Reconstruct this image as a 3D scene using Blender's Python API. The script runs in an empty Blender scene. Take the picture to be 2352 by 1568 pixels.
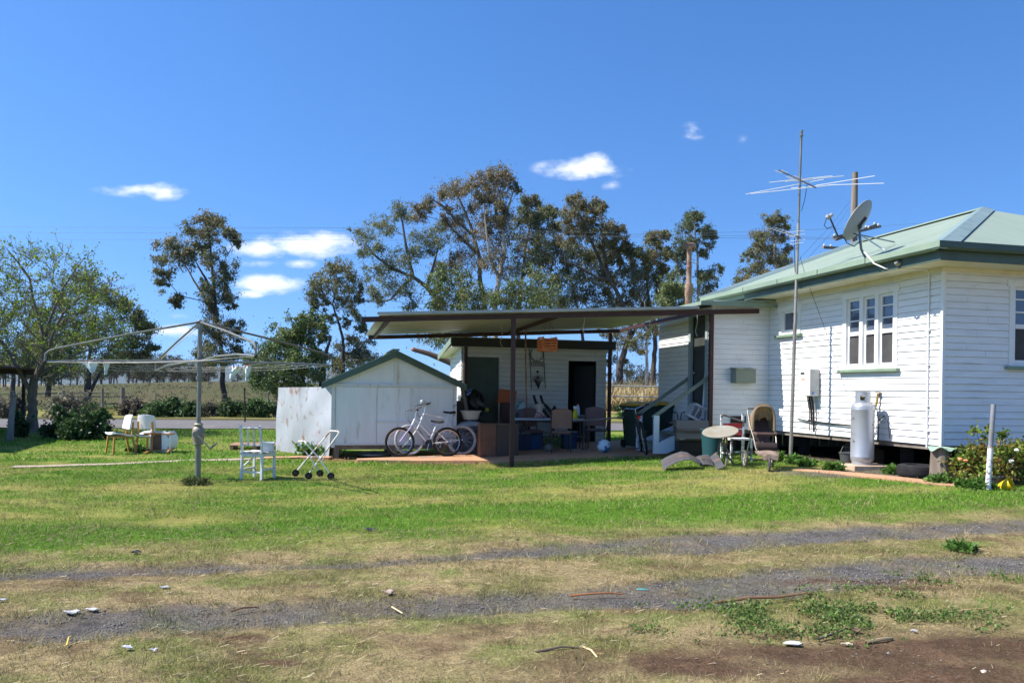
import bpy, math, random
import numpy as np
from mathutils import Vector, Matrix, Euler
random.seed(7); RNG = np.random.default_rng(11)
SC = bpy.context.scene; COL = SC.collection
R = math.radians; PI = math.pi

# ---------------------------------------------------------------- camera maths (a surveyor's helper: pixel + distance -> place)
F = 1825.0; HOR = 113.0; RHO = R(0.8); EYE = 1.5
CR, SR = math.cos(RHO), math.sin(RHO)
def at(px, py, d):
    x = (px-1176)/F; y = (784-py+HOR)/F
    return Vector(((x*CR-y*SR)*d, d, EYE+(x*SR+y*CR)*d))
def sstep(a, b, x):
    t = np.clip((np.asarray(x, float)-a)/(b-a), 0, 1); return t*t*(3-2*t)
def ground_z(x, y):
    x = np.asarray(x, float); y = np.asarray(y, float)
    site = (-.05+.30*sstep(-3, 6.2, x))*sstep(7.5, 12, y)*(1-sstep(22, 30, y))
    mound = 2.3*np.exp(-(((x+40)/38)**2+((y-125)/36)**2)) + 1.0*np.exp(-(((x-14)/16)**2+((y-66)/10)**2)) + .7*np.exp(-(((x+25)/20)**2+((y-80)/16)**2))
    return site+mound
def gz(x, y): return float(ground_z(x, y))
def G(px, py):
    p = at(px, py, 10); dr = (p-Vector((0, 0, EYE)))/10.0
    d = 10.0
    for _ in range(40):
        d = .5*d+.5*(EYE-gz(dr.x*d, d))/max(1e-4, -dr.z)
    return Vector((dr.x*d, d, gz(dr.x*d, d)))
def spot(px, d):
    x = (px-1176)/F*d
    return Vector((x, d, gz(x, d)))
TH = R(13.4)
U = Vector((math.cos(TH), math.sin(TH), 0)); V = Vector((-math.sin(TH), math.cos(TH), 0))

# ---------------------------------------------------------------- noise for placing things and soils
def _hash(ix, iy, s):
    h = (ix.astype(np.int64)*374761393+iy.astype(np.int64)*668265263+s*974711) & 0x7fffffff
    h = ((h ^ (h >> 13))*1274126177) & 0x7fffffff
    return ((h ^ (h >> 16)) & 0xffff)/65535.0
def vnoise(x, y, s=0):
    x = np.asarray(x, float); y = np.asarray(y, float)
    ix = np.floor(x); iy = np.floor(y); fx = x-ix; fy = y-iy
    fx = fx*fx*(3-2*fx); fy = fy*fy*(3-2*fy)
    a = _hash(ix, iy, s); b = _hash(ix+1, iy, s); c = _hash(ix, iy+1, s); d = _hash(ix+1, iy+1, s)
    return (a*(1-fx)+b*fx)*(1-fy)+(c*(1-fx)+d*fx)*fy
def fbm(x, y, s=0, o=4):
    v = 0; a = .5; n = 0
    for i in range(o):
        v = v+a*vnoise(x, y, s+i*17); n += a; a *= .5; x = np.asarray(x)*2.03+3.1; y = np.asarray(y)*2.03+1.7
    return v/n

# ---------------------------------------------------------------- materials
def _n(nt, t, **k):
    n = nt.nodes.new(t)
    for a, b in k.items(): setattr(n, a, b)
    return n
def mat(name, c, rough=.6, c2=None, scale=6.0, lo=.4, hi=.65, metal=0.0, bump=0.0, bscale=40.0, stretch=(1, 1, 1), spec=.35, c3=None, scale3=2.0, lo3=.55, hi3=.7, attr=None, trans=0.0, coat=0.0):
    m = bpy.data.materials.new(name); m.use_nodes = True; nt = m.node_tree; L = nt.links
    b = nt.nodes['Principled BSDF']
    b.inputs['Roughness'].default_value = rough; b.inputs['Metallic'].default_value = metal
    b.inputs['Specular IOR Level'].default_value = spec
    if coat: b.inputs['Coat Weight'].default_value = coat
    col = None
    tc = _n(nt, 'ShaderNodeTexCoord'); mp = _n(nt, 'ShaderNodeMapping'); mp.inputs['Scale'].default_value = stretch
    L.new(tc.outputs['Object'], mp.inputs['Vector'])
    if attr:
        a = _n(nt, 'ShaderNodeAttribute', attribute_name=attr); col = a.outputs['Color']
    base = (*c, 1)
    def layer(cur, colr, sc, lo_, hi_, det=6):
        nz = _n(nt, 'ShaderNodeTexNoise'); nz.inputs['Scale'].default_value = sc; nz.inputs['Detail'].default_value = det; nz.inputs['Roughness'].default_value = .65
        L.new(mp.outputs['Vector'], nz.inputs['Vector'])
        mr = _n(nt, 'ShaderNodeMapRange'); mr.inputs['From Min'].default_value = lo_; mr.inputs['From Max'].default_value = hi_
        L.new(nz.outputs['Fac'], mr.inputs['Value'])
        mx = _n(nt, 'ShaderNodeMix', data_type='RGBA'); L.new(mr.outputs['Result'], mx.inputs['Factor'])
        if cur is None: mx.inputs['A'].default_value = base
        else: L.new(cur, mx.inputs['A'])
        mx.inputs['B'].default_value = (*colr, 1)
        return mx.outputs['Result']
    if c2: col = layer(col, c2, scale, lo, hi)
    if c3: col = layer(col, c3, scale3, lo3, hi3)
    if col is None: b.inputs['Base Color'].default_value = base
    else: L.new(col, b.inputs['Base Color'])
    if bump:
        nz = _n(nt, 'ShaderNodeTexNoise'); nz.inputs['Scale'].default_value = bscale; nz.inputs['Detail'].default_value = 4
        L.new(mp.outputs['Vector'], nz.inputs['Vector'])
        bp = _n(nt, 'ShaderNodeBump'); bp.inputs['Strength'].default_value = bump; bp.inputs['Distance'].default_value = .02
        L.new(nz.outputs['Fac'], bp.inputs['Height']); L.new(bp.outputs['Normal'], b.inputs['Normal'])
    if trans:
        tr = _n(nt, 'ShaderNodeBsdfTranslucent'); ms = _n(nt, 'ShaderNodeMixShader'); ms.inputs['Fac'].default_value = trans
        if col is not None: L.new(col, tr.inputs['Color'])
        else: tr.inputs['Color'].default_value = base
        out = nt.nodes['Material Output']
        L.new(b.outputs['BSDF'], ms.inputs[1]); L.new(tr.outputs['BSDF'], ms.inputs[2]); L.new(ms.outputs['Shader'], out.inputs['Surface'])
    return m
def corr_mat(name, c, c2, axis, period=.076, rough=.5, metal=0.0, strength=.6, rust=None):
    m = mat(name, c, rough, c2, 1.8, .35, .7, metal=metal, stretch=(.35, 2.2, 1) if axis == 1 else (2.2, .35, 1), c3=rust, scale3=2.3, lo3=.56, hi3=.74); nt = m.node_tree; L = nt.links
    tc = _n(nt, 'ShaderNodeTexCoord'); sp = _n(nt, 'ShaderNodeSeparateXYZ'); L.new(tc.outputs['Object'], sp.inputs[0])
    mu = _n(nt, 'ShaderNodeMath', operation='MULTIPLY'); mu.inputs[1].default_value = 2*PI/period; L.new(sp.outputs[axis], mu.inputs[0])
    sn = _n(nt, 'ShaderNodeMath', operation='SINE'); L.new(mu.outputs[0], sn.inputs[0])
    bp = _n(nt, 'ShaderNodeBump'); bp.inputs['Strength'].default_value = strength; bp.inputs['Distance'].default_value = .008
    L.new(sn.outputs[0], bp.inputs['Height']); L.new(bp.outputs['Normal'], nt.nodes['Principled BSDF'].inputs['Normal'])
    return m
def glass_mat(name, c, rough=.05):
    m = mat(name, c, rough, spec=.7); return m

# ---------------------------------------------------------------- mesh building
class MB:
    def __init__(s): s.v = []; s.f = []; s.m = []; s.mi = 0
    def add(s, vs, fs):
        o = len(s.v); s.v += [tuple(v) for v in vs]; s.f += [tuple(i+o for i in f) for f in fs]; s.m += [s.mi]*len(fs); return s
    def box(s, c, sz, rot=None, taper=1.0):
        hx, hy, hz = sz[0]/2, sz[1]/2, sz[2]/2; c = Vector(c); vs = []
        for z, t in ((-hz, 1), (hz, taper)):
            for x, y in ((-hx, -hy), (hx, -hy), (hx, hy), (-hx, hy)): vs.append(Vector((x*t, y*t, z)))
        if rot is not None:
            M = rot if isinstance(rot, Matrix) else Euler(rot).to_matrix()
            vs = [M @ v for v in vs]
        return s.add([v+c for v in vs], [(3, 2, 1, 0), (4, 5, 6, 7), (0, 1, 5, 4), (1, 2, 6, 5), (2, 3, 7, 6), (3, 0, 4, 7)])
    def span(s, a, b): # axis aligned box between two corners
        a = Vector(a); b = Vector(b); lo = Vector([min(a[i], b[i]) for i in range(3)]); hi = Vector([max(a[i], b[i]) for i in range(3)])
        return s.box((lo+hi)/2, hi-lo)
    def bar(s, a, b, w, h=None, up=(0, 0, 1)):
        a = Vector(a); b = Vector(b); h = h or w; d = (b-a); L = d.length
        if L < 1e-6: return s
        z = d/L; u = Vector(up)
        if abs(z.dot(u)) > .97: u = Vector((1, 0, 0))
        x = u.cross(z).normalized(); y = z.cross(x)
        M = Matrix((x, y, z)).transposed()
        return s.box((a+b)/2, (w, h, L), M)
    def tube(s, pts, r, n=8, cap=True, closed=False):
        P = [Vector(p) for p in pts]; k = len(P)
        rs = list(r) if isinstance(r, (list, tuple)) else [r]*k
        vs = []; prev = None
        for i, p in enumerate(P):
            if closed: t = P[(i+1) % k]-P[i-1]
            else: t = P[min(i+1, k-1)]-P[max(i-1, 0)]
            if t.length < 1e-9: t = Vector((0, 0, 1))
            t.normalize()
            if prev is None:
                a = Vector((0, 0, 1)) if abs(t.z) < .9 else Vector((1, 0, 0))
                x = a.cross(t).normalized()
            else:
                x = prev-t*prev.dot(t)
                if x.length < 1e-6: x = Vector((1, 0, 0)).cross(t)
                x.normalize()
            prev = x; y = t.cross(x)
            for j in range(n):
                an = 2*PI*j/n; vs.append(p+(x*math.cos(an)+y*math.sin(an))*rs[i])
        fs = []
        kk = k if closed else k-1
        for i in range(kk):
            for j in range(n):
                a = i*n+j; b = i*n+(j+1) % n; c = ((i+1) % k)*n+(j+1) % n; d = ((i+1) % k)*n+j
                fs.append((a, b, c, d))
        if cap and not closed:
            fs.append(tuple(range(n-1, -1, -1))); fs.append(tuple((k-1)*n+j for j in range(n)))
        return s.add(vs, fs)
    def lathe(s, prof, c=(0, 0, 0), n=24, M=None, cap=True):
        c = Vector(c); vs = []
        for r, z in prof:
            for j in range(n):
                a = 2*PI*j/n; v = Vector((r*math.cos(a), r*math.sin(a), z)); vs.append((M @ v if M else v)+c)
        fs = []
        for i in range(len(prof)-1):
            for j in range(n):
                fs.append((i*n+j, i*n+(j+1) % n, (i+1)*n+(j+1) % n, (i+1)*n+j))
        if cap:
            if prof[0][0] > 1e-6: fs.append(tuple(range(n-1, -1, -1)))
            if prof[-1][0] > 1e-6: fs.append(tuple((len(prof)-1)*n+j for j in range(n)))
        return s.add(vs, fs)
    def grid(s, fn, nu, nv, thick=0.0):
        P = [[Vector(fn(i/nu, j/nv)) for i in range(nu+1)] for j in range(nv+1)]
        vs = [p for row in P for p in row]; W = nu+1
        fs = [(j*W+i, j*W+i+1, (j+1)*W+i+1, (j+1)*W+i) for j in range(nv) for i in range(nu)]
        if not thick: return s.add(vs, fs)
        nr = []
        for j in range(nv+1):
            for i in range(nu+1):
                a = P[j][min(i+1, nu)]-P[j][max(i-1, 0)]; b = P[min(j+1, nv)][i]-P[max(j-1, 0)][i]
                q = a.cross(b); nr.append(q.normalized() if q.length > 1e-12 else Vector((0, 0, 1)))
        N = len(vs); vs = vs+[v-n_*thick for v, n_ in zip(vs, nr)]
        fs = fs+[tuple(i+N for i in reversed(f)) for f in fs]
        rim = [(0, i) for i in range(nu+1)]+[(j, nu) for j in range(1, nv+1)]+[(nv, i) for i in range(nu-1, -1, -1)]+[(j, 0) for j in range(nv-1, 0, -1)]
        ids = [j*W+i for j, i in rim]
        for k in range(len(ids)):
            a, b = ids[k], ids[(k+1) % len(ids)]; fs.append((b, a, a+N, b+N))
        return s.add(vs, fs)
    def prism(s, poly, y0, y1, ax='y'):
        n = len(poly)
        def P(p, y):
            return {'y': (p[0], y, p[1]), 'x': (y, p[0], p[1]), 'z': (p[0], p[1], y)}[ax]
        vs = [P(p, y0) for p in poly]+[P(p, y1) for p in poly]
        fs = [tuple(range(n)), tuple(range(2*n-1, n-1, -1))]+[(i, i+n, (i+1) % n+n, (i+1) % n) for i in range(n)]
        return s.add(vs, fs)
    def ball(s, c, r, n=12, sq=(1, 1, 1), jit=0.0):
        c = Vector(c); rows = n//2; vs = []; W = n
        for i in range(rows+1):
            a = PI*i/rows
            for j in range(n):
                b = 2*PI*j/n; q = 1+(random.uniform(-jit, jit) if jit else 0)
                vs.append(c+Vector((math.sin(a)*math.cos(b)*sq[0], math.sin(a)*math.sin(b)*sq[1], -math.cos(a)*sq[2]))*r*q)
        fs = [(i*W+j, i*W+(j+1) % W, (i+1)*W+(j+1) % W, (i+1)*W+j) for i in range(rows) for j in range(W)]
        return s.add(vs, fs)
    def build(s, name, mats, parent=None, loc=None, rot=None, smooth=True, bevel=0.0):
        me = bpy.data.meshes.new(name); me.from_pydata(s.v, [], s.f); 
        for m in (mats if isinstance(mats, (list, tuple)) else [mats]): me.materials.append(m)
        if any(s.m): me.polygons.foreach_set('material_index', s.m)
        me.validate()
        import bmesh
        bm = bmesh.new(); bm.from_mesh(me); bmesh.ops.recalc_face_normals(bm, faces=bm.faces); bm.to_mesh(me); bm.free()
        if smooth:
            me.polygons.foreach_set('use_smooth', [True]*len(me.polygons)); me.set_sharp_from_angle(angle=R(38))
        o = bpy.data.objects.new(name, me); COL.objects.link(o)
        if parent is not None: o.parent = parent
        if loc is not None: o.location = loc
        if rot is not None: o.rotation_euler = rot
        if bevel:
            md = o.modifiers.new('Bevel', 'BEVEL'); md.width = bevel; md.segments = 2; md.limit_method = 'ANGLE'
        return o
def np_mesh(name, verts, k, material, parent=None, col=None, smooth=False):
    """verts (N*k,3) laid out face by face; col (N,3) per face colour"""
    N = len(verts)//k; me = bpy.data.meshes.new(name)
    me.vertices.add(len(verts)); me.vertices.foreach_set('co', np.ascontiguousarray(verts, dtype=np.float32).ravel())
    me.loops.add(N*k); me.loops.foreach_set('vertex_index', np.arange(N*k, dtype=np.int32))
    me.polygons.add(N); me.polygons.foreach_set('loop_start', np.arange(0, N*k, k, dtype=np.int32))
    me.update(calc_edges=True)
    if col is not None:
        a = me.color_attributes.new('tint', 'FLOAT_COLOR', 'POINT')
        c = np.ones((N, k, 4), dtype=np.float32); c[:, :, :3] = col[:, None, :]; a.data.foreach_set('color', c.ravel())
    me.materials.append(material)
    o = bpy.data.objects.new(name, me); COL.objects.link(o)
    if parent is not None: o.parent = parent
    return o
def tag(o, label, cat, group=None):
    o['label'] = label; o['category'] = cat
    if group: o['group'] = group
    return o
def thing(name, label, cat, loc=(0, 0, 0), rz=0.0, group=None, rot=None):
    o = bpy.data.objects.new(name, None); COL.objects.link(o); o.empty_display_size = .1
    o.location = loc; o.rotation_euler = rot if rot else (0, 0, rz)
    return tag(o, label, cat, group)
def struct(o): o['kind'] = 'structure'; return o
def stuff(o): o['kind'] = 'stuff'; return o
def kids(o): return [c for c in bpy.data.objects if c.parent == o]
def dup(root, loc, rz=None, label=None, scale=None):
    kd = list(root.children)
    r = root.copy(); COL.objects.link(r); r.location = loc
    if rz is not None: r.rotation_euler = (r.rotation_euler[0], r.rotation_euler[1], rz)
    if scale: r.scale = scale if isinstance(scale, (tuple, list)) else (scale,)*3
    if label: r['label'] = label
    for ch in kd:
        c = ch.copy(); COL.objects.link(c); c.parent = r
        for g in list(ch.children):
            d = g.copy(); COL.objects.link(d); d.parent = c
    return r
def text_obj(name, body, size, material, parent, loc, rot, ext=.001):
    cu = bpy.data.curves.new(name, 'FONT'); cu.body = body; cu.size = size; cu.extrude = ext; cu.align_x = 'CENTER'; cu.align_y = 'CENTER'
    o = bpy.data.objects.new(name, cu); dg = None
    COL.objects.link(o); bpy.context.view_layer.update()
    me = bpy.data.meshes.new_from_object(o.evaluated_get(bpy.context.evaluated_depsgraph_get()))
    bpy.data.objects.remove(o); me.materials.clear(); me.materials.append(material)
    o = bpy.data.objects.new(name, me); COL.objects.link(o); o.parent = parent; o.location = loc; o.rotation_euler = rot
    return o
# ================================================================ camera, light, sky
cam = bpy.data.cameras.new('camera'); cam.sensor_width = 36; cam.lens = F/2352*36; cam.shift_y = HOR/2352; cam.clip_end = 20000; cam.clip_start = .05
co = bpy.data.objects.new('camera', cam); COL.objects.link(co)
co.matrix_world = Matrix(((CR, -SR, 0, 0), (0, 0, -1, 0), (SR, CR, 0, EYE), (0, 0, 0, 1)))
SC.camera = co
SUN_EL = R(50); SUN_AZ = R(185.0)   # direction towards the sun, measured from +X
tosun = Vector((math.cos(SUN_AZ)*math.cos(SUN_EL), math.sin(SUN_AZ)*math.cos(SUN_EL), math.sin(SUN_EL)))
sl = bpy.data.lights.new('sun', 'SUN'); sl.energy = 5.0; sl.angle = R(.53); sl.color = (1, .95, .87)
so = bpy.data.objects.new('sun', sl); COL.objects.link(so); so.rotation_euler = tosun.to_track_quat('Z', 'Y').to_euler()
so.location = tosun*60
W = bpy.data.worlds.new('World'); SC.world = W; W.use_nodes = True; nt = W.node_tree; L = nt.links; nt.nodes.clear()
out = _n(nt, 'ShaderNodeOutputWorld'); bg = _n(nt, 'ShaderNodeBackground'); L.new(bg.outputs[0], out.inputs[0])
sky = _n(nt, 'ShaderNodeTexSky', sky_type='NISHITA'); sky.sun_disc = False; sky.sun_elevation = SUN_EL
sky.sun_rotation = PI/2-SUN_AZ; sky.air_density = 1.0; sky.dust_density = .35; sky.ozone_density = 3.2; sky.altitude = 400
bg.inputs['Strength'].default_value = .125
hs = _n(nt, 'ShaderNodeHueSaturation'); hs.inputs['Saturation'].default_value = 1.26; hs.inputs['Hue'].default_value = .506; hs.inputs['Value'].default_value = 1.06; L.new(sky.outputs[0], hs.inputs['Color'])
tc = _n(nt, 'ShaderNodeTexCoord'); sp = _n(nt, 'ShaderNodeSeparateXYZ'); L.new(tc.outputs['Generated'], sp.inputs[0])
lift = _n(nt, 'ShaderNodeVectorMath', operation='MULTIPLY_ADD'); L.new(tc.outputs['Generated'], lift.inputs[0]); lift.inputs[1].default_value = (1, 1, .95); lift.inputs[2].default_value = (0, 0, .16)   # clear dry inland air: no white band at the horizon
lnm = _n(nt, 'ShaderNodeVectorMath', operation='NORMALIZE'); L.new(lift.outputs[0], lnm.inputs[0]); L.new(lnm.outputs[0], sky.inputs['Vector'])
def M_(op, a, b=None, clamp=False):
    n = _n(nt, 'ShaderNodeMath', operation=op, use_clamp=clamp)
    for i, q in enumerate((a, b)):
        if q is None: continue
        if isinstance(q, (int, float)): n.inputs[i].default_value = q
        else: L.new(q, n.inputs[i])
    return n.outputs[0]
ymax = M_('MAXIMUM', sp.outputs[1], .05)
az = M_('DIVIDE', sp.outputs[0], ymax); el = M_('DIVIDE', sp.outputs[2], ymax)
cb = _n(nt, 'ShaderNodeCombineXYZ'); L.new(az, cb.inputs[0]); L.new(el, cb.inputs[1])
nz = _n(nt, 'ShaderNodeTexNoise'); nz.inputs['Scale'].default_value = 26; nz.inputs['Detail'].default_value = 10; nz.inputs['Roughness'].default_value = .6
mpn = _n(nt, 'ShaderNodeMapping'); mpn.inputs['Scale'].default_value = (1, 1.9, 1); L.new(cb.outputs[0], mpn.inputs[0]); L.new(mpn.outputs[0], nz.inputs['Vector'])
clouds = [(710, 562, 130, 30, 1.0), (600, 572, 85, 20, .95), (780, 578, 55, 14, .6), (620, 652, 78, 24, 1.0), (572, 674, 40, 11, .7), (690, 605, 40, 12, .55), (590, 606, 60, 9, .35),
          (325, 437, 110, 16, .62), (380, 440, 45, 22, .7), (1335, 388, 105, 25, .92), (1375, 375, 45, 24, .8), (1400, 425, 30, 14, .26), (1588, 303, 34, 24, .42), (1706, 320, 18, 14, .2), (380, 760, 90, 17, .7), (400, 727, 45, 10, .3), (270, 640, 60, 9, .15)]
mask = None
for (cx, cy, w, h, q) in clouds:
    p = at(cx, cy, 1.0); c = (p.x, p.z-EYE, 0)
    s1 = _n(nt, 'ShaderNodeVectorMath', operation='SUBTRACT'); L.new(cb.outputs[0], s1.inputs[0]); s1.inputs[1].default_value = c
    s2 = _n(nt, 'ShaderNodeVectorMath', operation='MULTIPLY'); L.new(s1.outputs[0], s2.inputs[0]); s2.inputs[1].default_value = (F/w/1.25, F/h/1.3, 0)
    ln = _n(nt, 'ShaderNodeVectorMath', operation='LENGTH'); L.new(s2.outputs[0], ln.inputs[0])
    m = M_('MULTIPLY', M_('SUBTRACT', 1.0, ln.outputs['Value'], True), q)
    mask = m if mask is None else M_('MAXIMUM', mask, m)
nn = M_('MULTIPLY', M_('SUBTRACT', nz.outputs['Fac'], .5), 2.9)
mm = M_('MULTIPLY', mask, 1.9)
th = M_('ADD', mm, M_('MULTIPLY', nn, M_('MINIMUM', M_('MULTIPLY', mask, 5.0), 1.0)))
mr = _n(nt, 'ShaderNodeMapRange', interpolation_type='SMOOTHSTEP'); mr.inputs['From Min'].default_value = .10; mr.inputs['From Max'].default_value = 1.75; L.new(th, mr.inputs['Value'])
fin = M_('MULTIPLY', mr.outputs[0], M_('GREATER_THAN', sp.outputs[1], .05))
fin = M_('MULTIPLY', fin, .93)
mx = _n(nt, 'ShaderNodeMix', data_type='RGBA'); L.new(fin, mx.inputs['Factor']); L.new(hs.outputs[0], mx.inputs['A']); mx.inputs['B'].default_value = (6.3, 6.4, 6.6, 1)
L.new(mx.outputs['Result'], bg.inputs['Color'])
W.cycles.sampling_method = 'AUTOMATIC'
vs_ = SC.view_settings; vs_.view_transform = 'Standard'; vs_.look = 'None'; vs_.exposure = .8; vs_.gamma = 1; vs_.use_curve_mapping = False
SC.cycles.max_bounces = 6; SC.cycles.diffuse_bounces = 3; SC.cycles.glossy_bounces = 3; SC.cycles.transparent_max_bounces = 6; SC.cycles.transmission_bounces = 3
SC.cycles.use_adaptive_sampling = True; SC.cycles.adaptive_threshold = .02; SC.cycles.use_denoising = True
SC.cycles.caustics_reflective = False; SC.cycles.caustics_refractive = False

# ================================================================ the ground
def track_line(pts, hw):
    g = [G(*p) for p in pts]; return np.array([q.x for q in g]), np.array([q.y for q in g]), np.array(hw)
T1 = track_line([(-500, 1350), (0, 1323), (372, 1306), (796, 1296), (1047, 1279), (1338, 1257), (1592, 1248), (1962, 1225), (2351, 1207), (2800, 1185)], [.17, .16, .12, .07, .17, .30, .38, .28, .26, .26])
T2 = track_line([(-500, 1450), (0, 1433), (203, 1433), (372, 1418), (575, 1413), (796, 1394), (1135, 1383), (1372, 1373), (1570, 1357), (1759, 1338), (1962, 1312), (2165, 1302), (2351, 1292), (2800, 1265)], [.2, .22, .32, .27, .24, .24, .28, .33, .48, .44, .36, .33, .30, .30])
def track_amt(x, y):
    n = (fbm(x*1.1, y*2.4, 5)-.5)*.62+(fbm(x*5, y*6, 9)-.5)*.40+(fbm(x*17, y*17, 12, 2)-.5)*.2
    r = 0
    for X, Y, H in (T1, T2):
        d = np.abs(y-np.interp(x, X, Y)); h = np.interp(x, X, H)
        r = np.maximum(r, 1-sstep(-.16, .16, d-h+n*.46))
    return r*np.clip(.72+.9*(fbm(x*2.3, y*3, 19)-.35), .45, 1)
DIRT = [(1960, 1515, 1.0, .34), (2250, 1490, 1.1, .40), (2300, 1560, 1.4, .4), (1600, 1535, .5, .2), (1960, 1330, .75, .14), (560, 1460, .2, .07), (640, 1520, .18, .08), (2100, 1350, .6, .10)]
DG = [(G(px, py), rx, ry) for px, py, rx, ry in DIRT]
def dirt_amt(x, y):
    r = 0; n = (fbm(x*2.1, y*3.2, 31)-.5)*1.7
    for g, rx, ry in DG:
        r = np.maximum(r, 1-sstep(.35, 1.3, np.hypot((x-g.x)/rx, (y-g.y)/ry)+n))
    return r
LUSH = track_line([(-400, 1270), (0, 1232), (400, 1222), (800, 1200), (1200, 1180), (1700, 1165), (2100, 1150), (2352, 1138), (2800, 1120)], [.8, .55, .5, .55, .9, .9, .7, .5, .5])
def soil(x, y):
    """what grows or lies where: returns colour (n,3), grass cover (0..1), height"""
    x = np.asarray(x, float); y = np.asarray(y, float); n = len(x)
    lawn_edge = np.interp(x, T1[0], T1[1])
    a = fbm(x*.55, y*1.1, 3); b = fbm(x*1.9, y*2.6, 8); c = fbm(x*6, y*6, 14, 3)
    up = sstep(-.1, 1.25, y-lawn_edge-.28+(b-.5)*1.1)
    dlush = np.abs(y-np.interp(x, LUSH[0], LUSH[1]))/np.interp(x, LUSH[0], LUSH[2])
    lush = (1-sstep(.4, 1.35, dlush+(b-.5)*1.5))
    g_far = sstep(12.0, 15, y)*.50
    green = np.clip(up*(.40+2.1*(a-.45)+1.2*(b-.5))+lush*.85+g_far*up*.6+.10*(c-.5), 0, 1)
    low = (1-up); green = green+low*np.clip((b-.52)*1.7+(c-.5)*.8+.10, 0, .55)
    green = np.clip(green, 0, 1)[:, None]
    cg = np.array([.128, .250, .026]); cy = np.array([.335, .315, .085]); cs = np.array([.42, .325, .165])
    dryc = cy[None]*(up[:, None])+cs[None]*(1-up[:, None])
    col = cg[None]*green+dryc*(1-green)
    ol = np.clip((fbm(x*1.4, y*2.2, 63)-.46)*3.2+(c-.5)*.9, 0, 1)[:, None]*low[:, None]*.75
    col = col*(1-ol)+np.array([.205, .200, .066])[None]*ol
    bw = np.clip((fbm(x*2.6, y*4.2, 71)-.56)*5+(c-.5)*1.6, 0, 1)[:, None]*low[:, None]*.7
    col = col*(1-bw)+np.array([.195, .122, .074])[None]*bw
    # beyond the road: paddock
    fld = sstep(29.5, 31, y-np.asarray(x)*.17)
    pf = fbm(x*.12, y*.08, 41); pg = fbm(x*.5, y*.3, 47)
    t = np.clip((pf-.42)*2.2+(pg-.5)*.9+.25, 0, 1)[:, None]
    pad = np.array([.078, .090, .030])[None]*(1-t)+np.array([.125, .108, .052])[None]*t
    verge = (1-sstep(48, 52, y-np.asarray(x)*.17))*sstep(39.5, 40.5, y-np.asarray(x)*.17)
    pad = pad*(1-verge[:, None]*.8)+np.array([.30, .28, .08])[None]*verge[:, None]*.8
    far = sstep(140, 190, y)[:, None]
    pad = pad*(1-far)+np.array([.27, .215, .14])[None]*far
    dryr = (sstep(2, 6, x)*sstep(50, 56, y)*(1-sstep(80, 110, y)))[:, None]
    pad = pad*(1-dryr)+np.array([.55, .40, .19])[None]*dryr
    col = col*(1-fld[:, None])+pad*fld[:, None]
    # worn earth at the foot of slab and path
    w = np.clip((1-sstep(.1, .8, np.hypot((x-.15)/2.1, (y-15.55)/.55)+(c-.5)*1.2)), 0, 1)
    w = np.maximum(w, 1-sstep(.4, 1.1, np.hypot((x+1.5)/1.3, (y-16.45)/.3)+(c-.5)))
    w = np.maximum(w, 1-sstep(.5, 1.1, np.hypot((x+3.6)/1.7, (y-17.9)/.8)+(c-.5)*.8))
    col = col*(1-w[:, None]*.85)+np.array([.30, .17, .09])[None]*w[:, None]*.85
    gv = 1-sstep(.7, 1.1, np.hypot((x-6.4)/2.3, (y-12.9)/1.0)+(c-.5)*.5)    # gravel strip by the house
    hou = (1-sstep(-.35, .1, -(x-6.68)*math.cos(TH)-(y-12.34)*math.sin(TH)-.25))*(1-sstep(17.0, 18, y))*sstep(9, 10, y)*sstep(-.3, .1, -(x-6.68)*-math.sin(TH)*1+(y-12.34)*math.cos(TH)+.3)
    gv = np.maximum(gv*.9, hou)
    col = col*(1-gv[:, None])+np.array([.17, .14, .115])[None]*gv[:, None]
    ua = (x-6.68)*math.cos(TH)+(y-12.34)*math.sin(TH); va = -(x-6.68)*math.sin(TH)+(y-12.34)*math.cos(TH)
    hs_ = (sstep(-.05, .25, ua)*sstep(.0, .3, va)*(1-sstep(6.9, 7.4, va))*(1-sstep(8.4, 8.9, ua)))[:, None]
    col = col*(1-hs_)+np.array([.06, .045, .035])[None]*hs_  # bare earth under the house, its colour also darkened for shade
    tr = track_amt(x, y)*(1-fld); di = dirt_amt(x, y)*(1-fld)
    gr = np.array([.172, .156, .142])[None]*(.85+.5*(c[:, None]-.5)*1.4)
    col = col*(1-tr[:, None])+gr*tr[:, None]
    br = np.array([.150, .085, .055])[None]*(.8+.8*(c[:, None]-.4))
    col = col*(1-di[:, None]*.9)+br*di[:, None]*.9
    cover = np.clip(1-tr*1.02, 0, 1)*np.clip(1-di*.93, 0, 1)*(1-.8*w)*(1-gv*.9)
    cover = cover*(1-.55*bw[:, 0])
    return col, cover, np.clip(.3+.7*green[:, 0]+.3*(b-.5), .2, 1.3)
xs = np.unique(np.concatenate([-np.geomspace(14, 7000, 60), np.arange(-14, 14.01, .07), np.geomspace(14, 7000, 60)]))
ys = np.unique(np.concatenate([-np.geomspace(1, 3000, 30), np.arange(-1, 3.4, .4), np.arange(3.4, 9, .035), np.arange(9, 24, .08), np.geomspace(24, 9000, 190)]))
GX, GY = np.meshgrid(xs, ys); gx = GX.ravel(); gy = GY.ravel()
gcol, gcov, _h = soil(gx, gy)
near = ((gy > 2) & (gy < 26) & (np.abs(gx) < 16))
gzv = ground_z(gx, gy)+np.where(near, (fbm(gx*1.1, gy*1.1, 77)-.5)*.05+(fbm(gx*6, gy*7, 78, 3)-.5)*.035*np.clip(1-gcov, .45, 1), 0)-np.where(near, track_amt(gx, gy)*.025, 0)
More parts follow.
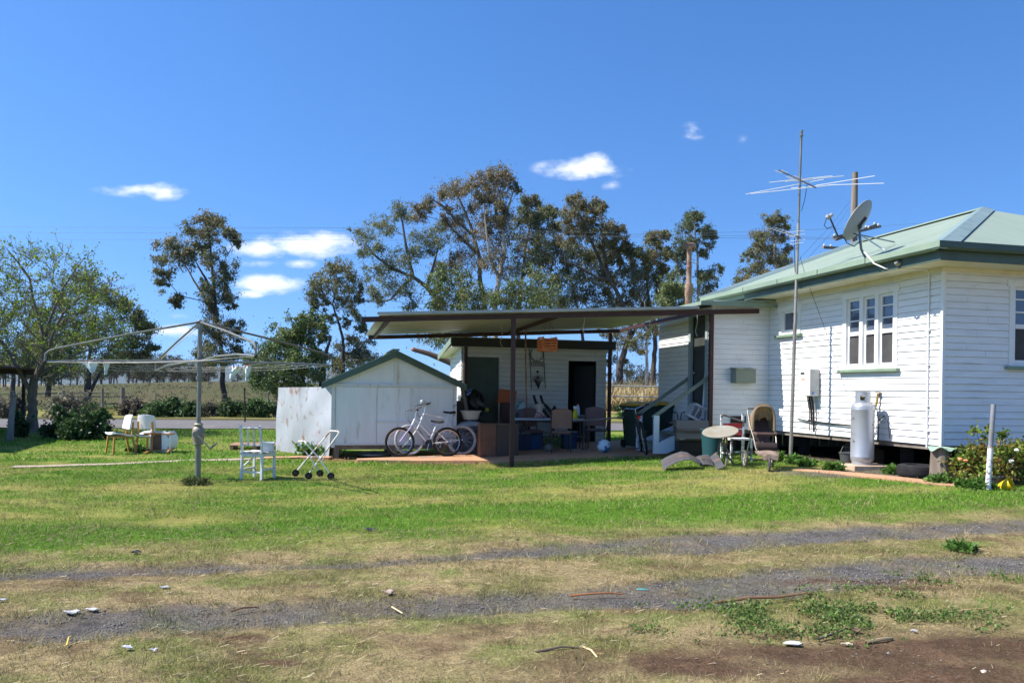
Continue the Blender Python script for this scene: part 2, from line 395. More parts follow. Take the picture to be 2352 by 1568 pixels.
slab_zone = sstep(15.3, 15.6, gy-.22*gx)*(1-sstep(20.5, 21, gy))*sstep(-5, -4, gx)*(1-sstep(4.5, 5, gx))
gzv = gzv-np.where(near, slab_zone*.035, 0)
nx, ny = len(xs), len(ys)
idx = np.arange(nx*ny).reshape(ny, nx)
quads = np.stack([idx[:-1, :-1], idx[:-1, 1:], idx[1:, 1:], idx[1:, :-1]], -1).reshape(-1, 4)
me = bpy.data.meshes.new('ground'); me.vertices.add(nx*ny); me.vertices.foreach_set('co', np.stack([gx, gy, gzv], 1).astype(np.float32).ravel())
me.loops.add(quads.size); me.loops.foreach_set('vertex_index', quads.astype(np.int32).ravel())
me.polygons.add(len(quads)); me.polygons.foreach_set('loop_start', np.arange(0, quads.size, 4, dtype=np.int32)); me.polygons.foreach_set('use_smooth', np.ones(len(quads), dtype=bool)); me.update(calc_edges=True)
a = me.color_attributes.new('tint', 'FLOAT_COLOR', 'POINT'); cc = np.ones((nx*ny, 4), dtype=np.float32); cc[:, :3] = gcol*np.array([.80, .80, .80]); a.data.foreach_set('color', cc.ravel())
def ground_mat():
    m = bpy.data.materials.new('soil'); m.use_nodes = True; nt = m.node_tree; L = nt.links; b = nt.nodes['Principled BSDF']
    b.inputs['Roughness'].default_value = .95; b.inputs['Specular IOR Level'].default_value = .1
    at_ = _n(nt, 'ShaderNodeAttribute', attribute_name='tint'); tc = _n(nt, 'ShaderNodeTexCoord')
    cur = at_.outputs['Color']
    for sc, lo, hi, dk, lt in ((75, .3, .7, .42, 1.55), (24, .3, .7, .68, 1.32), (9, .3, .7, .75, 1.22), (1.1, .35, .65, .88, 1.1)):
        nz = _n(nt, 'ShaderNodeTexNoise'); nz.inputs['Scale'].default_value = sc; nz.inputs['Detail'].default_value = 5; nz.inputs['Roughness'].default_value = .7; L.new(tc.outputs['Object'], nz.inputs['Vector'])
        mr = _n(nt, 'ShaderNodeMapRange'); mr.inputs['From Min'].default_value = lo; mr.inputs['From Max'].default_value = hi; mr.inputs['To Min'].default_value = dk; mr.inputs['To Max'].default_value = lt; L.new(nz.outputs['Fac'], mr.inputs['Value'])
        v = _n(nt, 'ShaderNodeVectorMath', operation='SCALE'); L.new(cur, v.inputs[0]); L.new(mr.outputs[0], v.inputs['Scale']); cur = v.outputs[0]
    L.new(cur, b.inputs['Base Color'])
    nz = _n(nt, 'ShaderNodeTexNoise'); nz.inputs['Scale'].default_value = 75; nz.inputs['Detail'].default_value = 6; nz.inputs['Roughness'].default_value = .75; L.new(tc.outputs['Object'], nz.inputs['Vector'])
    bp = _n(nt, 'ShaderNodeBump'); bp.inputs['Strength'].default_value = .9; bp.inputs['Distance'].default_value = .02; L.new(nz.outputs['Fac'], bp.inputs['Height']); L.new(bp.outputs['Normal'], b.inputs['Normal'])
    return m
me.materials.append(ground_mat()); ground = struct(bpy.data.objects.new('ground', me)); COL.objects.link(ground)

# the sealed road behind the yard
rb = MB()
def rd(u, v):
    s = -160+u*330; w = 29.9+v*7.0+.12*math.sin(s*.7)+.06*math.sin(s*2.9)
    x = s*math.cos(TH)-0*w; y = w+s*.17
    return (x, y, gz(x, y)+.03+.05*math.sin(v*PI))
rb.grid(rd, 330, 6)
M_road = mat('asphalt_old', (.16, .15, .15), .9, (.115, .11, .11), 2.0, .3, .7, bump=.5, bscale=60, c3=(.22, .18, .14), scale3=.6, lo3=.58, hi3=.75)
struct(rb.build('road', M_road))
# far hills
hb = MB()
for (x0, x1, y0, h, sd) in ((-2900, -300, 4200, 150, 1), (-5200, -1500, 5000, 95, 4), (-900, 3600, 5600, 70, 9)):
    n = 60
    def hf(u, v, x0=x0, x1=x1, y0=y0, h=h, sd=sd):
        x = x0+(x1-x0)*u; e = math.sin(PI*u)**.6*(.55+.9*float(fbm([u*4.0], [sd*1.3], sd)[0]-.3))
        return (x, y0+v*900, -4+h*e*math.sin(PI*min(1, v*1.0)))
    hb.grid(hf, n, 8)
struct(hb.build('hills', mat('hill_bush', (.045, .06, .04), .95, (.07, .08, .05), .01)))
# ================================================================ grass
M_blade = mat('grass_blade', (.1, .2, .03), .75, attr='tint', spec=.12, trans=.3)
def blades(y0, y1, dens, w, h, name_seed, half=.74):
    A = (y1*y1-y0*y0)*half+5.2*(y1-y0); n = int(A*dens)
    y = np.sqrt(RNG.uniform(y0*y0, y1*y1, n)); x = RNG.uniform(-1, 1, n)*(half*y+2.6)
    col, cov, hh = soil(x, y); keep = RNG.uniform(0, 1, n) < np.clip(cov*1.05-.03, 0, 1)
    blk = np.zeros(n, bool)
    for f in NO_GRASS: blk |= f(x, y)
    keep &= ~blk
    x, y, col, hh = x[keep], y[keep], col[keep], hh[keep]; n = len(x)
    z = ground_z(x, y)+(fbm(x*1.1, y*1.1, 77)-.5)*.05-.006
    an = RNG.uniform(0, 2*PI, n); le = RNG.uniform(0, 2*PI, n)
    H = h*hh*RNG.uniform(.45, 1.5, n); lean = H*RNG.uniform(.15, 1.5, n)
    dx = np.cos(an)*w/2; dy = np.sin(an)*w/2
    b1 = np.stack([x-dx, y-dy, z], 1); b2 = np.stack([x+dx, y+dy, z], 1)
    tp = np.stack([x+np.cos(le)*lean, y+np.sin(le)*lean, z+H], 1)
    V_ = np.stack([b1, b2, tp], 1).reshape(-1, 3)
    g = RNG.uniform(.72, 1.38, n)[:, None]*(1+RNG.normal(0, .07, (n, 3)))
    dry = (RNG.uniform(0, 1, n) < .13)[:, None]
    c = np.clip(col*g, .004, .8); c = np.where(dry, np.array([.42, .33, .16])[None]*g, c)
    return V_, c
NO_GRASS = []
def tufts(n, y0, y1, per, h, w, spread, half=.72, where=None):
    """rooted clumps of longer blades"""
    y = np.sqrt(RNG.uniform(y0*y0, y1*y1, n)); x = RNG.uniform(-1, 1, n)*(half*y+2.6)
    col, cov, hh = soil(x, y); pr = np.clip(fbm(x*1.7, y*2.6, 88)*1.7-.42, .04, 1)
    keep = RNG.uniform(0, 1, n) < np.clip(cov, 0, 1)*pr
    for f in NO_GRASS: keep &= ~f(x, y)
    x, y, col = x[keep], y[keep], col[keep]; n = len(x)
    k = RNG.integers(int(per*.4), int(per*1.5)+1, n); ci = np.repeat(np.arange(n), k); N = len(ci)
    sz = RNG.uniform(.5, 1.35, n)[ci]; r = spread*sz*np.sqrt(RNG.uniform(0, 1, N)); a = RNG.uniform(0, 2*PI, N)
    X = x[ci]+np.cos(a)*r; Y = y[ci]+np.sin(a)*r*.9; Z = ground_z(X, Y)+(fbm(X*1.1, Y*1.1, 77)-.5)*.05-.01
    H = h*sz*RNG.uniform(.4, 1.2, N); le = a+RNG.normal(0, .7, N); ln_ = H*RNG.uniform(.2, 1.3, N); an = RNG.uniform(0, 2*PI, N)
    dx, dy = np.cos(an)*w/2, np.sin(an)*w/2
    Vv = np.stack([np.stack([X-dx, Y-dy, Z], 1), np.stack([X+dx, Y+dy, Z], 1), np.stack([X+np.cos(le)*ln_, Y+np.sin(le)*ln_, Z+H], 1)], 1).reshape(-1, 3)
    tone = RNG.uniform(0, 1, n)
    base = np.where((tone < .40)[:, None], np.array([.115, .165, .036])[None], np.where((tone < .72)[:, None], np.array([.20, .20, .066])[None], np.array([.44, .36, .19])[None]))
    base = base*.65+col*.35
    c = base[ci]*RNG.uniform(.6, 1.45, N)[:, None]
    d_ = RNG.uniform(0, 1, N) < .2; c[d_] = np.array([.52, .43, .25])*RNG.uniform(.6, 1.2, d_.sum())[:, None]
    return Vv, np.clip(c, .004, .8)
def in_frame(c, th, x0, x1, y0, y1):
    ct, st = math.cos(th), math.sin(th)
    def f(x, y):
        a = (x-c[0])*ct+(y-c[1])*st; b = -(x-c[0])*st+(y-c[1])*ct
        return (a > x0) & (a < x1) & (b > y0) & (b < y1)
    return f
# ================================================================ trees
M_bark = mat('bark_dark', (.055, .045, .038), .95, (.12, .10, .085), 3.0, .4, .7, bump=.8, bscale=14, stretch=(1, 1, .25))
M_barkp = mat('bark_pale', (.50, .46, .40), .85, (.24, .20, .16), 1.2, .5, .62, bump=.3, bscale=10)
M_barkg = mat('bark_grey', (.20, .175, .15), .9, (.09, .075, .06), 2.0, .4, .65, bump=.6, bscale=16, stretch=(1, 1, .3))
def leaf_mat(name, tr=.32): return mat(name, (.06, .09, .03), .5, attr='tint', spec=.3, trans=tr)
M_euc = leaf_mat('gum_leaf', .36); M_bush = leaf_mat('bush_leaf', .25); M_young = leaf_mat('young_leaf', .45)
def leaves(centres, radii, per, ln, wd, cols, droop=.5, flat=.8):
    """leaf quads through the volume of each clump; centres (n,3) radii (n,)"""
    n = len(centres); cnt = np.maximum(3, (per*np.ones(n))).astype(int); N = int(cnt.sum())
    ci = np.repeat(np.arange(n), cnt)
    # sprigs: leaves gather round a few twig ends in each clump
    off = RNG.normal(0, 1, (N, 3)); off /= np.linalg.norm(off, axis=1)[:, None]+1e-9
    rr = RNG.uniform(0, 1, N)**.45; off *= rr[:, None]
    sp_ = 7; tw = RNG.normal(0, .55, (n, sp_, 3)); k = RNG.integers(0, sp_, N)
    o2 = tw[ci, k]+RNG.normal(0, .24, (N, 3))
    pick = RNG.uniform(0, 1, N) < .72
    off = np.where(pick[:, None], o2, off); st = RNG.uniform(0, 1, N) < .10; off = np.where(st[:, None], RNG.normal(0, .95, (N, 3)), off); off[:, 2] *= flat
    p = centres[ci]+off*radii[ci][:, None]
    d = RNG.normal(0, 1, (N, 3)); d[:, 2] -= droop*2.0; d /= np.linalg.norm(d, axis=1)[:, None]
    q = RNG.normal(0, 1, (N, 3)); w = np.cross(d, q); w /= np.linalg.norm(w, axis=1)[:, None]+1e-9
    l = ln*RNG.uniform(.6, 1.4, N)[:, None]; ww = wd*RNG.uniform(.6, 1.3, N)[:, None]
    a = p; b = p+d*l*.45+w*ww*.5; c = p+d*l; e = p+d*l*.45-w*ww*.5
    Vv = np.stack([a, b, c, e], 1).reshape(-1, 3)
    cols = np.array(cols); ck = RNG.integers(0, len(cols), n)
    # one tone per clump with leaf to leaf variation
    cm = cols[ck][ci]*.6+cols[RNG.integers(0, len(cols), N)]*.4
    cm = cm*RNG.uniform(.6, 1.5, N)[:, None]
    return Vv, np.clip(cm, .003, .6)
def skeleton(mb, chains, tips, r_tip, seg=7, grow=.5, lo=.25):
    """chains: list of polylines [(Vector,r)...]; every tip is reached by a limb leaving the nearest suitable node; limbs thicken with what they carry"""
    P, par, R0, plen = [], [], [], []
    def put(p, pa, r=None):
        P.append(Vector(p)); par.append(pa); R0.append(r); plen.append(0 if pa < 0 else plen[pa]+(P[pa]-P[-1]).length); return len(P)-1
    paths = []
    for ci, ch in enumerate(chains):
        pts = [p for p, r in ch]; rs = [r for p, r in ch]
        if ci == 0: cur = put(pts[0], -1, rs[0]); path = [cur]; st = 1
        else:
            near = min(range(len(P)), key=lambda i: (P[i]-pts[0]).length); path = [near]; cur = near; st = 0 if (P[near]-pts[0]).length > .3 else 1
        for i in range(st, len(pts)):
            k = 4; o = P[cur].copy(); rr = R0[cur] or rs[0]
            if ci and cur == path[0]: rr = min(rr, rs[0])
            for j in range(1, k+1):
                t = j/k; a = o.lerp(pts[i], t); jit = rs[i]*.3
                cur = put(a+Vector((random.uniform(-jit, jit), random.uniform(-jit, jit), 0)), cur, rr+(rs[i]-rr)*t); path.append(cur)
        paths.append(path)
    zlo = P[0].z+lo*(max(p.z for p in P)-P[0].z)
    order = sorted(tips, key=lambda c: min((c-p).length for p in P))
    for c in order:
        best = None; bs = 1e9
        for i, p in enumerate(P):
            if p.z < zlo: continue
            v = c-p; L_ = v.length
            if L_ < 1e-3: continue
            cost = L_*(1.0+1.3*max(0.0, .25-v.z/L_))+.22*plen[i]
            if cost < bs: bs = cost; best = i
        p = P[best]; L_ = (c-p).length
        mid = p.lerp(c, .5)+Vector((random.uniform(-.09, .09), random.uniform(-.09, .09), random.uniform(-.04, .12)))*L_
        q1 = p.lerp(mid, .5)+Vector((random.uniform(-.03, .03), 0, .03))*L_; q2 = mid.lerp(c, .5)+Vector((random.uniform(-.03, .03), 0, .02))*L_
        path = [best]
        for q in (q1, mid, q2, c): path.append(put(q, path[-1]))
        paths.append(path)
    cnt = [0]*len(P)
    for path in paths[len(chains):]:
        i = path[-1]
        while i >= 0: cnt[i] += 1; i = par[i]
    rad = [(R0[i] if R0[i] else r_tip*max(1, cnt[i])**grow) for i in range(len(P))]
    for k, path in enumerate(paths):
        r = [rad[i] for i in path]
        if k >= len(chains): r[0] = min(r[0], r[1]*1.15)
        elif k: r[0] = min(r[0], r[1]*1.2)
        mb.tube([P[i] for i in path], r, seg if k < len(chains) else 5, cap=k < len(chains))
EUC = [(.070, .080, .030), (.10, .098, .042), (.050, .065, .026), (.135, .105, .055), (.085, .100, .045)]
BUSHC = [(.045, .085, .022), (.060, .105, .026), (.035, .065, .020), (.09, .13, .035)]
def px_tree(name, label, cat, group, d, trunk, clumps, conv=lambda x, y: (x, y), sc=1.0, cols=EUC, bark=None, spread=.55, per=110, ln=.26, wd=.085, limbs=(), tr=.3, leaf=None, droop=.6, flat=.85, twigs=3, dens=1.0):
    """trunk [(px,py)...] from the ground up, clumps [(px,py,r)...], read off at distance d"""
    tp = [at(x, y, d) for x, y in trunk]
    base = tp[0].copy(); gzb = gz(base.x, base.y)
    base.z = gzb; tp[0].z = gzb-.15
    T = thing(name, label, cat, base, 0, group)
    H = max(.01, tp[-1].z-tp[0].z)
    ch = [[(p-base, max(.03, .8*tr*(1-.8*(i/(len(tp)-1))))) for i, p in enumerate(tp)]]
    for lb in limbs:
        lp = [at(x, y, d) for x, y in lb]
        dy = 0
        q = []
        dirn = random.choice((-1, 1))*random.uniform(.1, .4)
        for i, p in enumerate(lp):
            p = p+Vector((0, dirn*i*(lp[-1]-lp[0]).length/max(1, len(lp)), 0)); q.append((p-base, max(.025, tr*.45*(1-.75*i/(len(lp)-1)))))
        ch.append(q)
    cs, rs = [], []
    xs_ = [at(*conv(c[0], c[1]), d).x for c in clumps]; span = max(xs_)-min(xs_); mid = sum(xs_)/len(xs_)
    for (x, y, r) in clumps:
        p = at(*conv(x, y), d); rad = r*sc*d/F
        dep = math.sqrt(max(.05, 1-((p.x-mid)/(span*.55+1e-6))**2))*span*.5*spread
        dz = random.uniform(-dep, dep); k = (d+dz)/d
        # keep the place seen, move along depth
        p2 = Vector((p.x*k, p.y*k, EYE+(p.z-EYE)*k))
        cs.append(p2-base); rs.append(rad*k)
    mb = MB(); skeleton(mb, ch, cs, .017, grow=.46)
    for c, r in zip(cs, rs):
        for _ in range(twigs):
            e = c+Vector((random.gauss(0, .5), random.gauss(0, .5), random.gauss(.1, .4)))*r
            mb.tube([c-Vector((0, 0, r*.4)), c.lerp(e, .5)+Vector((0, 0, .06*r)), e], [.02, .014, .008], 4, cap=False)
    mb.build('trunk', bark or M_bark, T)
    C_ = np.array([tuple(c) for c in cs]); R_ = np.array(rs)
    # break the big clumps into smaller ones so the outline is ragged
    sub = []; sr = []
    for c, r in zip(C_, R_):
        m = 8
        for _ in range(m):
            o = RNG.normal(0, .64, 3); sub.append(c+o*r); sr.append(r*RNG.uniform(.42, .85))
    V_, cc_ = leaves(np.array(sub), np.array(sr), per*dens/8*6.6, ln*.68, wd*.82, [tuple(q*1.9 for q in c_) for c_ in cols], droop, flat)
    np_mesh('crown', V_, 4, leaf or M_euc, T, cc_)
    return T
zA = lambda x, y: (306.2+x*.2734, 477.7+y*.2734)
zB = lambda x, y: (784+x*.2578, 355.2+y*.2578)
zC = lambda x, y: (1225+x*.2187, 416.5+y*.2187)
zD = lambda x, y: (1531+x*.2734, 269.5+y*.2734)
GT = 'gum trees beyond the road'
px_tree('gum_tree', 'tall slender gum tree with a long bare limb reaching left, beside the clothes hoist pole', 'tree', GT, 62,
        [(516, 931), (513, 895), (510, 850), (506, 790), (497, 720), (491, 650), (485, 590), (480, 540)],
        [(600,110,60),(660,130,60),(720,150,55),(480,190,65),(560,200,70),(830,230,45),(870,285,36),(800,200,36),(290,330,65),(400,320,65),(220,430,55),(330,430,75),(430,460,70),(250,540,45),(240,640,45),(380,750,42),(360,790,30),(620,400,60),(700,420,60),(640,280,65),(780,500,55),(770,580,50),(720,640,50),(780,730,65),(840,800,36),(640,720,55),(660,790,55),(650,870,55),(690,970,55),(620,1100,75),(640,1200,85),(840,960,50),(850,1050,55),(860,1180,50),(800,1230,65),(540,1220,55),(740,1080,55),(700,1260,65),(600,980,40),(660,1280,40),(610,640,40),(480,380,40),(570,330,45)],
        zA, .2734, limbs=[[(503, 745), (480, 705), (455, 672), (432, 640), (412, 610), (395, 590)], [(494, 690), (470, 640), (450, 612), (430, 580)]], tr=.3, per=120, ln=.27, wd=.1)
px_tree('gum_tree', 'broad gum tree arching out to the left over the carport roof corner', 'tree', GT, 64,
        [(1052, 925), (1040, 800), (1006, 690), (980, 660), (949, 636), (897, 615), (861, 587), (841, 561)],
        [(520,440,50),(480,510,55),(560,560,60),(370,620,75),(440,680,65),(160,660,50),(210,720,55),(260,800,75),(340,810,55),(180,870,40),(320,640,55),(400,940,85),(500,900,80),(560,980,70),(620,900,75),(460,1000,60),(330,1020,55),(300,1080,65),(240,1180,55),(270,1240,45),(400,1080,75),(420,1180,65),(500,1220,65),(580,1160,75),(620,1230,60),(610,1330,45),(360,1280,40),(700,720,80),(780,740,85),(680,820,75),(760,860,65),(850,660,65),(900,740,65),(820,820,55)],
        zB, .2578, limbs=[[(949, 636), (936, 577), (928, 515), (918, 479)], [(980, 660), (1000, 600), (1010, 560)], [(949, 640), (925, 660), (900, 690), (870, 700)]], tr=.34, per=100, ln=.24, wd=.075, bark=M_barkg, cols=[(.085,.10,.042),(.12,.125,.06),(.06,.078,.032),(.105,.11,.05)])
px_tree('gum_tree', 'tall open gum tree with rounded tufts, just left of the highest crown', 'tree', GT, 66,
        [(1112, 920), (1114, 708), (1104, 646), (1101, 587), (1083, 525), (1062, 474), (1042, 432)],
        [(980,270,75),(920,320,65),(1010,320,60),(900,400,55),(790,420,55),(760,470,45),(690,500,55),(700,560,55),(1110,300,45),(960,480,45),(1040,560,60),(1100,520,75),(1180,480,65),(1000,620,65),(920,610,45),(1060,700,70),(1130,760,75),(1180,860,85),(1100,900,75),(1040,960,55),(1000,900,55),(880,1000,50),(940,1020,50)],
        zB, .2578, limbs=[[(1083, 540), (1050, 510), (1020, 480), (990, 462)], [(1095, 580), (1060, 545), (1030, 515), (1010, 490)]], tr=.33, per=105, ln=.26, wd=.085, bark=M_barkg, cols=[(.095,.085,.042),(.125,.10,.052),(.065,.075,.034),(.15,.115,.062)])
px_tree('gum_tree', 'highest gum tree of the clump, forked pale trunk and brownish crown', 'tree', GT, 63,
        [(1134, 915), (1137, 708), (1145, 639), (1158, 587), (1155, 535), (1140, 489), (1137, 445), (1145, 407)],
        [(1390,170,70),(1450,180,65),(1350,220,75),(1260,240,75),(1200,260,65),(1170,300,55),(1480,260,55),(1560,300,34),(1400,300,75),(1320,330,65),(1380,420,65),(1300,420,55),(1460,540,55),(1420,600,55),(1340,560,55),(1280,580,65),(1250,680,65),(1320,700,55),(1460,720,55),(1400,800,65),(1340,860,75),(1280,960,75),(1400,960,75),(1460,1040,65),(1230,370,40),(1440,450,40)],
        zB, .2578, limbs=[[(1145, 640), (1125, 590), (1118, 540), (1112, 480)], [(1155, 520), (1170, 470), (1180, 440)]], tr=.32, per=115, ln=.27, wd=.085, bark=M_barkp, cols=[(.115,.092,.055),(.145,.11,.068),(.08,.078,.04),(.10,.095,.05)])
px_tree('gum_tree', 'gum tree with thin upright branches, right of the highest crown', 'tree', GT, 67,
        [(1190, 915), (1192, 703), (1196, 651), (1207, 574), (1219, 510), (1212, 465)],
        [(1640,390,38),(1700,410,46),(1740,440,36),(1620,480,55),(1700,520,60),(1800,520,65),(1880,520,55),(1580,600,65),(1660,600,60),(1740,600,60),(1560,700,65),(1640,760,70),(1540,830,65),(1720,700,60),(1600,900,75),(1700,880,75),(1800,860,75),(1780,960,75),(1660,1000,85),(1560,1040,75),(1860,760,60),(1870,640,50)],
        zB, .2578, limbs=[[(1200, 640), (1230, 590), (1250, 540), (1262, 500)]], tr=.26, per=105, ln=.26, wd=.085, bark=M_barkg)
px_tree('gum_tree', 'low dense gum regrowth filling the space under the clump above the carport', 'tree', GT, 60,
        [(1085, 925), (1085, 850), (1080, 760), (1085, 700)],
        [(900,1270,90),(1000,1290,90),(850,1200,75),(1100,1240,85),(1180,1300,85),(1250,1200,75),(860,1080,75),(950,1080,75),(1080,1100,75),(1000,1180,80),(1500,1200,80),(1600,1240,85),(1750,1280,95),(1850,1200,90),(1480,1300,75),(1700,1120,85),(1380,1260,70),(1640,1330,80),(1300,1330,80),(820,1330,60),(1100,1380,120),(1450,1420,120),(1700,1440,120),(900,1420,90),(1250,1440,120),(780,1560,110),(900,1620,110),(1040,1640,110),(1850,1420,110)],
        zB, .2578, tr=.2, per=105, ln=.30, wd=.11, cols=[(.062,.088,.030),(.095,.10,.042),(.045,.066,.024),(.10,.125,.04)], bark=M_barkg)
px_tree('gum_tree', 'crowded gum tree with a leaning dark trunk seen in the gap beside the house steps', 'tree', GT, 61,
        [(1424, 925), (1423, 850), (1432, 808), (1446, 772), (1452, 740), (1400, 640), (1360, 560), (1335, 500), (1322, 470)],
        [(440,170,55),(400,220,55),(480,230,55),(520,270,55),(370,330,65),(440,350,75),(350,420,65),(430,470,75),(500,480,60),(360,540,65),(460,580,65),(340,620,60),(560,400,55),(640,360,55),(620,300,45),(640,240,42),(720,240,42),(700,280,36),(600,460,65),(620,540,60),(740,500,60),(800,490,55),(760,580,70),(720,640,60),(880,490,55),(940,500,42),(900,570,55),(860,640,50),(840,700,45),(820,760,45)],
        zC, .2187, limbs=[[(1440, 790), (1470, 740), (1480, 690), (1500, 640)], [(1400, 640), (1375, 640), (1320, 610), (1290, 600)], [(1400, 640), (1385, 560), (1395, 520)]], tr=.36, per=115, ln=.25, wd=.085, cols=[(.105,.09,.05),(.13,.105,.06),(.075,.08,.038),(.09,.095,.046)])
px_tree('gum_tree', 'dense shadowy gum thicket above the middle of the carport roof', 'tree', GT, 64,
        [(1345, 920), (1342, 800), (1330, 720), (1310, 640)],
        [(40,330,55),(120,340,55),(200,330,42),(60,430,65),(240,480,40),(80,640,75),(230,660,75),(300,720,75),(140,760,85),(60,860,95),(200,860,85),(320,900,85),(420,760,75),(520,720,85),(620,760,85),(700,720,75),(740,820,85),(600,880,95),(480,880,85),(680,960,85),(540,1010,95),(400,1010,95),(260,1040,95),(120,1040,95),(60,1180,95),(200,1200,95),(340,1200,95),(480,1180,95),(620,1150,95),(760,1100,95),(760,960,75),(860,1000,75),(820,1200,95),(100,1300,100),(300,1320,100),(500,1320,100),(700,1320,100),(860,1320,90)],
        zC, .2187, tr=.25, per=135, ln=.27, wd=.095, cols=[(.068,.085,.034),(.092,.098,.046),(.048,.064,.027),(.12,.105,.05)], bark=M_barkg)
px_tree('gum_tree', 'gum tree with tufted crown standing left of the rusty flue', 'tree', GT, 62,
        [(1503, 908), (1500, 850), (1504, 800), (1502, 745), (1490, 690), (1485, 640), (1495, 600)],
        [(980,680,45),(1000,720,45),(930,750,45),(1080,740,55),(1160,780,75),(1060,820,75),(1240,600,55),(1300,640,55),(1260,580,45),(1370,540,42),(1380,580,34),(1300,780,75),(1240,860,75),(1380,760,55),(1430,720,34),(1390,910,36),(1080,900,75),(980,940,75),(1180,920,65),(1320,980,55),(1300,1040,55),(1100,1020,85),(1200,1080,85),(1060,1150,85),(1180,1200,95),(1300,1180,85),(940,1120,85),(920,840,45),(1000,1280,90),(1180,1330,90)],
        zC, .2187, limbs=[[(1500, 770), (1515, 720), (1530, 680), (1535, 640)], [(1502, 745), (1470, 690), (1455, 650)]], tr=.30, per=125, ln=.26, wd=.09)
px_tree('gum_tree', 'light green bushy gum low between the flue and the carport roof edge', 'tree', GT, 58,
        [(1550, 905), (1550, 800), (1548, 700)],
        [(1440,1100,70),(1520,1120,70),(1400,1180,75),(1500,1230,85),(1380,1270,75),(1560,1180,55),(1460,1340,80),(1560,1330,70)],
        zC, .2187, tr=.16, per=170, ln=.24, wd=.1, cols=[(.10,.125,.05),(.13,.15,.06),(.075,.10,.04)], bark=M_barkg)
px_tree('gum_tree', 'white barked gum tree right behind the rusty flue', 'tree', GT, 68,
        [(1606, 905), (1605, 744), (1604, 657), (1602, 591), (1598, 539), (1594, 510)],
        [(1640,360,45),(1700,350,55),(1740,380,36),(1620,440,55),(1590,500,55),(1690,470,45),(1820,500,55),(1860,540,45),(1810,580,45),(1900,560,24),(1540,640,55),(1600,650,55),(1560,720,55),(1640,640,55),(1680,620,45),(1820,700,55),(1800,740,36),(1560,830,55),(1480,780,26),(1500,940,65),(1540,980,65),(1450,990,42),(1800,960,55),(1780,1000,55),(1910,950,55),(1850,1000,24),(1800,1120,75),(1880,1110,55),(1760,1160,55),(1600,1120,50)],
        zC, .2187, tr=.22, per=115, ln=.25, wd=.09, bark=M_barkp, cols=[(.062,.082,.038),(.085,.098,.05),(.048,.064,.03)])
px_tree('gum_tree', 'narrow gum tree behind the house roof, left of the antenna mast', 'tree', GT, 72,
        [(1786, 905), (1784, 612), (1777, 570), (1790, 530), (1788, 505)],
        [(930,850,45),(890,870,45),(960,860,34),(850,920,55),(820,990,55),(780,1000,34),(850,1060,65),(900,1000,45),(960,1000,34),(1010,920,24),(780,1060,34),(740,1120,55),(700,1160,45),(800,1140,55),(880,1120,45),(950,1190,45),(1010,1110,34),(1010,1200,34),(870,1230,55),(700,1290,55),(760,1260,55),(660,1320,50),(600,1370,34),(830,1280,55),(960,1260,34),(820,1350,70),(720,1370,60)],
        zD, .2734, tr=.2, per=110, ln=.27, wd=.09, bark=M_barkp)
px_tree('gum_tree', 'thin leafed gum tree rising behind the gable shed, left of the carport', 'tree', GT, 58,
        [(789, 915), (788, 850), (787, 780), (776, 735), (764, 700), (772, 660)],
        [(1680,480,45),(1740,500,65),(1820,530,55),(1850,590,55),(1660,570,55),(1580,620,55),(1520,660,45),(1500,740,50),(1560,720,65),(1640,680,65),(1720,640,65),(1800,680,55),(1880,680,45),(1900,760,34),(1520,830,34),(1600,780,45),(1720,760,55),(1800,780,55),(1870,860,42),(1780,930,42),(1640,930,34),(1900,940,42),(1940,1000,34),(1840,1080,42),(1740,1180,55),(1800,1240,65),(1760,1320,55),(1720,1280,45),(1860,1180,45),(1900,1250,70),(1950,1150,50),(1960,1250,70),(1700,1350,55)],
        zA, .2734, tr=.2, per=105, ln=.22, wd=.085)
px_tree('shade_tree', 'dark rounded tree with a thick leaning limb, just left of the gable shed', 'tree', GT, 52,
        [(735, 905), (745, 830), (760, 772)],
        [(1440,930,50),(1380,980,60),(1480,1000,60),(1560,960,50),(1600,1060,50),(1350,1060,62),(1260,1090,62),(1180,1130,72),(1100,1190,72),(1220,1200,80),(1320,1180,80),(1420,1120,80),(1500,1120,70),(1040,1260,72),(1140,1300,80),(1260,1300,90),(1380,1280,90),(1480,1240,80),(1060,1380,72),(1180,1400,80),(1300,1400,90),(1420,1400,80),(1520,1380,72),(1000,1320,50),(1560,1240,50),(1180,1490,65),(1300,1500,60),(1440,1480,60),(1060,1460,50)],
        zA, .2734, tr=.34, per=190, ln=.2, wd=.1, cols=[(.045,.08,.024),(.065,.105,.028),(.032,.058,.018),(.10,.125,.035),(.10,.10,.04)], leaf=M_bush, limbs=[[(700, 905), (690, 850), (680, 800)], [(660, 903), (650, 860), (640, 830)]])
px_tree('shade_tree', 'dark spreading tree behind the budding tree, over the left end of the hoist', 'tree', GT, 57,
        [(200, 925), (202, 880), (206, 820), (215, 760)],
        [(170,660,22),(200,650,22),(240,680,26),(265,700,23),(290,700,17),(250,730,28),(215,740,28),(300,740,26),(320,722,14),(333,755,15),(330,785,20),(343,798,10),(300,790,26),(260,790,28),(220,800,26),(180,780,26),(160,730,28),(140,700,22),(290,820,22),(250,830,20),(318,815,17),(130,760,26),(100,720,26),(100,790,28),(150,815,24)],
        tr=.34, per=210, ln=.2, wd=.1, cols=[(.05,.07,.024),(.075,.085,.03),(.036,.052,.018),(.11,.105,.04)], leaf=M_bush, limbs=[[(205, 900), (225, 860), (245, 820)]])
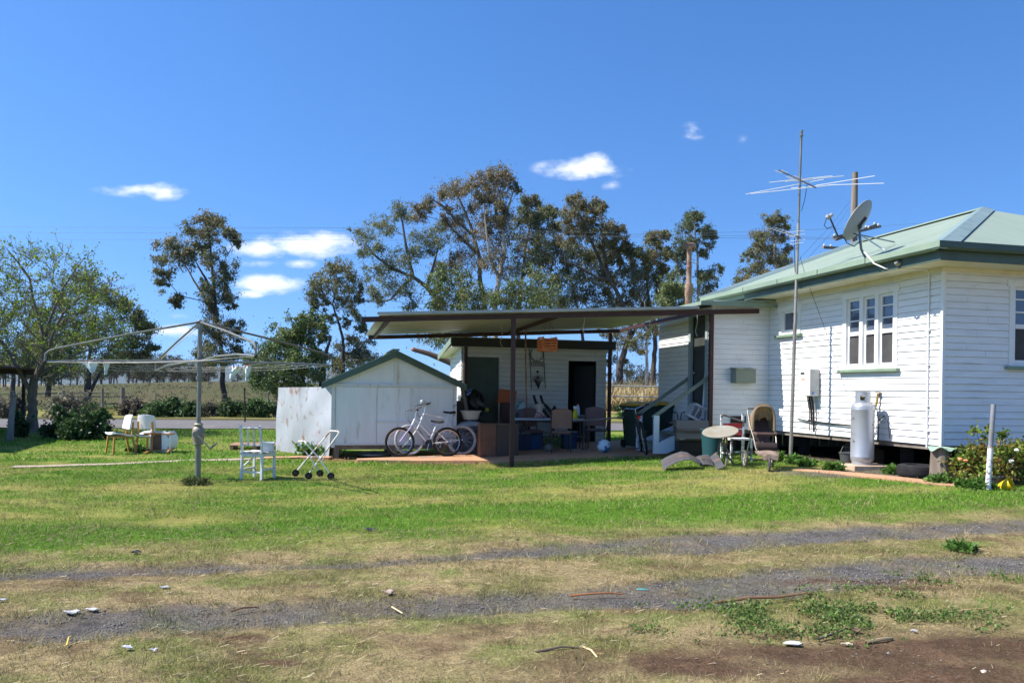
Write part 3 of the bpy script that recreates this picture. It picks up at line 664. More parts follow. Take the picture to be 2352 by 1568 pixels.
px_tree('shade_tree', 'dark tree at the far left edge behind the shed beam', 'tree', GT, 75,
        [(30, 900), (32, 840), (40, 780)],
        [(10,720,30),(50,700,28),(-30,720,35),(80,740,26),(40,760,32),(-20,780,34),(90,790,24),(10,810,28),(60,815,24),(-60,760,40),(-70,810,34)],
        tr=.3, per=200, ln=.24, wd=.11, cols=[(.05,.07,.026),(.07,.085,.032),(.04,.055,.02)], leaf=M_bush)
px_tree('shade_tree', 'dark scrubby tree low behind the trunk of the budding tree', 'tree', GT, 68,
        [(110, 905), (112, 860), (108, 800)],
        [(80,800,24),(110,780,26),(140,800,24),(100,830,26),(130,835,22),(70,845,22),(155,840,20),(60,820,20),(120,855,18),(90,860,18),(160,770,22),(50,790,24)],
        tr=.3, per=210, ln=.22, wd=.1, cols=[(.045,.06,.024),(.06,.072,.03),(.036,.048,.018)], leaf=M_bush)
px_tree('gum_tree', 'white trunked gum tree seen through the gap between laundry and house', 'tree', GT, 60,
        [(1484, 905), (1487, 850), (1485, 800), (1486, 740), (1480, 690)],
        [(1470,770,16),(1500,762,14),(1455,790,14),(1478,800,10),(1430,775,18),(1405,768,16),(1490,735,20),(1465,725,20)],
        tr=.2, per=110, ln=.22, wd=.08, bark=M_barkp)
px_tree('gum_tree', 'thin pale sapling gum at the left of the gap beside the laundry', 'tree', GT, 63,
        [(1415, 900), (1417, 850), (1418, 800), (1416, 760)],
        [(1408,775,13),(1425,762,14),(1400,800,12),(1402,825,10),(1430,830,10)],
        tr=.09, per=80, ln=.2, wd=.08, bark=M_barkp)

# the far treeline: repeated small gums, each with trunk and crown
def far_gum(seed, h=8.5):
    T = thing('far_gum_tree', 'x', 'tree', (0, 0, 0), 0, 'distant gum trees across the paddock')
    rs_ = random.Random(seed); mb = MB(); cs = []; rr = []
    mb.tube([(0, 0, -.2), (.1, 0, h*.3), (rs_.uniform(-.3, .3), 0, h*.6), (0, 0, h*.8)], [.2, .17, .12, .05], 6)
    for i in range(11):
        a = rs_.uniform(0, 2*PI); z = h*rs_.uniform(.42, .95); q = (1.0-abs(z/h-.66)*1.5)*h*.26
        c = Vector((math.cos(a)*q, math.sin(a)*q, z)); mb.tube([(0, 0, z*.72), c*.6+Vector((0, 0, z*.35)), c], [.07, .05, .03], 4, cap=False)
        cs.append(tuple(c)); rr.append(h*rs_.uniform(.09, .16))
    mb.build('trunk', M_bark, T)
    V_, c_ = leaves(np.array(cs), np.array(rr), 150, .36, .19, [(.070, .078, .040), (.090, .092, .048), (.052, .06, .03)], .4, .8)
    np_mesh('crown', V_, 4, M_euc, T, c_)
    return T
protos = [far_gum(i) for i in (3, 5, 8)]
fx = [(62, 205, .95), (8, 190, 1.0), (110, 215, .9), (140, 200, 1.0), (232, 190, .9), (262, 215, 1.05), (296, 190, 1.12), (312, 212, 1.2), (330, 182, 1.02), (345, 205, 1.15), (362, 190, .95), (377, 212, 1.18), (394, 196, 1.1), (408, 232, 1.1), (424, 250, 1.0), (441, 262, .95), (456, 250, .9), (473, 280, .95), (545, 240, .82), (585, 300, 1.0), (606, 210, .55), (625, 205, .6), (812, 130, .55), (832, 150, .7), (852, 140, .75), (1440, 120, .6), (1462, 130, .7), (1474, 112, .55), (1410, 140, .6), (1496, 125, .62)]
fx += [(x_+random.uniform(-8, 8), random.uniform(230, 330), random.uniform(.95, 1.4)) for x_ in range(-40, 500, 15)]
where = ['far left behind the shed post', 'left of the budding tree trunk', 'behind the budding tree', 'beside the clothes hoist arm', 'in the paddock treeline', 'beside the hoist pole', 'near the gable shed', 'seen in the gap by the house steps']
for i, (px, d, s) in enumerate(fx):
    p = spot(px, d)
    o = protos[i] if i < 3 else dup(protos[i % 3], p, random.uniform(0, 6.28), None, s)
    o.location = p; o.scale = (s, s, s); o.rotation_euler = (0, 0, random.uniform(0, 6.28))
    w = 'far left under the shed beam' if px < 50 else 'seen past the trunk of the budding tree' if px < 200 else 'behind the left end of the clothes hoist' if px < 320 else 'in the row left of the hoist pole' if px < 480 else 'right of the tall slender gum' if px < 700 else 'just above the gable shed roof' if px < 1000 else 'in the gap beside the house steps'
    o['label'] = 'small distant gum tree of the paddock treeline, '+w

# the budding tree at the left of the lawn (bare twigs, sparse new leaves)
def budding():
    d = 23.0; base = G(76, 993); d = base.y
    T = thing('budding_tree', 'nearly bare spreading tree with sparse bright new leaves at the left of the lawn', 'tree', base)
    tp = [at(x, y, d)-base for x, y in ((76, 993), (74, 945), (72, 905), (80, 868))]; tp[0].z = -.1
    mb = MB()
    ch = [[(tp[0], .19), (tp[1], .145), (tp[2], .14), (tp[3], .12)]]
    def limb(pts, r0, dep):
        q = []
        for i, (x, y) in enumerate(pts):
            p = at(x, y, d)-base; p.y += dep*i/(len(pts)-1); q.append((p, .62*r0*(1-.84*i/(len(pts)-1))))
        ch.append(q)
    limb([(72, 905), (58, 868), (40, 820), (10, 760), (-30, 700), (-60, 640)], .12, -.8)
    limb([(80, 872), (98, 820), (92, 760), (70, 690), (60, 640), (30, 600), (0, 565)], .12, .3)
    limb([(80, 872), (112, 820), (130, 770), (160, 720), (200, 690), (262, 650)], .11, -.6)
    limb([(84, 868), (130, 830), (190, 800), (240, 790), (280, 770)], .08, .9)
    limb([(98, 830), (100, 740), (120, 660), (140, 610), (150, 580)], .09, 1.1)
    limb([(70, 890), (30, 850), (-20, 830), (-80, 800)], .09, .8)
    limb([(88, 850), (150, 800), (180, 850), (210, 880)], .05, -.7)
    tips = []
    rs_ = random.Random(4)
    while len(tips) < 420:
        x = rs_.uniform(-150, 300); y = rs_.uniform(545, 870)
        q = ((x-70)/225)**2+((y-735)/175)**2
        if q > 1 or (y > 800 and rs_.random() < .55) or (q > .72 and rs_.random() < .35): continue
        p = at(x, y, d)-base; lim = 2.3*math.sqrt(max(.02, 1-q)); p.y += rs_.uniform(-lim, lim); tips.append(p)
    skeleton(mb, ch, tips, .0062, grow=.45)
    ends = []
    for t in tips:
        for _ in range(4):
            dirv = Vector((rs_.gauss(.1, .45), rs_.gauss(0, .45), rs_.gauss(.45, .4))).normalized()*rs_.uniform(.2, .62)
            e = t+dirv; mb.tube([t, t+dirv*.5+Vector((0, 0, -.02)), e], [.0065, .0055, .004], 4, cap=False); ends += [e, t+dirv*.55]
    mb.build('trunk', mat('bark_twiggy', (.115, .095, .075), .9, (.2, .175, .14), 4, .4, .7), T)
    E = np.array([tuple(e) for e in ends]); k = RNG.uniform(0, 1, len(E)) < .62; E = E[k]
    V_, c_ = leaves(E, np.full(len(E), .085), 6, .075, .05, [(.17, .25, .022), (.24, .31, .03), (.12, .19, .022)], .1, 1)
    np_mesh('crown', V_, 4, M_young, T, c_)
budding()

# shrubs, each a thing of its own
def shrub(label, px, py, wpx, hpx, cols, group, d=None, per=520, ln=.09, wd=.06, name='shrub', twig=True, base=None):
    b = base or (G(px, py) if d is None else spot(px, d)); d = b.y
    w = wpx*d/F/2; h = hpx*d/F*random.uniform(.72, 1.22)
    T = thing(name, label, 'shrub', b, 0, group); cs = []; rr = []
    mb = MB()
    for i in range(16):
        a = random.uniform(0, 2*PI); q = random.uniform(.05, .82); z = h*random.uniform(.12, .95)*(1-.45*q)
        c = Vector((math.cos(a)*q*w, math.sin(a)*q*w*.8, z)); cs.append(tuple(c)); rr.append(min(w, h)*random.uniform(.22, .42))
        mb.tube([(c.x*.1, c.y*.1, -.03), (c.x*.5, c.y*.5, z*.6), c, c+Vector((random.uniform(-.1, .1), random.uniform(-.1, .1), .25))*h*.6], [.018, .012, .007, .003], 4, cap=False)
    mb.build('stem', M_barkg, T)
    V_, c_ = leaves(np.array(cs), np.array(rr), per/16*1.6, ln, wd, cols, .1, .9)
    V_[:, 2] = np.maximum(V_[:, 2], .005)
    np_mesh('foliage', V_, 4, M_bush, T, c_)
    return T
DK = [(.040, .085, .022), (.060, .115, .028), (.03, .06, .018)]; MD = [(.075, .135, .038), (.115, .185, .05), (.05, .095, .03)]; GY_ = [(.14, .13, .085), (.20, .175, .12), (.09, .095, .055)]
GS = 'shrubs along the paddock fence'
shrub('grey green shrub on the fence line, second from the fence strainer post', 350, 957, 60, 42, MD, GS, per=2200, ln=.13, wd=.08)
shrub('round green shrub on the fence line left of the hoist pole', 395, 956, 70, 40, MD, GS, per=2200, ln=.13, wd=.08)
shrub('green shrub directly behind the hoist pole', 440, 957, 60, 38, DK, GS, per=2200, ln=.13, wd=.08)
shrub('dry twiggy shrub right of the hoist pole', 482, 956, 50, 36, GY_, GS, per=1500, ln=.14, wd=.06)
shrub('dark green shrub at the foot of the tall slender gum', 530, 957, 66, 44, DK, GS, per=2400, ln=.13, wd=.08)
shrub('pale green shrub between the slender gum and the tin sheet', 598, 958, 70, 46, MD, GS, per=2200, ln=.13, wd=.08)
shrub('brown dry shrub against the left edge of the tin sheet', 636, 957, 44, 42, GY_, GS, per=1500, ln=.14, wd=.06)
shrub('dead brown shrub at the foot of the fence strainer post', 308, 954, 60, 34, [(.10, .08, .06), (.15, .12, .09), (.06, .05, .04)], GS, per=1500, ln=.2, wd=.08)
shrub('pale dry bush behind the shed post at far left', 25, 962, 90, 58, GY_, GS, per=1700, ln=.14, wd=.06)
shrub('pale dry bush behind the budding tree trunk', 160, 960, 110, 62, GY_, GS, per=2400, ln=.14, wd=.06)
GL = 'dark shrubs under the budding tree'
shrub('dark leafy shrub right of the budding tree trunk', 130, 1006, 90, 80, DK, GL, per=1500, ln=.1, wd=.07)
shrub('tall dark shrub just behind the two white seated chairs', 222, 1008, 96, 92, DK, GL, per=2000, ln=.1, wd=.07)
shrub('low dark shrub between the two bigger ones under the budding tree', 178, 1010, 70, 50, DK, GL, per=1100, ln=.1, wd=.07)
shrub('small shrub at the foot of the grey timber post', 40, 1004, 44, 50, DK, GL, per=1500, ln=.1, wd=.07)
GG = 'green plants in the gap beside the laundry'
shrub('bright green weed clump in front of the rail fence, left', 1432, 962, 40, 26, [(.08, .17, .03), (.12, .22, .04), (.05, .11, .025)], GG, per=600, ln=.16, wd=.12)
shrub('bright green weed clump in front of the rail fence, nearer the bins', 1464, 962, 36, 30, [(.08, .17, .03), (.12, .22, .04), (.05, .11, .025)], GG, per=600, ln=.16, wd=.12)
shrub('dark scrub behind the rail fence', 1450, 945, 110, 26, DK, GG, per=2400, ln=.13, wd=.08)
# ================================================================ buildings
M_white = mat('weatherboard_white', (.80, .80, .79), .55, (.70, .69, .66), 3.0, .45, .75, bump=.12, bscale=30, stretch=(.6, .6, 3), c3=(.55, .50, .42), scale3=5, lo3=.66, hi3=.82)
M_cream = mat('soffit_cream', (.72, .68, .55), .6, (.52, .45, .30), 2.0, .5, .75)
M_dgreen = mat('fascia_green', (.075, .115, .088), .5, (.06, .09, .07), 3)
M_lgreen = mat('trim_green', (.22, .30, .21), .5, (.18, .25, .18), 4)
M_sash = mat('sash_white', (.78, .78, .77), .5, (.62, .60, .56), 9, .6, .75)
M_shade_grime = mat('lap_shade_grime', (.52, .51, .49), .9, (.34, .33, .31), 3, .4, .65)  # grime tone that also paints in the lap shadow lines
M_glass = mat('window_glass', (.085, .11, .16), .06, spec=.9)  # blue base colour stands in for reflected sky
M_screen = mat('fly_screen', (.05, .048, .048), .7, (.075, .072, .07), 3)
M_dark = mat('dark_gap', (.02, .02, .02), .9)
M_wood_old = mat('timber_weathered', (.17, .14, .115), .9, (.28, .24, .20), 3, .4, .65, bump=.5, bscale=20, stretch=(1, 1, .2))
M_roofA = corr_mat('roof_green', (.29, .355, .275), (.225, .285, .22), 1, strength=1.0, rust=(.23, .24, .20))
M_roofB = corr_mat('roof_green_end', (.285, .35, .27), (.25, .31, .24), 0, strength=.55)
M_hip = mat('ridge_cap_metal', (.23, .31, .29), .45, (.16, .22, .22), 2)
M_gut = mat('gutter_green', (.24, .31, .23), .45, (.205, .27, .20), 2)
M_alu = mat('galvanised', (.42, .43, .44), .42, (.33, .33, .33), 5, .4, .65, metal=.75)
M_pipegrey = mat('pipe_grey', (.36, .37, .37), .5)
M_blk = mat('black_plastic', (.018, .018, .02), .5)
M_rust = mat('rusty_iron', (.20, .085, .045), .85, (.34, .25, .18), 3.0, .42, .62, bump=.4, bscale=30, c3=(.12, .045, .03), scale3=6, lo3=.55, hi3=.7)
M_steelbrown = mat('primer_brown_steel', (.062, .026, .022), .6, (.045, .02, .018), 4)
M_conc = mat('concrete_red', (.50, .27, .15), .9, (.42, .24, .145), 2.0, .4, .65, bump=.25, bscale=60, c3=(.24, .17, .12), scale3=1.2, lo3=.55, hi3=.72)
M_concg = mat('concrete_plain', (.42, .33, .25), .9, (.34, .27, .20), 2.5, .4, .65, bump=.25, bscale=60, c3=(.23, .17, .12), scale3=1.0, lo3=.55, hi3=.7)

def boards(mb, fn, s0, s1, z0, z1, ops=(), pitch=.107, lap=.015):
    k = 0; z = z0
    while z < z1-.01:
        zt = min(z+pitch, z1); jit = random.uniform(-.002, .003)
        cuts = sorted({z, zt, zt-.007, *[q for o in ops for q in (o[2], o[3]) if z+.002 < q < zt-.002]})
        for a, b in zip(cuts[:-1], cuts[1:]):
            iv = [(s0, s1)]
            for (oa, ob, oc, od) in ops:
                if oc < (a+b)/2 < od:
                    nv = []
                    for p, q in iv:
                        if ob <= p or oa >= q: nv.append((p, q)); continue
                        if oa > p: nv.append((p, oa))
                        if ob < q: nv.append((ob, q))
                    iv = nv
            for p, q in iv:
                n = max(1, int((q-p)/.9)); xs_ = [p+(q-p)*i/n for i in range(n+1)]
                oa_ = lap*(1-(a-z)/pitch)+.003; ob_ = lap*(1-(b-z)/pitch)+.003
                wob = [jit+random.uniform(-.0025, .0025) for _ in xs_]
                vs = [fn(x, oa_+w, a) for x, w in zip(xs_, wob)]+[fn(x, max(.002, ob_+w*.3), b) for x, w in zip(xs_, wob)]
                mb.mi = 1 if abs(b-zt) < 1e-6 else 0  # top strip darkened as painted shade under the next lap
                m = len(xs_); fs = [(i, i+1, m+i+1, m+i) for i in range(m-1)]
                if a == z:
                    vs += [fn(x, .0, a) for x in xs_]; fs += [(2*m+i, 2*m+i+1, i+1, i) for i in range(m-1)]
                mb.add(vs, fs)
                if b < zt-1e-4 and q-p > 1.2 and random.random() < .5:
                    xj = random.uniform(p+.3, q-.3); mb.mi = 1; mb.add([fn(xj, oa_+.006, a), fn(xj+.004, oa_+.006, a), fn(xj+.004, ob_+.006, b), fn(xj, ob_+.006, b)], [(0, 1, 2, 3)]); mb.mi = 0
        z += pitch
    mb.mi = 0
H0 = Vector((6.68, 12.34, 0))
house = thing('house', 'white weatherboard house on low stumps with a pale green iron hip roof', 'house', H0, TH)
ZB, ZT = .74, 3.55
big = (1.00, 2.40, 1.97, 3.26); small = (3.78, 4.52, 2.74, 3.24); rgt = (1.24, 3.1, 2.0, 3.27)
# walls: left side, front (right), wing
w = MB(); boards(w, lambda s, o, z: (-o, s, z), 0, 4.94, ZB, ZT, [big, small]); w.build('wall', [M_white, M_shade_grime], house, smooth=False)
M_streak = mat('pale_streak', (.86, .86, .86), .6)  # pale strips along the lap edges near the corner
w = MB()
for k in range(26):
    z = random.uniform(.85, 2.2); s0 = random.uniform(.05, .5)+max(0, 1.6-z)*.5; l_ = random.uniform(.1, .55); w.box((s0+l_/2, -.0205, ZB+.107*round((z-ZB)/.107)+.004), (l_, .006, .006))
w.build('pale_lap_streak', M_streak, house, smooth=False)
w = MB(); boards(w, lambda s, o, z: (s, -o, z), 0, 8.6, ZB, ZT, [rgt]); w.build('wall', [M_white, M_shade_grime], house, smooth=False)
w = MB(); boards(w, lambda s, o, z: (s, 4.94-o, z), -1.33, 0, ZB, 3.48); w.build('wall', [M_white, M_shade_grime], house, smooth=False)
door_o = (5.22, 5.92, .95, 3.2)
w = MB(); boards(w, lambda s, o, z: (-1.33-o, s, z), 4.94, 7.7, ZB, 3.35, [door_o]); w.build('wall', [M_white, M_shade_grime], house, smooth=False)
w = MB(); w.span((-1.33, 7.68, ZB), (0, 7.7, 3.35)); w.span((-.02, 7.7, ZB), (0, 6.6, 3.5)); w.span((0, 6.58, ZB), (8.6, 6.6, 3.55)); w.span((8.58, 0, ZB), (8.6, 6.6, 3.55)); w.build('wall', M_white, house, smooth=False)
w = MB(); w.span((.02, .02, ZB-.08), (8.58, 6.57, ZB+.02)); w.span((-1.31, 4.96, ZB-.08), (.0, 7.67, ZB+.02)); w.span((.02, .02, 3.50), (8.58, 6.57, 3.545)); w.span((-1.31, 4.96, 3.30), (-.03, 7.67, 3.33)); w.build('floor', M_wood_old, house, smooth=False)
# corner boards
w = MB(); w.box((-.018, -.018, (ZB+ZT)/2-.01), (.05, .05, ZT-ZB+.02)); w.build('corner_board', M_sash, house, smooth=False)
w = MB(); w.box((-1.348, 4.922, (ZB+3.45)/2), (.05, .05, 3.45-ZB)); w.build('corner_board', M_sash, house, smooth=False)
# windows
def window(kind, op, face, parts=3):
    a, b, c, d = op
    def P(s, o, z): return (-o, s, z) if face == 'l' else (s, -o, z)
    def bx(mb, s0, s1, o0, o1, z0, z1): mb.span(P(s0, o0, z0), P(s1, o1, z1))
    fr = MB(); t = .085
    bx(fr, a-.02, a+t, -.06, .03, c, d); bx(fr, b-t, b+.02, -.06, .03, c, d); bx(fr, a-.06, b+.06, -.06, .034, d-.005, d+.10); bx(fr, a+t, b-t, -.06, .028, c, c+.04)
    n = parts; wv = (b-a-2*t)/n
    for i in range(1, n): bx(fr, a+t+i*wv-.045, a+t+i*wv+.045, -.06, .03, c+.04, d-.005)
    win = fr.build('window', M_sash, house, smooth=False)
    for i in range(n):
        s0 = a+t+i*wv+(.045 if i else 0); s1 = a+t+(i+1)*wv-(.045 if i < n-1 else 0)
        sh = MB(); zc = c+.04; zm = c+(d-c)*.5 if kind != 'small' else None
        u0 = s0+.045; u1 = s1-.045
        bx(sh, s0, u0, -.05, -.012, zc, d-.005); bx(sh, u1, s1, -.05, -.012, zc, d-.005); bx(sh, u0, u1, -.05, -.012, d-.055, d-.005); bx(sh, u0, u1, -.05, -.012, zc, zc+.06)
        if zm:
            bx(sh, u0, u1, -.052, -.008, zm-.035, zm+.035)
            for q in (.36, .68): bx(sh, u0, u1, -.046, -.016, zm+(d-zm)*q-.012, zm+(d-zm)*q+.012)
        sh.build('sash', M_sash, win, smooth=False)
        g = MB(); bx(g, u0-.004, u1+.004, -.044, -.038, (zm+.03) if zm else zc+.05, d-.05); g.build('pane', M_glass, win, smooth=False)
        if zm:
            g = MB(); bx(g, u0-.004, u1+.004, -.040, -.034, zc+.055, zm-.03); bx(g, u0+.03, u0+.05, -.034, -.03, zc+.055, zm-.1); g.build('fly_screen', M_screen, win, smooth=False)
    s_ = MB(); bx(s_, a-.09, b+.09, .003, .095, c-.055, c-.004); s_.build('sill', M_lgreen, win, smooth=False, bevel=.006)
    cu = MB()
    for i in range(18):
        q0 = a+(b-a)*i/18; bx(cu, q0, q0+(b-a)/18*.8, -.16-.012*(i % 2), -.145-.012*(i % 2), c, d)
    cu.build('curtain', mat('curtain_grey', (.30, .29, .29), .9), win, smooth=False)
window('big', big, 'l'); window('small', small, 'l', 1); window('right', rgt, 'f', 3)
# roof: hip at the front, gable at the far end
ez = 3.72; rz_ = 5.42; x0, x1, y0, y1 = -.6, 9.0, -.6, 7.0; xr = 4.0; ya = 3.4
A = (x0, y0, ez); B = (x1, y0, ez); C_ = (x1, y1, ez); D_ = (x0, y1, ez); P1 = (xr, ya, rz_); P2 = (xr, y1, rz_)
def slab(pts, mt, name, parent, th=.03):
    m = MB(); n = len(pts); lo = [(p[0], p[1], p[2]-th) for p in pts]
    m.add(list(pts)+lo, [tuple(range(n)), tuple(range(2*n-1, n-1, -1))]+[(i, (i+1) % n, (i+1) % n+n, i+n) for i in range(n)])
    return m.build(name, mt, parent, smooth=False)
roof = slab([A, P1, P2, D_], M_roofA, 'roof', house)
slab([B, C_, P2, P1], M_roofA, 'roof', house); slab([(A[0]+.0, A[1], A[2]+.002), (B[0], B[1], B[2]+.002), (P1[0], P1[1], P1[2]+.002)], M_roofB, 'roof', house)
m = MB(); m.add([(D_[0], D_[1]-.02, ez-.1), (x1, y1-.02, ez-.1), (xr, y1-.02, rz_-.03)], [(0, 1, 2)]); m.build('gable_wall', M_white, house, smooth=False)
# ridge and hip capping
def cap(a, b, wd=.17):
    a = Vector(a)+Vector((0, 0, .02)); b = Vector(b)+Vector((0, 0, .02)); d = (b-a).normalized(); s = d.cross(Vector((0, 0, 1))).normalized(); up = s.cross(d)
    m = MB(); vs = []
    for p in (a, b):
        for q, h in ((-wd, -wd*.27), (-.05, .012), (0, .035), (.05, .012), (wd, -wd*.27)): vs.append(p+s*q+up*h)
    m.add(vs, [(i, i+1, i+6, i+5) for i in range(4)]); return m
cap(A, P1, .2).build('ridge_cap', M_hip, roof, smooth=False); cap(P1, (P2[0], P2[1]+.05, P2[2])).build('ridge_cap', M_gut, roof, smooth=False)
b_ = MB(); b_.bar((D_[0], D_[1]+.02, ez+.03), (P2[0], P2[1]+.02, rz_+.03), .03, .12); b_.build('barge_flashing', mat('barge_white', (.75, .78, .74), .4), roof, smooth=False)
# gutters and fascia
g = MB(); prof = [(-.12, .06), (-.125, -.03), (-.10, -.06), (0, -.06), (0, .0), (-.012, .0), (-.014, -.045), (-.10, -.045), (-.108, .06)]
g.prism([(x0+p, ez-.02+q) for p, q in prof], y0-.12, y1, 'y'); gl = g.build('gutter', M_gut, roof, smooth=False)
g = MB(); g.prism([(y0+p, ez-.02+q) for p, q in prof], x0-.12, x1, 'x'); g.build('gutter', M_dgreen, roof, smooth=False)
f = MB(); f.span((x0+.0, y0, 3.50), (x0+.025, 4.95, ez-.085)); f.build('fascia', M_dgreen, house, smooth=False)
f = MB(); f.span((x0+.025, y0, 3.50), (x1, y0+.025, ez-.085)); f.build('fascia', M_dgreen, house, smooth=False)
f = MB(); f.span((x0, 4.95, 3.55), (x0+.025, y1, ez-.085)); f.build('fascia', M_gut, house, smooth=False)
s_ = MB(); s_.span((x0+.026, y0+.026, 3.512), (-.0, 4.90, 3.525)); s_.span((.0, y0+.026, 3.512), (x1-.02, -.0, 3.525)); s_.build('soffit', M_cream, house, smooth=False)
tr_ = MB(); tr_.span((-.045, .0, 3.44), (-.0, 4.92, 3.511)); tr_.span((-.045, -.045, 3.44), (8.6, -.0, 3.511)); tr_.build('cornice', M_cream, house, smooth=False)
for yy in (.9, 2.2, 3.5, 4.8):
    m = MB(); m.tube([(x0-.128, yy, ez-.09), (x0-.128, yy, ez+.03), (x0, yy, ez+.05)], .006, 5); m.build('gutter_strap', M_dgreen, gl)
# wing skillion roof
slab([(-1.76, 4.62, 3.40), (-.02, 4.62, 3.50), (-.02, 7.9, 3.50), (-1.76, 7.9, 3.40)], M_roofB, 'wing_roof', house, .03)
f = MB(); f.span((-1.77, 4.60, 3.33), (-.03, 4.615, 3.415)); f.span((-1.785, 4.6, 3.33), (-1.765, 7.9, 3.405)); f.build('wing_fascia', M_gut, house, smooth=False)
# door in the wing
d = MB(); a, b, c, e = door_o
d.span((-1.37, a-.10, c-.1), (-1.30, a, e+.09)); d.span((-1.37, b, c-.1), (-1.30, b+.10, e+.09)); d.span((-1.37, a, e), (-1.30, b, e+.09)); dj = d.build('door_frame', mat('frame_bluegrey', (.30, .35, .36), .6), house, smooth=False)
d = MB(); d.span((-1.28, a, c), (-1.24, b, e)); dr = d.build('door', mat('door_dark', (.045, .05, .048), .5, (.06, .065, .06), 3), house, smooth=False)
d = MB(); d.ball((-1.31, b-.08, 1.95), .035); d.build('handle', M_alu, dr)
d = MB(); d.box((-1.36, a+.02, 1.45), (.035, .05, 1.2), (0, .06, .02)); d.build('door_stay', M_sash, house, smooth=False)
M_stumpd = mat('stump_shaded', (.045, .04, .037), .9)  # stump colour darkened to stand for the shade under the floor
# stumps, floor vent, downpipe conduit
for (x, y) in ((.35, .35), (.8, 1.7), (.8, 3.3), (.8, 4.8), (-.6, 5.4), (-1.1, 7.4), (1.8, .6), (3.4, .6), (5.2, .6), (2, 2), (4, 2), (2, 4.5), (4, 4.5)):
    m = MB(); g_ = gz(*(H0+U*x+V*y).xy); m.lathe([(.115, g_-.2), (.115, ZB-.085)], (x, y, 0), 10); m.build('stump', M_stumpd, house)
m = MB(); m.span((-.9, 4.905, .88), (-.55, 4.935, 1.03)); 
for i in range(5): m.span((-.9, 4.895, .885+i*.03), (-.55, 4.905, .90+i*.03))
m.build('floor_vent', mat('vent_rust', (.06, .035, .028), .8), house, smooth=False)
m = MB(); m.tube([(-.035, .27, .69), (-.035, .27, 3.44), (-.06, .27, 3.50), (-.42, .30, 3.505), (-.62, .55, 3.54), (-.74, .66, 3.63), (-.76, .82, 3.80), (-.70, .95, 3.86)], .013, 8)
for z in (.95, 1.35, 2.0, 2.55, 3.1): m.box((-.04, .27, z), (.03, .07, .018))
m.build('cable_conduit', M_sash, house)
m = MB(); m.lathe([(.04, 0), (.05, .06), (.03, .09)], (-.66, .25, 3.60), 10, Matrix.Rotation(R(120), 3, 'Y')); m.build('eave_light', M_alu, house)
m = MB()
for i in range(34): m.span((.1+i*.25, 6.50, .02), (.1+i*.25+.235, 6.52, ZB-.08))
m.build('added_base_boards', M_wood_old, house, smooth=False)  # skirt boards added at back and right to keep the underfloor dark
m = MB()
for i in range(26): m.span((8.50, .1+i*.25, .02), (8.52, .1+i*.25+.235, ZB-.08))
m.build('added_base_boards', M_wood_old, house, smooth=False)
# under-house rubbish (dark boards and barrels half seen between the stumps)
def place(x, y): 
    p = H0+U*x+V*y; p.z = gz(p.x, p.y); return p
t = thing('drum', 'dark drum standing under the house floor right of the mast', 'drum', place(.55, 2.75), TH); m = MB(); m.lathe([(.16, 0), (.2, .02), (.2, .2), (.205, .21), (.2, .22), (.19, .38), (.15, .39)], n=18); m.build('body', mat('drum_dark', (.05, .05, .055), .7), t); m = MB(); m.lathe([(.17, .39), (.17, .41)], n=18); m.build('lid', M_blk, t)
t = thing('box', 'brown box under the house behind the plants, left of the gas bottle', 'box', place(.4, 2.15), TH+.2); m = MB(); m.box((0, 0, .13), (.34, .3, .26)); m.build('body', mat('box_dark', (.13, .09, .06), .9), t, smooth=False); m = MB(); m.box((0, -.08, .275), (.34, .14, .02), (.3, 0, 0)); m.build('flap', mat('box_dark2', (.15, .10, .07), .9), t, smooth=False)

# flue
ft = MB(); fb = Vector((-.95, 6.9, 0))
fc = MB(); fc.lathe([(.085, 3.3), (.085, 3.78), (.095, 3.80), (.095, 4.02), (.09, 4.06), (.06, 4.12), (.06, 4.46), (.066, 4.47), (.066, 4.50), (.055, 4.51), (.055, 4.93)], fb, 16)
fo = fc.build('flue', M_rust, house)
m = MB(); m.tube([fb+Vector((-.15, -.10, 4.96)), fb+Vector((.14, .09, 5.0))], .085, 14, cap=False); m.lathe([(.055, 4.90), (.06, 4.96)], fb, 12, cap=False); m.tube([fb+Vector((.138, .088, 5.0)), fb+Vector((.142, .092, 5.0))], .084, 14); m.build('cowl', M_rust, fo); m = MB(); m.tube([fb+Vector((-.152, -.1015, 4.9597)), fb+Vector((.1, .06, 4.99))], .081, 14, cap=True); m.build('cowl_mouth', M_dark, fo)

# ---------------------------------------------------------------- laundry
LB = Vector((0, 15.7, 0))+U*(-.15)+V*5.0; LB.z = 0
laun = thing('laundry_shed', 'white weatherboard laundry shed behind the carport with two doorways', 'shed', LB, TH)
M_lwhite = mat('laundry_white', (.66, .64, .58), .65, (.54, .52, .46), 3.0, .45, .7, stretch=(.6, 1, 3))
M_lin_shade = mat('laundry_inside_shade', (.055, .06, .06), .9)  # near-black colour stands for the unlit room behind the doorway
LW, LD = 3.94, 1.85; dl = (.06, .98, .12, 2.36); drr = (2.87, 3.66, .12, 2.32)
w = MB(); boards(w, lambda s, o, z: (s, -o, z), 0, LW, .10, 2.66, [dl, drr], .118, .026); w.build('wall', [M_lwhite, mat('laundry_shade_grime', (.16, .155, .145), .9)], laun, smooth=False)  # darker grime lines double as painted lap shadows
w = MB(); boards(w, lambda s, o, z: (-o, LD-s, z), 0, LD, .10, 2.66); w.build('wall', [M_white, M_shade_grime], laun, smooth=False)
w = MB(); w.span((.01, LD-.02, .1), (LW, LD, 2.5)); w.span((LW-.02, .01, .1), (LW, LD-.02, 2.5)); w.build('wall', M_white, laun, smooth=False)
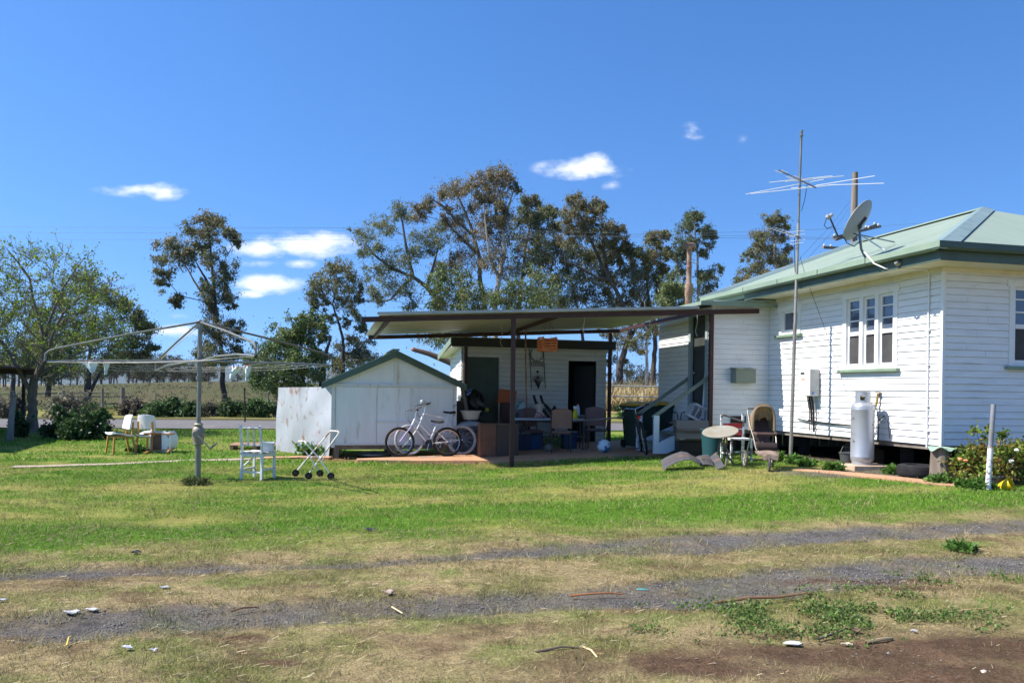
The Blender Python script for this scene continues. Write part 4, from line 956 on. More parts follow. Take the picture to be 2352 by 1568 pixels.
w = MB(); w.span((2.2, LD-.05, .1), (LW-.03, LD-.03, 2.5)); w.span((LW-.05, .04, .1), (LW-.03, LD-.05, 2.5)); w.span((2.2, .03, .1), (2.24, LD-.05, 2.5)); w.span((2.2, .04, 2.4), (LW-.05, LD-.05, 2.44)); w.build('lining', M_lin_shade, laun, smooth=False)  # inner walls added dark so the doorway reads as shade
w = MB(); w.box((3.5, .5, 1.15), (.04, .75, 2.1), (0, 0, .5)); w.build('door', M_lin_shade, laun, smooth=False)
f = MB(); f.span((-.0, .0, -.1), (LW, LD, .09)); f.build('floor', M_concg, laun, smooth=False)
slab([(-.32, -.22, 2.86), (LW+.2, -.22, 2.86), (LW+.2, LD+.3, 2.50), (-.32, LD+.3, 2.50)], M_roofB, 'roof', laun, .03)
f = MB(); f.span((-.30, -.235, 2.62), (LW+.19, -.20, 2.835)); f.build('fascia', mat('fascia_shaded', (.030, .028, .024), .6), laun, smooth=False)  # fascia colour darkened to paint in its shade
f = MB(); f.bar((-.315, -.19, 2.76), (-.315, LD+.3, 2.40), .025, .14); f.build('barge_board', M_gut, laun, smooth=False)
f = MB(); f.span((-.29, -.19, 2.60), (LW+.18, -.0, 2.615)); f.bar((-.15, -.0, 2.63), (-.15, LD+.25, 2.40), .28, .012); f.build('soffit', M_cream, laun, smooth=False)
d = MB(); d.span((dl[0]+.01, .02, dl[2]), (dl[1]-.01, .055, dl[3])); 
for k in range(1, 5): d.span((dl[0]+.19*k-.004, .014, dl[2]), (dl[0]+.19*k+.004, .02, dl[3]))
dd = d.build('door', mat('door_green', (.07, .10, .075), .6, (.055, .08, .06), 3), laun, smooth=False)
d = MB(); d.ball((dl[1]-.1, 0, 1.05), .03); d.build('handle', M_blk, dd)
for (a, b, c, e) in (dl, drr):
    fr = MB(); fr.span((a-.035, -.034, c), (a, .03, e+.035)); fr.span((b, -.034, c), (b+.035, .03, e+.035)); fr.span((a, -.034, e), (b, .03, e+.035)); fr.build('door_frame', M_lwhite, laun, smooth=False)

# ---------------------------------------------------------------- gable shed
def gpt(px, py, d): p = at(px, py, d); return p
S0 = Vector((-4.02, 17.84, 0)); S0.z = gz(S0.x, S0.y)
gs = thing('gable_shed', 'low white panelled shed with a green edged gable roof behind the bicycles', 'shed', S0, TH)
zz = -S0.z; SW = 2.78; ze = 1.60+zz; zr_ = 2.31+zz; zb = .27+zz
M_panel = mat('shed_panel', (.84, .85, .86), .65, (.76, .77, .77), 2.0, .35, .7, stretch=(2.2, 1, .35), bump=.15, bscale=4, c3=(.45, .38, .28), scale3=2.6, lo3=.58, hi3=.8)
M_trimw = mat('shed_trim', (.72, .72, .70), .6, (.35, .30, .25), 8, .58, .68)
w = MB(); w.add([(0, 0, zb), (SW, 0, zb), (SW, 0, ze+.08), (SW/2, 0, zr_-.03), (0, 0, ze+.08), (0, .02, zb), (SW, .02, zb), (SW, .02, ze+.08), (SW/2, .02, zr_-.03), (0, .02, ze+.08)], [(0, 1, 2, 3, 4), (9, 8, 7, 6, 5)])
w.span((0, .02, zb), (.02, 2.4, ze+.06)); w.span((SW-.02, .02, zb), (SW, 2.4, ze+.06)); w.span((0, 2.38, zb), (SW, 2.4, ze+.06)); w.build('wall', M_panel, gs, smooth=False)
w = MB(); w.add([(-.0, 2.4, ze+.06), (SW, 2.4, ze+.06), (SW/2, 2.4, zr_-.04)], [(0, 1, 2)]); w.span((.02, .02, zb-.02), (SW-.02, 2.38, zb)); w.build('gable', M_panel, gs, smooth=False)
# front panels slightly proud, with cover strips
xs_ = [.06, .98, 1.75, SW-.06]
for i in range(3):
    p = MB(); zlow = zb+.0
    def pf(u, v, i=i):
        x = xs_[i]+.006+(xs_[i+1]-xs_[i]-.012)*u; z = zlow+(ze-.06-zlow)*v
        o = .012+.010*math.sin(PI*u)*math.sin(PI*v)+(.016*math.exp(-((u-.10)/.1)**2-((v-.72)/.15)**2) if i == 2 else 0)
        return (x, -o, z)
    if i == 1:
        for v0, v1 in ((.0, .36), (.38, 1)):
            p.grid(lambda u, v, a=v0, b=v1: pf(u, a+(b-a)*v), 10, 8, -.008)
    else: p.grid(pf, 12, 12, -.008)
    p.build('panel', M_panel, gs)
t = MB(); t.span((-.03, -.035, zb-.1), (.05, .0, ze+.06)); t.span((SW-.05, -.035, zb-.0), (SW+.03, .0, ze+.06)); t.span((.05, -.04, ze-.05), (SW-.05, -.0, ze+.0))
t.span((SW/2-.035, -.032, ze+.0), (SW/2+.035, -.0, zr_-.1)); t.span((1.715, -.036, zb), (1.79, -.0, ze-.05)); t.span((.95, -.045, zb+.455), (1.72, -.0, zb+.51)); t.span((.05, -.032, zb-.045), (SW-.05, -.0, zb-.0)); t.build('cover_strip', M_trimw, gs, smooth=False)
m = MB(); m.box((2.12, -.05, ze-.43), (.115, .035, .035), (0, -.12, 0)); m.build('handle', M_blk, gs, smooth=False, bevel=.01)
for sg in (-1, 1):
    xe = SW/2+sg*(SW/2+.25); za = zr_+.08; zc = ze-.04
    slab([(SW/2, -.10, za), (xe, -.10, zc+.07), (xe, 2.55, zc+.07), (SW/2, 2.55, za)][::sg], M_roofA, 'roof', gs, .025)
    b_ = MB(); b_.prism([(SW/2, za-.02), (xe, zc+.05), (xe, zc-.08), (SW/2, za-.17)], -.12, -.09, 'y'); b_.build('barge_board', M_dgreen if sg > 0 else mat('barge_green', (.085, .14, .115), .5), gs, smooth=False)
b_ = MB(); b_.bar((SW/2, -.1, zr_+.09), (SW/2, 2.55, zr_+.09), .16, .03); b_.build('ridge_cap', M_gut, gs, smooth=False)
for x in (.1, SW/2, SW-.1):
    for y in (.1, 2.2):
        m = MB(); m.box((x, y, (zb-.1)/2), (.12, .12, zb+.1)); m.build('stump', M_wood_old, gs, smooth=False)
m = MB(); m.box((SW/2, .1, zb-.09), (SW-.3, .1, .12)); m.build('bearer', M_wood_old, gs, smooth=False)
# ---------------------------------------------------------------- carport
CB = Vector((0, 15.7, 0)); CB.z = gz(0, 15.7)
cp = thing('carport', 'open carport with brown steel posts and a thin sheet metal roof between shed and house', 'carport', CB, TH)
def rz2(s, v): return 2.99+.056*s-.012*v     # underside of the sheet
fb_ = MB(); n = 12
for (sa, sb, vv, z_) in ((-2.95, 5.36, -.04, -.10), (-2.55, 4.10, 4.82, -.09)):
    m = MB(); m.bar((sa, vv, rz2(sa, vv)+z_+.05), (sb, vv, rz2(sb, vv)+z_+.05), .05, .10); m.build('beam', M_steelbrown, cp, smooth=False)
for s_ in (-2.40, 1.03, 4.1):
    m = MB(); m.bar((s_, 0, rz2(s_, 0)-.03), (s_, 4.78, rz2(s_, 4.8)-.03), .05, .075); m.build('rafter', M_steelbrown, cp, smooth=False)
for (s_, v_) in ((0, -.05), (4.26, -.05), (-.08, 4.82), (3.83, 4.82)):
    m = MB(); m.span((s_-.04, v_-.04, -.15), (s_+.04, v_+.04, rz2(s_, v_)-.10)); m.build('post', M_steelbrown, cp, smooth=False)
M_under = corr_mat('carport_sheet', (.44, .43, .415), (.35, .33, .305), 1, period=.19, rough=.5, metal=.25, strength=.35)
r_ = MB(); sag = lambda s, v: .0
NS = 44; 
def rs(u, v):
    s = -2.62+u*6.49; vv = -.16+v*5.02
    return (s, vv, rz2(s, vv)+.02+.012*math.sin(vv*2*PI/.15)*.6+.015*math.sin(s*1.3)*math.sin(vv*.9))
r_.grid(rs, 30, 200, .004); r_.build('roof_sheet', M_under, cp)
m = MB(); m.bar((-2.66, -.165, rz2(-2.62, -.1)+.045), (3.92, -.165, rz2(3.87, -.1)+.045), .012, .055); m.build('edge_flashing', mat('flashing_grey', (.42, .43, .42), .5, (.33, .33, .31), 4), cp, smooth=False)
m = MB(); m.tube([(1.20, 3.4, .0), (1.17, 3.4, 1.4), (1.14, 3.4, 2.2), (1.13, 3.4, 2.98)], .022, 7); m.build('prop_pipe', M_rust, cp)
for s_, v_, ln in ((1.5, .1, .42), (3.0, .2, .34), (4.0, .1, .55), (.35, 2.6, .5)):
    m = MB(); z = rz2(s_, v_); m.tube([(s_, v_, z), (s_+.02, v_, z-ln*.4), (s_-.02, v_+.02, z-ln*.8), (s_+.03, v_, z-ln)], .006, 5); m.build('hanging_string', mat('string', (.45, .42, .36), .9), cp)
# paving
sb_ = MB(); 
def fslab(pts, h, name, mt, z0=-.2):
    m = MB(); n = len(pts); m.add([(p[0], p[1], p[2]+h) for p in pts]+[(p[0], p[1], p[2]+z0) for p in pts], [tuple(range(n)), tuple(range(2*n-1, n-1, -1))]+[(i, (i+1) % n, (i+1) % n+n, i+n) for i in range(n)])
    return struct(m.build(name, mt, smooth=False))
def cpt(s, v): p = CB+U*s+V*v; return (p.x, p.y, gz(p.x, p.y))
s1 = [(-2.9, 1.95), (-1.6, 1.5), (-.55, 1.1), (.2, .75), (1.6, .6), (3.0, .62), (4.3, .3), (4.3, 5.0), (-.15, 5.0), (-.2, 2.7), (-2.9, 2.3)]
fslab([cpt(*q) for q in s1], .035, 'paving', M_conc)
def path(pts, w, name, mt, h=.012):
    P = [G(*p) for p in pts]; m = MB(); vs = []
    for i, p in enumerate(P):
        t = (P[min(i+1, len(P)-1)]-P[max(i-1, 0)]).normalized(); nn_ = Vector((-t.y, t.x, 0)); ww = (w[i] if isinstance(w, list) else w)*random.uniform(.85, 1.1)
        for sgn, dz in ((-1, -.1), (-1, h), (1, h), (1, -.1)):
            q = p+nn_*ww*.5*sgn; vs.append((q.x, q.y, gz(q.x, q.y)+dz))
    k = len(P); fs = [(i*4+j, i*4+j+1, i*4+j+5, i*4+j+4) for i in range(k-1) for j in range(3)]+[(0, 1, 2, 3), tuple((k-1)*4+j for j in (3, 2, 1, 0))]
    m.add(vs, fs); return struct(m.build(name, mt, smooth=False))
path([(30, 1072), (100, 1071), (180, 1068), (260, 1066), (340, 1062), (430, 1058), (520, 1056), (600, 1053)], .36, 'path', M_concg)
path([(1830, 1079), (1900, 1084), (1960, 1089), (2040, 1097), (2120, 1106), (2180, 1112), (2228, 1117)], [.3, .42, .46, .46, .44, .4, .3], 'path', M_conc)
path([(602, 1052), (690, 1050), (760, 1051)], .35, 'path', M_conc, .02)
NO_GRASS.append(lambda x, y: ((x-CB.x)*U.x+(y-CB.y)*U.y > -2.95) & ((x-CB.x)*U.x+(y-CB.y)*U.y < 4.3) & ((x-CB.x)*V.x+(y-CB.y)*V.y > 1.2+.25*np.clip(-((x-CB.x)*U.x+(y-CB.y)*U.y), -1.6, 3)) & ((x-CB.x)*V.x+(y-CB.y)*V.y < 5.0))
NO_GRASS.append(lambda x, y: (np.abs(y-np.interp(x, [q.x for q in PL], [q.y for q in PL])) < .11+.10*fbm(x*3, y*3, 5)) & (x > PL[0].x) & (x < PL[-1].x))
NO_GRASS.append(lambda x, y: (np.abs(y-np.interp(x, [q.x for q in PR], [q.y for q in PR])) < .11+.13*fbm(x*3, y*3, 5)) & (x > PR[0].x) & (x < PR[-1].x))
PL = [G(*p) for p in [(30, 1072), (100, 1071), (180, 1068), (260, 1066), (340, 1062), (430, 1058), (520, 1056), (600, 1053)]]
PR = [G(*p) for p in [(1830, 1079), (1900, 1084), (1960, 1089), (2040, 1097), (2120, 1106), (2180, 1112), (2228, 1117)]]
NO_GRASS.append(lambda x, y: ((x-H0.x)*U.x+(y-H0.y)*U.y > -.1) & ((x-H0.x)*V.x+(y-H0.y)*V.y > .0))
NO_GRASS.append(in_frame(S0, TH, -.0, 2.8, .02, 2.4))
# ================================================================ things about the yard
M_wpaint = mat('white_paint_worn', (.78, .78, .76), .6, (.60, .59, .56), 5, .45, .7, c3=(.22, .19, .16), scale3=12, lo3=.62, hi3=.70)
M_flake = mat('white_paint_flaking', (.75, .75, .73), .7, (.20, .17, .15), 9, .48, .56, bump=.3)
M_vinyl = mat('vinyl_white', (.84, .84, .85), .4, (.76, .76, .75), 4)
M_oak = mat('chair_timber', (.50, .25, .065), .5, (.40, .18, .045), 8, stretch=(1, 1, .2))
M_cush = mat('cushion_underside', (.16, .085, .06), .8)
M_steel = mat('galv_tube', (.25, .25, .23), .45, (.18, .175, .155), 6, metal=.6)
M_rubber = mat('rubber', (.016, .016, .018), .85, (.028, .027, .027), 10, spec=.2)
M_chrome = mat('chrome', (.62, .63, .65), .22, metal=.9)
M_silver = mat('silver_paint', (.52, .52, .55), .35, metal=.45)
M_rustwhite = mat('rusty_white_rod', (.78, .76, .72), .6, (.36, .17, .06), 9, .54, .6)
M_red = mat('red_plastic', (.42, .02, .025), .45); M_redl = mat('red_lens', (.75, .03, .02), .3); M_orange = mat('orange_reflector', (.85, .20, .02), .35)
M_brownvin = mat('brown_vinyl', (.30, .165, .115), .55, (.24, .13, .095), 3)
M_maroonv = mat('maroon_vinyl', (.17, .10, .10), .55, (.13, .08, .08), 3)
M_frameb = mat('dark_frame', (.035, .030, .03), .45)
M_card = mat('cardboard', (.17, .13, .095), .9, (.13, .10, .075), 3); M_carddk = mat('cardboard_inside', (.16, .11, .075), .9)
M_bin = mat('bin_green', (.022, .050, .035), .5); M_lid = mat('bin_lid_yellow', (.62, .34, .02), .5)
M_teal = mat('teal_tub', (.015, .07, .08), .55)
M_tan = mat('tan_canvas', (.30, .22, .14), .95, (.21, .15, .095), 5, .4, .65, bump=.4, bscale=50); M_brcan = mat('brown_canvas', (.085, .050, .042), .95, (.12, .075, .06), 6, bump=.4, bscale=50)
M_clr = mat('pale_plastic', (.74, .74, .76), .4)
M_blue = mat('blue_plastic', (.03, .13, .38), .5)

# ---- rotary clothes hoist
b = spot(457, 13.2); hp = b.copy()
ho = thing('clothes_hoist', 'old galvanised rotary clothes hoist with a crank gearbox on its pole', 'clothes line', b)
zt = at(458, 738, b.y).z-b.z; zh = at(458, 829, b.y).z-b.z
m = MB(); m.tube([(0, 0, -.1), (0, 0, .95)], .047, 12); m.build('pole', M_steel, ho)
m = MB(); m.tube([(0, 0, .8), (.01, 0, zt)], .036, 12); m.lathe([(.05, 1.66), (.05, 1.72)], n=12); m.lathe([(.05, zt-.02), (.055, zt), (.02, zt+.03)], n=12); m.lathe([(.06, zh-.05), (.06, zh+.05)], n=12); m.build('inner_pole', M_steel, ho)
m = MB(); m.lathe([(.055, .57), (.085, .59), (.08, .62), (.095, .68), (.10, .80), (.085, .86), (.06, .88), (.075, .92), (.055, .94)], n=14); m.tube([(0, -.1, .76), (.02, -.15, .76)], .055, 12); gb = m.build('gearbox', mat('gearbox_metal', (.33, .30, .24), .6, (.22, .19, .15), 8, metal=.4), ho)
m = MB(); m.tube([(.04, -.14, .75), (.12, -.17, .69), (.26, -.18, .53)], .011, 7); m.tube([(.26, -.18, .53), (.37, -.18, .62)], .018, 8); m.build('crank_handle', M_steel, gb)
tips = {}
for nm, dx, dy, tz in (('l', -2.12, -.75, 1.85), ('r', 2.0, .9, 1.90), ('f', 1.5, -1.75, 1.945), ('k', -1.4, 1.5, 1.775)):
    tz -= b.z; tip = Vector((dx, dy, tz)); tips[nm] = tip; o = Vector((dx, dy, 0)); od = o.normalized()
    m = MB(); sag = .05 if nm in 'fk' else .01
    m.tube([od*.05+Vector((0, 0, zh)), o*.35+Vector((0, 0, zh+(tz-zh)*.35+sag*(1 if nm == 'f' else .6))), o*.7+Vector((0, 0, zh+(tz-zh)*.7+sag)), tip], .019, 8); ar = m.build('arm', M_steel, ho)
    m = MB(); e = tip+Vector((0, 0, .17)); s = Vector((0, 0, zt-.01)); q = od*-.14+Vector((0, 0, .055))
    c1 = e+od*-.16+Vector((0, 0, .045))
    m.tube([s, s.lerp(c1, .5)+Vector((0, 0, .015)), c1, e+od*-.05+Vector((0, 0, .0)), e+Vector((0, 0, -.05)), tip], .017, 8); m.build('strut', M_steel if nm != 'r' else mat('strut_weathered', (.17, .14, .11), .6, metal=.3), ho)
    m = MB(); m.ball(tip, .028, 8); m.build('end_cap', M_blk, ar)
for dx in (-.55, .5):
    m = MB(); m.tube([(0, 0, zt-.06), (dx, dx*.35, zh+.02)], .006 if dx < 0 else .012, 5); m.build('stay_wire', M_steel, ho)
order = ['l', 'k', 'r', 'f']
for k, t in enumerate((1.0, .84, .68, .5)):
    m = MB()
    for i in range(4):
        p = tips[order[i]]; q = tips[order[(i+1) % 4]]; z0 = Vector((0, 0, zh)); a = z0.lerp(p, t); c = z0.lerp(q, t)
        mid = a.lerp(c, .5)+Vector((0, 0, -.035-.02*(k == 0))); m.tube([a, a.lerp(mid, .5)+Vector((0, 0, -.012)), mid, mid.lerp(c, .5)+Vector((0, 0, -.012)), c], .003, 4)
    m.build('wire', mat('line_wire', (.26, .27, .27), .5), ho)
M_cloth = mat('cloth_scrap', (.62, .72, .74), .8, (.80, .82, .84), 12); M_peg = mat('peg_red', (.75, .22, .16), .6)
for (px, py, d, lab, sh) in ((204, 838, 12.6, 'larger pale face washer scrap pegged at the left end of the hoist', (.26, .17)), (243, 841, 12.7, 'small triangular pale blue scrap pegged at the left end of the hoist', (.10, .19)), (540, 850, 12.6, 'pale scrap leaning left, pegged on the hoist right of its pole', (.20, .19)), (567, 848, 12.6, 'pale pointed scrap at the right of the pair right of the hoist pole', (.13, .23))):
    p = at(px, py-8, d); t = thing('pegged_scrap', lab, 'cloth', p, 0, 'cloth scraps pegged on the hoist'); w, h = sh
    sk = -.6 if px == 540 else (.5 if px == 204 else 0)
    m = MB(); m.grid(lambda u, v: ((u-.5)*w*(1-.75*v)+sk*w*v*-1*(-1 if px == 540 else 1)*(1 if px != 540 else -1)*.5*-1, .03*math.sin(u*7+v*3), -h*v), 6, 6, .003); m.build('scrap', M_cloth, t)
    m = MB(); m.box((w*.25, -.012, .0), (.014, .02, .07), (0, .2, 0)); m.box((-w*.1, -.012, .0), (.012, .02, .06)); m.build('peg', M_peg, t, smooth=False)

# ---- three white vinyl chairs at left
def vinyl_chair(label, loc, rz, rot=None):
    T = thing('vinyl_chair', label, 'chair', loc, rz, 'white vinyl chairs with timber legs on the lawn', rot)
    def seat(u, v):
        x = (u-.5)*.47*(1-.10*abs(v-.5)); y = (v-.5)*.46
        return (x, y, .455+.028*math.cos((v-.2)*4.5)-.03*(1-(2*u-1)**2)+.02*(v < .1))
    m = MB(); m.grid(seat, 10, 10, .028); m.build('seat', M_vinyl, T)
    m = MB(); m.grid(lambda u, v: ((u-.5)*.42, (v-.5)*.40, .428-.028*(1-(2*u-1)**2)), 6, 6, .01); m.build('seat_underside', M_cush, T)
    def back(u, v):
        wv = .47-.05*v*v; e = (2*u-1); rr_ = .5*wv*e*(1-.07*(abs(2*v-1)**10)); z = .545+.335*v-.016*(e**2)*(1 if v > .5 else -1)*abs(2*v-1)
        return (rr_, .205+.055*v-.055*(e*e), z)
    m = MB(); m.grid(back, 12, 10, -.024); m.build('backrest', M_vinyl, T)
    for sx in (-1, 1):
        m = MB(); m.bar((sx*.19, -.17, .42), (sx*.225, -.21, 0), .036); m.build('leg', M_oak, T, smooth=False)
        m = MB(); m.bar((sx*.185, .20, .44), (sx*.20, .29, 0), .036); m.bar((sx*.185, .20, .42), (sx*.17, .235, .72), .03); m.build('leg', M_oak, T, smooth=False)
    m = MB(); m.bar((-.19, -.16, .40), (.19, -.16, .40), .022, .05); m.bar((-.185, .19, .40), (.185, .19, .40), .022, .05)
    for sx in (-1, 1): m.bar((sx*.19, -.17, .40), (sx*.185, .2, .40), .022, .05)
    m.build('seat_frame', M_oak, T, smooth=False)
    return T
vinyl_chair('left white vinyl chair with timber legs, its seat turned to the left', G(274, 1041), R(-44))
c2 = G(346, 1038); vinyl_chair('white vinyl chair seen from behind, a clear plastic scrap on its seat', c2, R(172))
c3 = G(382, 1043); T3 = vinyl_chair('white vinyl chair tipped over face down beside the other two', c3+Vector((-.24, -.1, .245)), 0, rot=(0, R(-88), R(276)))
t = thing('plastic_scrap', 'crumpled clear plastic scrap on the seat of the white chair seen from behind', 'plastic', c2+Vector((.05, -.02, .455))); m = MB(); m.lathe([(.07, 0), (.055, .04), (.03, .1), (.008, .16)], n=9); m.build('scrap', mat('clear_scrap', (.45, .53, .55), .3), t)

# ---- white timber chair with a tub on it
b = G(592, 1099)
T = thing('timber_chair', 'white painted timber chair with a slatted back standing on the lawn by the hoist', 'chair', b, R(167))
# local: sitter looks along -y, back at +y
for sx in (-1, 1):
    m = MB(); m.bar((sx*.185, .20, 0), (sx*.185, .185, .46), .042, .036); m.bar((sx*.185, .185, .45), (sx*.178, .26, .91), .038, .032); m.build('leg', M_wpaint, T, smooth=False)
    m = MB(); m.bar((sx*.19, -.20, 0), (sx*.19, -.20, .435), .038, .038); m.build('leg', M_wpaint, T, smooth=False)
m = MB(); m.box((0, -.01, .455), (.44, .46, .025)); m.build('seat', M_flake, T, smooth=False, bevel=.006)
m = MB(); m.bar((-.17, .19, .42), (.17, .19, .42), .018, .06); m.bar((-.17, -.2, .42), (.17, -.2, .42), .018, .06)
for sx in (-1, 1): m.bar((sx*.188, -.19, .42), (sx*.186, .19, .42), .018, .06)
m.build('apron', M_wpaint, T, smooth=False)
m = MB(); m.bar((-.17, .252, .875), (.17, .252, .875), .02, .085, (0, 1, 0)); m.bar((-.17, .208, .585), (.17, .208, .585), .02, .05, (0, 1, 0)); m.build('back_rail', M_wpaint, T, smooth=False)
for x in (-.055, .055):
    m = MB(); m.bar((x, .212, .59), (x, .248, .85), .042, .012); m.build('back_slat', M_wpaint, T, smooth=False)
m = MB()
for sx in (-1, 1): m.bar((sx*.19, -.2, .17), (sx*.185, .2, .17), .016, .028)
m.bar((-.18, .19, .13), (.18, .19, .13), .016, .028); m.bar((.185, .19, .2), (.07, -.1, .42), .016, .022); m.build('stretcher', M_wpaint, T, smooth=False)
tb = T.matrix_basis @ Vector((-.13, -.09, .469))
t = thing('ice_cream_tub', 'square white plastic tub sitting on the white timber chair', 'tub', tb, R(10)); m = MB()
m.add([(-.085, -.085, 0), (.085, -.085, 0), (.085, .085, 0), (-.085, .085, 0), (-.105, -.105, .15), (.105, -.105, .15), (.105, .105, .15), (-.105, .105, .15), (-.098, -.098, .15), (.098, -.098, .15), (.098, .098, .15), (-.098, .098, .15), (-.08, -.08, .01), (.08, -.08, .01), (.08, .08, .01), (-.08, .08, .01)], [(3, 2, 1, 0)]+[(i, (i+1) % 4, 4+(i+1) % 4, 4+i) for i in range(4)]+[(4+i, 4+(i+1) % 4, 8+(i+1) % 4, 8+i) for i in range(4)]+[(8+i, 8+(i+1) % 4, 12+(i+1) % 4, 12+i) for i in range(4)]+[(12, 13, 14, 15)])
m.build('body', mat('tub_white', (.72, .75, .77), .4, (.55, .60, .64), 9, .55, .62), t, smooth=False); m = MB(); m.tube([(-.106, -.106, .145), (.106, -.106, .145), (.106, .106, .145), (-.106, .106, .145)], .006, 5, closed=True); m.build('rim', M_clr, t)

# ---- folding laundry trolley frame
b = G(722, 1097)
T = thing('laundry_trolley', 'rusty white folding trolley frame on four small black wheels', 'trolley', b, R(0))
s_ = 13.0/F
def tp(px, py, dy=0): p = at(px, py, b.y+dy); return p-b
for dy, o in ((-.22, 0), (.20, 1)):
    ox = 26*o-0; oy = -8*o
    if o == 0:
        A1, A2 = tp(709, 1088, dy), tp(779, 994, dy); B1, B2 = tp(760, 1087, dy), tp(703, 1018, dy)
    else:
        A1, A2 = tp(679, 1086, dy), tp(757, 992, dy); B1, B2 = tp(735, 1084, dy), tp(684, 1016, dy)
    A1.z = max(A1.z, .07); B1.z = .07
    m = MB(); m.tube([A1, A1.lerp(A2, .5), A2], .0125, 8); m.build('frame_tube', M_rustwhite, T)
    m = MB(); m.tube([B1, B1.lerp(B2, .5)+Vector((.01, 0, .02)), B2], .0125, 8); m.build('frame_tube', M_rustwhite, T)
    for w_ in (A1, B1):
        wb = MB(); wb.tube([Vector((w_.x, w_.y-.02, .06)), Vector((w_.x, w_.y+.02, .06))], .06, 16); wh = wb.build('wheel', M_rubber, T)
        wb = MB(); wb.tube([Vector((w_.x, w_.y-.025, .06)), Vector((w_.x, w_.y+.025, .06))], .028, 10); wb.build('hub', M_frameb, wh)
m = MB(); m.tube([tp(779, 994, -.22), tp(776, 990, -.2), tp(760, 989, .18), tp(757, 992, .2)], .013, 8); m.build('handle', M_rustwhite, T)
m = MB(); m.tube([tp(703, 1018, -.22), tp(700, 1013, -.2), tp(687, 1013, .18), tp(684, 1016, .2)], .013, 8); m.build('handle', M_rustwhite, T)
m = MB(); m.tube([tp(762, 1016, -.1), tp(741, 1055, .0)], .006, 5); m.tube([tp(737, 1048, -.22), tp(714, 1050, .2)], .008, 5); m.build('cross_rod', M_rustwhite, T)

# ---- pallet, tin sheet, weeds
b = G(590, 1030)
T = thing('pallet', 'low timber pallet lying on the lawn in front of the tin sheet', 'pallet', b, R(12)); M_pal = mat('pallet_wood', (.42, .25, .15), .85, (.32, .18, .11), 4, stretch=(.3, 1, 1))
for i in range(6):
    m = MB(); m.box((0, -.42+i*.168, .115), (1.25-.06*(i % 2), .13, .02), (0, 0, random.uniform(-.02, .02))); m.build('slat', M_pal, T, smooth=False)
for x in (-.55, 0, .55):
    m = MB(); m.box((x, 0, .053), (.08, .95, .09)); m.build('bearer', M_pal, T, smooth=False)
P1 = at(641, 895, 19.6); P2_ = at(766, 888, 18.0)
g1 = gz(P1.x, P1.y)-.05
T = thing('tin_sheet', 'flat rusty tin sheet standing upright against the left of the gable shed', 'metal sheet', (P1.x, P1.y, g1)); dv = Vector((P2_.x-P1.x, P2_.y-P1.y, 0)); dn = Vector((dv.y, -dv.x, 0)).normalized(); hgt = 1.50-g1
m = MB()
def tin(u, v):
    bul = .05*math.sin(u*2.3+v*1.5)+.022*math.sin(u*6+v*4+1)+.010*math.sin(u*13-v*9)+.03*math.exp(-((u-.35)/.12)**2-((v-.62)/.3)**2)
    q = dv*u+dn*(bul+.05*(1-v)); return (q.x, q.y, (hgt+.03*u)*v)
m.grid(tin, 40, 40, .003)
M_tin = mat('tin_rusty', (.47, .49, .51), .5, (.38, .40, .42), 2.2, .35, .65, metal=.2, stretch=(1, 1, .55), c3=(.28, .14, .07), scale3=5.0, lo3=.555, hi3=.70)
nt = M_tin.node_tree
m.build('sheet', M_tin, T)
def weed(label, px, py, hpx, wpx, n, cols, group, ln=.1, wd=.06, d=None, flowers=0, name='weed'):
    b = G(px, py) if d is None else spot(px, d); d = b.y; h = hpx*d/F; w = wpx*d/F/2
    T = thing(name, label, 'plant', b, 0, group); m = MB(); C_ = []; R_ = []
    for i in range(n):
        a = random.uniform(0, 2*PI); q = math.sqrt(random.uniform(0, 1)); hh = h*random.uniform(.35, 1)*(1-.45*q); e = Vector((math.cos(a)*w*q, math.sin(a)*w*q*.7, hh)); s = Vector((e.x*.5, e.y*.5, 0))
        m.tube([s, s.lerp(e, .6)+Vector((0, 0, hh*.06)), e], [.006, .005, .002], 4, cap=False)
        for t in (.35, .65, .95): C_.append(tuple(s.lerp(e, t))); R_.append(max(.03, h*.10))
    m.build('stem', mat('stem_green', (.10, .17, .04), .8), T)
    V_, c_ = leaves(np.array(C_), np.array(R_), 9, ln, wd, cols, .05, .8); V_[:, 2] = np.maximum(V_[:, 2], .004)
    np_mesh('leaves', V_, 4, M_young, T, c_)
    return T
GRN = [(.09, .19, .03), (.14, .26, .045), (.06, .13, .025)]
GW = 'weeds around the shed and house'
weed('tall green weed growing up in front of the tin sheet', 742, 1040, 96, 34, 9, GRN, GW, .12, .07)
weed('bushy green weed at the foot of the tin sheet behind the trolley', 716, 1044, 44, 70, 40, GRN, GW, .1, .06)
weed('low green weed between the tin sheet and the shed corner', 748, 1046, 34, 40, 24, GRN, GW, .1, .06)
weed('sparse grass clump at the shed corner', 775, 1048, 26, 30, 12, [(.16, .2, .06), (.1, .16, .04)], GW, .1, .025)
weed('green plant at the foot of the antenna mast', 1828, 1066, 28, 44, 26, GRN, GW, .07, .05)
weed('green plant under the house, right of the antenna mast', 1850, 1070, 22, 44, 22, GRN, GW, .07, .05)
weed('low plant on the gravel left of the gas bottle', 1916, 1080, 20, 50, 22, GRN, GW, .07, .045)
weed('leafy plant right behind the gas bottle slab', 2045, 1088, 22, 46, 20, GRN, GW, .07, .05)
weed('green tuft at the foot of the tree stump', 2158, 1108, 20, 60, 28, GRN, GW, .07, .04)
weed('green plant growing behind the stroller', 1786, 1060, 34, 30, 18, GRN, GW, .08, .05)
weed('low green weeds around the white pipe post', 2240, 1122, 22, 90, 50, GRN, GW, .07, .05)
